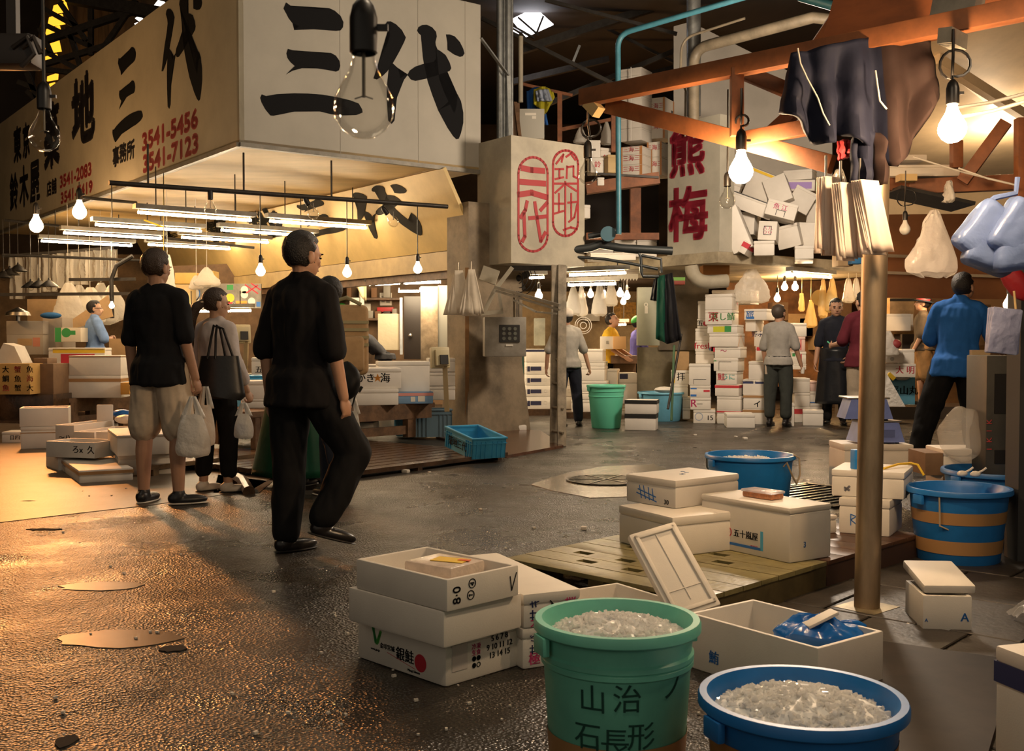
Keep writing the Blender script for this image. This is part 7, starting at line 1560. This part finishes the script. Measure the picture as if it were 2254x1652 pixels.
def person(label, loc, rz, H, shirt, pants, shoes, arms, legs, lean=(0, 0, 1), head=(0, 0), skin=None, hair='short', haircol=None, vox=.007, build=1.0, sleeve=.85, hem=-.02, pant_len=1.9, shirt_fit=.012, pant_fit=.014, curl=(.5, .5), extra=None, shoe_h=.045, sole=None, collar=False, twist=0.0, headdir=(0, .03, 1), wr=.010, sitz=0):
    """arms/legs: ((upper dir, lower dir) right, left) in the person's own frame: +y ahead, +x right"""
    t = thing('person', label, 'person', loc, rz); skin = skin or SKIN; bw = build*.90
    up = nv(*lean); Rt = Matrix.Rotation(twist, 3, 'Z'); xr = Rt @ Vector((1, 0, 0)); fwd = (up.cross(xr)); fwd.normalize(); xr = fwd.cross(up).normalized()
    LT, LS = .245*H, .245*H; feet = []
    hips = [Vector((s*.050*H, 0, 0)) for s in (1, -1)]; knees, ank = [], []
    for i in range(2):
        th, sh = nv(*legs[i][0]), nv(*legs[i][1]); k = hips[i] + th*LT; a = k + sh*LS; knees.append(k); ank.append(a)
    low = min(a.z - (legs[i][2] if len(legs[i]) > 2 else 0) for i, a in enumerate(ank)); zp = -low + .042*H
    O = Vector((0, 0, zp)); hips = [h+O for h in hips]; knees = [k+O for k in knees]; ank = [a+O for a in ank]
    X0, Y0 = Vector((1, 0, 0)), Vector((0, 1, 0))
    P = lambda f: O + up*f*H
    b = B()
    tor = [(O + Vector((0, 0, -.035*H)), .070*bw, .055*bw, X0, Y0), (O + UP*.01*H, .092*bw, .064*bw, X0, Y0), (P(.06), .088*bw, .060*bw, X0, Y0), (P(.11), .080*bw, .056*bw, xr, fwd), (P(.18), .090*bw, .062*bw, xr, fwd), (P(.24), .098*bw, .064*bw, xr, fwd), (P(.285), .092*bw, .052*bw, xr, fwd), (P(.312), .055, .040, xr, fwd)]
    loft(b, [(c, rx*H, ry*H, a, d) for c, rx, ry, a, d in tor])
    sh = [P(.282) + xr*s*.104*bw*H for s in (1, -1)]; elb, wri = [], []
    for i in range(2):
        u_, f_ = nv(*arms[i][0]), nv(*arms[i][1]); e = sh[i] + u_*.175*H; w_ = e + f_*.148*H; elb.append(e); wri.append(w_)
        caps(b, sh[i], .031*H*bw, e, .0235*H*bw); caps(b, e, .0235*H*bw, w_, .0165*H)
        hand(b, w_, f_, (-xr if i == 0 else xr), i, H, curl[i])
        caps(b, hips[i], .053*H*bw, knees[i], .036*H*bw); m_ = knees[i].lerp(ank[i], .32) + Vector((0, -.006*H, 0)); caps(b, knees[i], .034*H*bw, m_, .034*H*bw); caps(b, m_, .034*H*bw, ank[i], .0215*H)
    hd = nv(*headdir); hd = (xr*hd.x + fwd*hd.y + up*hd.z).normalized() if False else nv(hd.x + (up.x)*.4, hd.y + up.y*.4, hd.z)
    nb = P(.300); hc = nb + up*.026*H + hd*.082*H
    caps(b, nb, .036*H*bw**.5, nb.lerp(hc, .75), .031*H)
    for i in range(2): caps(b, P(.320), .025*H*bw, sh[i] - xr*(1, -1)[i]*.02*H, .025*H*bw)
    # head in its own frame
    RH = Matrix.Rotation(head[0] + twist, 3, 'Z') @ Matrix.Rotation(-head[1], 3, 'X'); hs = (H if H < 1.75 else 1.75 + (H-1.75)*.5)*1.09
    h = lambda x, y, z: hc + RH @ Vector((x*hs, y*hs, z*hs))
    b.ball(h(0, -.003, .012), (.0445*hs, .056*hs, .054*hs), 3, rot=RH); b.ball(h(0, .014, -.024), (.036*hs, .042*hs, .044*hs), 3, rot=RH); b.ball(h(0, .030, -.050), (.020*hs, .020*hs, .015*hs), 2, rot=RH)
    caps(b, h(0, .053, .002), .0055*hs, h(0, .063, -.018), .0085*hs, 8); caps(b, h(-.022, .044, .010), .008*hs, h(.022, .044, .010), .008*hs, 8); caps(b, h(-.012, .050, -.035), .005*hs, h(.012, .050, -.035), .005*hs, 8)
    for s in (1, -1): b.ball(h(s*.046, -.004, -.008), (.006*hs, .012*hs, .019*hs), 2, rot=RH); b.ball(h(s*.024, .034, -.012), (.013*hs, .014*hs, .014*hs), 2, rot=RH)
    finish(remesh(b, vox, 3), 'body', skin, t)
    e_ = B()
    for s in (1, -1): e_.ball(h(s*.0185, .0515, .0005), (.0085*hs, .004*hs, .0036*hs), 1, rot=RH); e_.ball(h(s*.0195, .054, .0125), (.012*hs, .003*hs, .0028*hs), 1, rot=RH)
    e_.obj('eyes', INK, t); e_ = B(); e_.ball(h(0, .056, -.036), (.014*hs, .004*hs, .0028*hs), 1, rot=RH); e_.obj('mouth', mat('lip', (.28, .10, .08), .5), t)
    # hair
    if hair:
        hm = haircol or HAIR; q = B(); q.ball((0, 0, 0), 1.0, 4)
        for v in q.bm.verts:
            x, y, z = v.co; face = y > (.18 + .25*max(0, .35-z)) and z < (.52 if hair != 'cap' else .30); lowb = z < (-.84 if y < .1 else -.6)
            ear = abs(x) > .80 and z < -.12 and y > -.12
            r_ = 1.0 + .045*noise.noise(Vector((x*7, y*7, z*7)))
            if hair == 'thin' and z > .72: r_ *= .93
            if face or lowb or ear: r_ *= .84
            v.co = h(x*.0505*r_, -.004 + y*.0625*r_, .016 + z*.060*r_)
        q.obj('hair', hm, t, smooth=2)
    # clothes
    c = B(); f_ = shirt_fit
    rg = [(O + UP*hem*H, .100*bw*H + f_*1.1 + .022, .074*bw*H + f_*1.3 + .026, X0, Y0), (O + UP*.03*H, .096*bw*H + f_*.8 + .018, .070*bw*H + f_ + .022, X0, Y0)]
    rg += [(cc, rx*H + f_, ry*H + f_, a, d) for cc, rx, ry, a, d in tor[2:-1] if True] + [(P(.312), .050*H + f_*.6, .040*H + f_*.5, xr, fwd)]
    loft(c, rg)
    for i in range(2):
        caps(c, sh[i] - xr*(1, -1)[i]*.004*H, .0325*H*bw + f_*.35 + .004, elb[i] if sleeve >= 1 else sh[i].lerp(elb[i], sleeve), (.0285*H*bw + f_*.8) if sleeve < 1 else .026*H*bw + f_*.7); caps(c, P(.318), .031*H*bw + f_*.3 + .004, sh[i] - xr*(1, -1)[i]*.02*H + up*.003*H, .033*H*bw + f_*.3 + .011)
        if sleeve > 1: caps(c, elb[i], .026*H*bw + f_, elb[i].lerp(wri[i], sleeve-1), .021*H + f_)
    if collar: caps(c, P(.315), .040*H, P(.335) + fwd*.004, .036*H)
    finish(remesh(c, .011, 4), 'shirt', shirt, t, wr, seed=H*10)
    c = B(); f_ = pant_fit
    loft(c, [(O + Vector((0, 0, -.05*H)), .075*bw*H + f_, .060*bw*H + f_, X0, Y0), (O + UP*.0, .094*bw*H + min(f_*.6, .010), .067*bw*H + min(f_*.6, .012), X0, Y0), (P(.05), .086*bw*H + .004, .061*bw*H + .004, X0, Y0)])
    for i in range(2):
        e1 = min(1, pant_len); kr = .038*H*bw + f_ + (0 if pant_len > 1 else .012)
        caps(c, hips[i], .055*H*bw + f_, hips[i].lerp(knees[i], e1), kr)
        if pant_len > 1: caps(c, knees[i], .038*H*bw + f_, knees[i].lerp(ank[i], pant_len-1), .030*H + f_*.8)
    finish(remesh(c, .011, 4), 'trousers' if pant_len > 1.2 else 'shorts', pants, t, wr, seed=H*7)
    for i in range(2):
        fd = legs[i][3] if len(legs[i]) > 3 else (0, 1, 0); fd = nv(*fd); a = ank[i]; base = a - UP*.042*H; sd = fd.cross(UP); sd = sd.normalized() if sd.length > .1 else X0
        upv = sd.cross(fd).normalized(); R = Matrix((sd, fd, upv)).transposed(); s_ = B()
        ctr = base + fd*.035*H + upv*.018*H
        s_.ball(ctr, (.027*H, .078*H, .022*H), 3, rot=R); s_.ball(base - fd*.012*H + upv*.026*H, (.026*H, .032*H, .028*H), 2, rot=R); caps(s_, base + upv*.03*H, .026*H, a + (knees[i]-a).normalized()*max(0, shoe_h-.04)*H, .025*H + (.008 if shoe_h > .06 else 0))
        for v in s_.bm.verts:
            q = (v.co - base).dot(upv)
            if q < .002*H: v.co += upv*(.002*H - q)
        mt = [shoes, sole or RUBBER]; o = finish(remesh(s_, .007, 2), 'shoe', shoes, t)
        z_ = B(); z_.ball(base + fd*.034*H + upv*.005*H, (.029*H, .082*H, .006*H), 3, rot=R); z_.obj('sole', sole or RUBBER, o)
    j = dict(O=O, P=P, sh=sh, elb=elb, wri=wri, hips=hips, knees=knees, ank=ank, up=up, xr=xr, fwd=fwd, h=h, RH=RH, hs=hs, H=H, t=t, M=ROOTM[t.name])
    if extra: extra(j)
    return t, j
BLK = cloth('black_tshirt', (.010, .010, .012)); BEIGE = cloth('beige_shorts', (.60, .49, .37)); WHT = cloth('white_blouse', (.60, .54, .53)); BLKT = cloth('black_trousers', (.008, .008, .009)); NAVYJ = cloth('dark_jeans', (.025, .03, .045))
GRYT = cloth('grey_tshirt', (.34, .32, .29)); LTB = cloth('light_blue_shirt', (.20, .33, .62)); POLO = cloth('blue_polo', (.02, .12, .42)); MAR = cloth('maroon_shirt', (.09, .012, .020)); KHA = cloth('khaki_trousers', (.28, .23, .17)); DKN = cloth('dark_navy_polo', (.016, .018, .028)); YEL = cloth('yellow_tshirt', (.72, .45, .04)); PUR = cloth('purple_shirt', (.10, .09, .32)); PNK = cloth('pink_shirt', (.58, .25, .20)); OLV = cloth('olive_shirt', (.09, .07, .05)); DGT = cloth('dark_grey_trousers', (.045, .05, .045))
SHOEB = mat('black_shoe', (.010, .010, .012), .4); WSOLE = mat('white_sole', (.62, .58, .5), .6); LEATH = mat('black_leather', (.012, .010, .010), .28)
down = (0, 0, -1)
# man in black T-shirt and shorts
tman, J1 = person('person in a black T-shirt and beige shorts seen from behind, carrying a white plastic bag', G(356, 1108), -.30, 1.86, BLK, BEIGE, SHOEB,
   arms=(((.17, .02, -1), (.16, .22, -1)), ((-.13, -.02, -1), (-.02, .12, -1))), lean=(-.05, 0, 1), legs=(((.10, .03, -1), (.02, -.03, -1), 0, (.75, .65, 0)), ((-.10, .0, -1), (-.02, -.02, -1), 0, (-.1, 1, 0))), head=(-.05, .12), hair='short', haircol=HAIRB, vox=.006, build=1.06, sleeve=.86, hem=-.055, pant_len=.92, pant_fit=.032, shirt_fit=.020, curl=(1.1, .6), sole=WSOLE, wr=.014)
def shop_bag(label, hx, hy, by, Y, w_, group=None, material=None, seed=0, side=0.0, cat='bag'):
    """carrier bag: two handle loops and a sagging body"""
    top = W(hx, hy, Y); h_ = (by-hy)*Y/F; t = thing('carrier_bag', label, cat, top, side, group); mt = material or MILK2; b = B()
    def fn(i, j):
        a = 2*PI*i; q = j; n_ = noise.noise(Vector((math.cos(a)*1.5+seed, math.sin(a)*1.5, q*3))); wd = w_*(.62 + .42*math.sin(min(1, q*1.1)*PI*.62))*(1 if q < .9 else math.sqrt(max(.02, 1-((q-.9)/.1)**2)))
        return Vector((wd/2*math.cos(a)*(1+.10*n_), wd*.26*math.sin(a)*(1+.2*n_), -h_*(.30 + .70*q) + .01*n_))
    b.grid(fn, 33, 17); o = b.obj('body', mt, t, smooth=2)
    for s in (-1, 1):
        b = B()
        b.grid(lambda i, j, s=s: Vector((s*(.012 + (w_*.20)*j) + (i-.5)*(.02 + w_*.22*j), .01*math.sin(i*8), -h_*.36*j)), 7, 9); o = b.obj('handle', mt, t, smooth=2); o.modifiers.new('s', 'SOLIDIFY').thickness = .003
    return t
shop_bag('white carrier bag in the right hand of the man in shorts', 424, 872, 1008, 7.75, .235)
# woman with ponytail
def wom(j):
    t, h, hs = j['t'], j['h'], j['hs']; b = B()
    ch = [h(0, -.062, .0), h(-.0, -.090, -.02), h(-.006, -.108, -.07), h(-.010, -.112, -.13), h(-.006, -.108, -.19), h(.0, -.104, -.235)]
    for (p0, p1), (r0, r1) in zip(zip(ch[:-1], ch[1:]), [(.026, .034), (.034, .038), (.038, .036), (.036, .028), (.028, .008)]): caps(b, p0, r0, p1, r1)
    finish(remesh(b, .008, 2), 'ponytail', HAIRB, t, .004)
    b = B(); b.bar(h(-.02, -.076, .0), h(.022, -.072, .004), .02, .012); b.obj('hair_clip', mat('tan_clip', (.5, .38, .25), .4), t)
woman, J2 = person('person with a long ponytail, white blouse and black cropped trousers, seen from behind', G(478, 1082), -.50, 1.60, WHT, BLKT, mat('white_sandal', (.62, .58, .52), .5),
   arms=(((.30, -.05, -1), (.20, .35, -1)), ((-.2, .15, -1), (.1, .5, -.8))), legs=(((.06, .06, -1), (.02, -.04, -1), 0, (.5, .85, 0)), ((-.06, -.04, -1), (-.02, -.05, -1), 0, (.2, 1, 0))), head=(-.45, .05), skin=SKIN2, hair='short', haircol=HAIRB, vox=.006, build=.92, sleeve=1.55, hem=-.045, pant_len=1.72, pant_fit=.018, shirt_fit=.026, curl=(1.2, .8), extra=wom, wr=.014, shoe_h=.03)
tote = thing('tote_bag', 'black leather tote bag on the shoulder of the ponytailed woman', 'bag', W(480, 830, 8.25)); TL = mat('tote_leather', (.014, .014, .016), .38, bump=.3, bump_s=12)
b = B(); c = W(484, 832, 8.22)
b.grid(lambda i, j: c + Vector((( .145 + .055*j)*math.cos(2*PI*i)*(1 if j < .93 else .8), (.05+.03*j)*math.sin(2*PI*i), .17 - .31*j + .03*math.cos(2*PI*i)*j*-1)), 33, 12); b.ball(c + Vector((0, 0, -.11)), (.19, .07, .05), 3); b.obj('body', TL, tote, world=True, smooth=2)
for s in (-1, 1):
    b = B(); q = W(474, 722, 8.15); b.tube([c + Vector((s*.03 - .05, -.05, .15)), c + Vector((-.03 + s*.015, -.05, .33)), q + Vector((s*.012, 0, .02)), q + Vector((.02 + s*.012, .10, .0)), c + Vector((s*.03 + .06, .06, .15))], .010, 8); b.obj('strap', TL, tote, world=True)
b = B(); b.bar(W(446, 850, 8.13), W(436, 882, 8.13), .008, .008); b.obj('zip', STEEL, tote, world=True)
shop_bag('small milky plastic bag with something blue, held low by the ponytailed woman', 536, 886, 966, 8.0, .14, seed=3)
b = B(); b.ball(W(530, 945, 8.0), (.035, .03, .05), 2); one(b, 'blue_item', mat('blue_item', (.08, .2, .55), .5), 'blue wrapped item inside the small bag of the ponytailed woman', 'item')
shop_bag('milky bag hanging between the man in shorts and the woman', 452, 850, 985, 8.05, .13, seed=7)
# man in black walking
man, J3 = person('person dressed all in black with short black hair, walking past toward the right', G(668, 1218), -.55, 1.79, cloth('black_shirt', (.009, .008, .009)), BLKT, LEATH,
   arms=(((.22, -.05, -1), (.10, .18, -1)), ((-.26, -.06, -1), (.0, .10, -1))), legs=(((.42, .42, -1), (-.22, -.50, -1), 0, (.55, .80, -.30)), ((-.05, .02, -1), (-.02, -.04, -1), 0, (.3, 1, 0))), head=(-.12, .10), hair='short', vox=.006, build=1.08, sleeve=1.0, hem=-.06, pant_fit=.026, shirt_fit=.024, curl=(.75, .5), collar=True, wr=.014)
# pink-shirted worker with the green apron
def apr(col, ztop, zbot, flare, name, f0=-.1, f1=1.1, thick=.006, oy=0.0):
    def ex(j):
        b = B(); H = j['H']
        def fn(i, k):
            a = 2*PI*(f0 + (f1-f0)*i); z = ztop + (zbot-ztop)*k; r = .10*H + .028 + flare*k + .012*math.sin(a*7)*k
            return Vector((r*1.05*math.cos(a), oy + r*.82*math.sin(a), z*H))
        b.grid(fn, 33, 15); o = b.obj(name, col, j['t'], smooth=2); o.modifiers.new('s', 'SOLIDIFY').thickness = thick
    return ex
GA = cloth('green_vinyl_apron', (.012, .085, .045), .3, .35)
person('person in a pink shirt and long green apron, hidden behind the man in black', G(648, 1068), -.5, 1.62, PNK, NAVYJ, SHOEB, arms=(((.2, .3, -1), (.0, .8, -.5)), ((-.35, .15, -1), (.1, .6, -.8))), legs=(((.04, 0, -1), (0, 0, -1)), ((-.04, 0, -1), (0, 0, -1))), head=(0, .3), haircol=mat('brown_hair', (.08, .04, .02), .5, bump=.8, bump_s=120), vox=.009, sleeve=1.3, shirt_fit=.03, extra=apr(GA, .56, .06, .17, 'apron', 0, 1), sole=WSOLE, lean=(0, .12, 1))
# backpacker
TAN = cloth('tan_canvas', (.50, .34, .19), .4); STRAPM = mat('olive_webbing', (.36, .33, .20), .8)
def pack(j):
    pass
bpk, J5 = person('person with dark hair and jeans walking left, wearing a tan backpack', G(728, 1098), .85, 1.68, cloth('teal_top', (.02, .12, .13)), NAVYJ, SHOEB, arms=(((.15, .1, -1), (.05, .3, -1)), ((-.15, .1, -1), (0, .3, -1))), legs=(((.0, .30, -1), (.0, .02, -1)), ((.0, -.32, -1), (.0, -.42, -1), 0, (0, .82, -.5))), head=(0, .2), vox=.009, sleeve=1.2, sole=WSOLE)
bk = thing('backpack', 'tan canvas backpack with webbing loops on the back of the walking person', 'backpack', W(765, 760, 7.95))
b = B(); c = W(768, 748, 7.98); RB_ = Matrix.Rotation(.35, 3, 'Z'); b.box(c, (.27, .20, .52), rot=RB_, bevel=.06, seg=4); b.box(c + Vector((.02, -.10, -.10)), (.21, .10, .26), rot=RB_, bevel=.04, seg=3); b.obj('body', TAN, bk, world=True)
for k in range(4): b = B(); b.box(c + RB_ @ Vector((.0, -.113, .13 - .055*k)), (.25, .012, .022), rot=RB_); b.obj('webbing', STRAPM, bk, world=True)
b = B(); b.tube([c + Vector((-.10, -.08, .28)), c + Vector((-.0, -.10, .31)), c + Vector((.10, -.06, .26))], .014, 8); b.obj('strap', STRAPM, bk, world=True)
b = B(); b.bar(c + Vector((.10, -.08, -.26)), W(772, 905, 7.9), .02, .01); b.bar(W(797, 850, 7.9), W(790, 862, 7.9), .03, .02); b.obj('loose_strap', RUBBER, bk, world=True)
b = B(); b.ball(W(765, 838, 7.75), (.09, .07, .14), 3); 
for v in b.bm.verts: v.co += Vector((0, 0, .0)) + v.normal*.02*noise.noise(v.co*12)
one(b, 'waist_pouch', cloth('black_nylon', (.012, .012, .013), .6, .5), 'black pouch bag hanging under the tan backpack', 'bag')
b = B(); b.box(W(746, 872, 7.75), (.10, .03, .07), rot=Matrix.Rotation(.5, 3, 'Y')); one(b, 'green_folder', mat('mint_folder', (.18, .55, .35), .5), 'mint green folder sticking out by the hand of the man in black', 'folder')
shop_bag('white carrier bag hanging beside the jeans of the backpacker', 776, 872, 978, 8.2, .12, seed=5)
# light blue shirt at the left stall
b = B(); b.box((W(210, 800, 16.4).x, 16.4, .08), (2.6, 1.0, .16)); struct(b, 'floor_stall_step', WOODW)
def glasses(j):
    b = B(); h = j['h']
    b.tube([h(.047, 0, .004), h(.040, .052, .002), h(.018, .060, .0), h(0, .061, .003), h(-.018, .060, 0), h(-.040, .052, .002), h(-.047, 0, .004)], .004, 6); b.obj('glasses', INK, j['t'])
person('person in a light blue short-sleeved shirt with glasses, arms folded, beyond the left bench', Vector((W(208, 700, 16.4).x, 16.4, .16)), -1.0, 1.64, LTB, BLKT, SHOEB, arms=(((.30, .35, -1), (-.75, .55, .05)), ((-.30, .35, -1), (.75, .55, .1))), legs=(((.04, 0, -1), (0, 0, -1)), ((-.04, 0, -1), (0, 0, -1))), head=(-.25, -.08), skin=SKIN2, vox=.009, sleeve=.95, shirt_fit=.03, build=1.08, extra=glasses, collar=True)
# bending worker
person('person in dark clothes bending forward over crates in front of the black door', Vector((W(848, 800, 17.15).x, 17.15, .10)), PI/2 + .3, 1.62, cloth('charcoal_shirt', (.035, .035, .04)), BLKT, SHOEB, arms=(((.05, .55, -1), (0, .25, -1)), ((-.05, .55, -1), (0, .25, -1))), legs=(((.05, .10, -1), (0, -.12, -1)), ((-.05, .1, -1), (0, -.12, -1))), lean=(0, .72, .62), headdir=(0, .9, -.1), head=(0, -.7), vox=.010, sleeve=.9, shirt_fit=.025)
crate(Vector((W(812, 830, 16.3).x, 16.3, .10)), .1, .5, .36, .32, mat('navy_crate', (.01, .04, .18), .5), 'navy blue plastic crate in front of the bending worker, lower one')
crate(Vector((W(812, 800, 16.3).x, 16.3, .43)), .1, .5, .36, .32, MATS['navy_crate'], 'navy blue plastic crate in front of the bending worker, upper one')
b = B(); b.box((W(830, 830, 16.6).x, 16.7, .05), (1.6, 1.2, .1)); struct(b, 'floor_stall_plinth', WOODW)
# ladder man carrying a bucket
def cap(j, col, brim=True, bm_=1):
    h, RH, hs = j['h'], j['RH'], j['hs']; b = B(); b.ball(h(0, -.004, .030), (.053*hs, .066*hs, .050*hs), 3, rot=RH)
    for v in b.bm.verts:
        q = RH.transposed() @ (v.co - h(0, 0, .022))
        if q.z < 0: v.co += RH @ Vector((0, 0, -q.z))
    if brim: b.ball(h(0, .072*bm_, .026), (.040*hs, .040*hs, .005*hs), 2, rot=RH)
    b.obj('cap', col, j['t'])
person('person in a grey shirt and pale cap behind the ladder, reaching to the bucket', G(1250, 938), .12, 1.66, GRYT, cloth('navy_trousers', (.02, .022, .035)), LEATH, arms=(((.36, .0, -1), (.30, .10, -1)), ((-.45, -.05, -1), (-.05, .2, -1))), legs=(((.14, .16, -1), (.05, -.10, -1), 0, (.3, .9, 0)), ((-.08, -.12, -1), (0, -.25, -1), 0, (.5, .8, -.1))), lean=(-.02, .10, 1), head=(.1, -.25), vox=.009, sleeve=.92, shirt_fit=.024, extra=lambda j: cap(j, cloth('pale_cap', (.42, .38, .34)), False), curl=(1.1, .6))
# alley shop people
person('person in a yellow T-shirt with tied-up hair, working at a box', Vector((W(1334, 760, 18.0).x, 18.0, 0)), -PI/2 - .45, 1.66, YEL, BLKT, SHOEB, arms=(((.10, .35, -1), (.0, .9, -.5)), ((-.15, .35, -1), (.1, .9, -.5))), legs=(((.05, 0, -1), (0, 0, -1)), ((-.05, 0, -1), (0, 0, -1))), lean=(0, .18, 1), head=(0, -.35), skin=SKIN, vox=.010, sleeve=.8, shirt_fit=.03, extra=lambda j: (lambda b: (b.ball(j['h'](0, -.03, .085), .028, 2), b.obj('hair_bun', HAIR, j['t'])))(B()))
person('person in a purple shirt and bright green cap beside the cold-store door', Vector((W(1398, 760, 18.6).x, 18.6, 0)), -PI/2 + .3, 1.62, PUR, BLKT, SHOEB, arms=(((.10, .35, -1), (.0, .9, -.3)), ((-.15, .35, -1), (.1, .9, -.3))), legs=(((.05, 0, -1), (0, 0, -1)), ((-.05, 0, -1), (0, 0, -1))), lean=(0, .10, 1), head=(0, -.3), vox=.010, extra=lambda j: cap(j, mat('green_cap', (.05, .42, .08), .6)))
# grey-haired man in boots
def boots(j):
    b = B(); b.cyl(j['wri'][0] + Vector((.01, .05, -.09)), j['wri'][0] + Vector((.01, .06, -.02)), .022, .026, 14); b.obj('paper_cup', FOAM, j['t']) if False else b.bm.free()
    b = B(); q = j['hips'][1]; b.box(q + Vector((-.06, -.07, -.06)), (.06, .04, .22), bevel=.015); b.obj('towel', cloth('tan_towel', (.42, .34, .26)), j['t'])
    b = B(); b.lathe([(.095*j['H']+.014, 0), (.097*j['H']+.016, .02), (.095*j['H']+.014, .04)], c=j['O'] + Vector((0, 0, .03*j['H'])), seg=28)
    for v in b.bm.verts: v.co.y *= .74
    b.obj('belt', RUBBER, j['t'])
gm, J11 = person('person in a grey T-shirt and dark trousers tucked in black boots, seen from behind', G(1712, 938), -.42, 1.71, GRYT, DGT, LEATH, arms=(((.28, .05, -1), (.25, .35, -1)), ((-.2, .1, -1), (.05, .4, -1))), legs=(((.06, .02, -1), (.0, -.02, -1), 0, (.3, 1, 0)), ((-.07, .02, -1), (.0, -.02, -1), 0, (.1, 1, 0))), head=(-.35, -.18), hair='thin', haircol=mat('grey_brown_hair', (.06, .042, .03), .6), vox=.008, sleeve=.9, pant_len=1.75, shirt_fit=.026, pant_fit=.026, shoe_h=.19, curl=(1.1, .7), extra=boots, lean=(0, .05, 1))
b = B(); q = ROOTM[gm.name] @ J11['wri'][0]; b.cyl(q + Vector((.02, .0, -.12)), q + Vector((.025, .0, -.03)), .024, .03, 14); one(b, 'paper_cup', FOAM, 'small white cup in the hand of the grey-haired man', 'cup')
# man in dark apron facing the camera
DAP = cloth('black_vinyl_apron', (.014, .015, .018), .5, .32)
person('person in a dark polo shirt and long black apron, facing the camera', G(1838, 934), PI - .38, 1.80, DKN, BLKT, LEATH, arms=(((.22, .02, -1), (.12, .22, -1)), ((-.2, .1, -1), (.2, .7, -.7))), legs=(((.05, 0, -1), (0, 0, -1), 0, (.25, 1, 0)), ((-.05, .03, -1), (0, 0, -1), 0, (-.2, 1, 0))), head=(.22, .05), skin=SKIN, vox=.007, sleeve=.92, build=1.05, shirt_fit=.026, extra=apr(DAP, .62, .17, .055, 'apron', -.10, .60), collar=True, shoe_h=.12, curl=(.7, .8))
b = B(); b.tube([W(1821, 751, 14.95), W(1828, 757, 14.93), W(1838, 757, 14.93)], .010, 6); one(b, 'green_strap', mat('mint_strap', (.12, .6, .35), .5), 'mint green strap at the waist of the man in the black apron', 'strap')
# man in maroon shirt behind the steel pole
person('person in a maroon shirt and khaki trousers, half hidden by the steel pole', G(1898, 955), .25, 1.83, MAR, KHA, SHOEB, arms=(((.2, .2, -1), (0, .7, -.6)), ((-.25, .25, -1), (.1, .9, -.1))), legs=(((.05, .12, -1), (0, -.05, -1)), ((-.10, -.05, -1), (-.05, -.62, -.75), 0, (0, .75, -.7))), head=(.0, .05), vox=.009, build=1.12, sleeve=.9, shirt_fit=.03, pant_fit=.024, hem=-.05)
# man in the hat
b = B(); b.box((W(2030, 880, 17.2).x, 17.3, .095), (2.4, 1.1, .19)); struct(b, 'floor_hall_step', mat('dark_step', (.07, .05, .035), .4))
def hat(j):
    h, RH, hs = j['h'], j['RH'], j['hs']; b = B(); b.lathe([(.001, .095*hs), (.04*hs, .09*hs), (.055*hs, .05*hs), (.058*hs, .026*hs), (.092*hs, .018*hs), (.092*hs, .014*hs), (.05*hs, .02*hs)], c=j['h'](0, 0, 0), seg=28, rot=RH); b.obj('hat', cloth('dark_hat', (.022, .028, .04)), j['t'])
    b = B(); b.lathe([(.0585*hs, .024*hs), (.0595*hs, .024*hs), (.0585*hs, .040*hs)], c=j['h'](0, 0, 0), seg=28, rot=RH); b.obj('hat_band', mat('red_band2', (.3, .03, .04), .6), j['t'])
person('person in an olive shirt, tan shorts and dark brimmed hat, in profile facing left', Vector((W(2030, 890, 17.0).x, 17.0, .19)), PI/2 - .35, 1.72, OLV, cloth('tan_shorts', (.30, .17, .07)), SHOEB, arms=(((.2, .08, -1), (.0, .45, -1)), ((-.2, .1, -1), (.0, .5, -1))), legs=(((.05, .1, -1), (0, -.05, -1)), ((-.05, -.12, -1), (0, -.2, -1))), head=(.0, -.15), vox=.009, build=1.08, sleeve=.95, shirt_fit=.032, pant_len=1.05, pant_fit=.04, extra=hat, sole=WSOLE)
# man in blue polo
polo, J15 = person('person in a blue polo shirt and black trousers leaning over goods, seen from behind', G(2102, 1026), -.38, 1.86, POLO, BLKT, SHOEB, arms=(((.42, .25, -1), (.25, .9, -.35)), ((-.30, .30, -1), (.35, .8, -.25))), legs=(((.16, .14, -1), (.04, -.06, -1)), ((-.34, .0, -1), (-.24, -.22, -1), 0, (-.1, 1, 0))), head=(-.50, -.30), vox=.007, build=1.08, sleeve=.92, shirt_fit=.030, pant_fit=.034, hem=-.055, collar=True, lean=(.06, .10, 1), headdir=(.12, .12, 1), wr=.016)
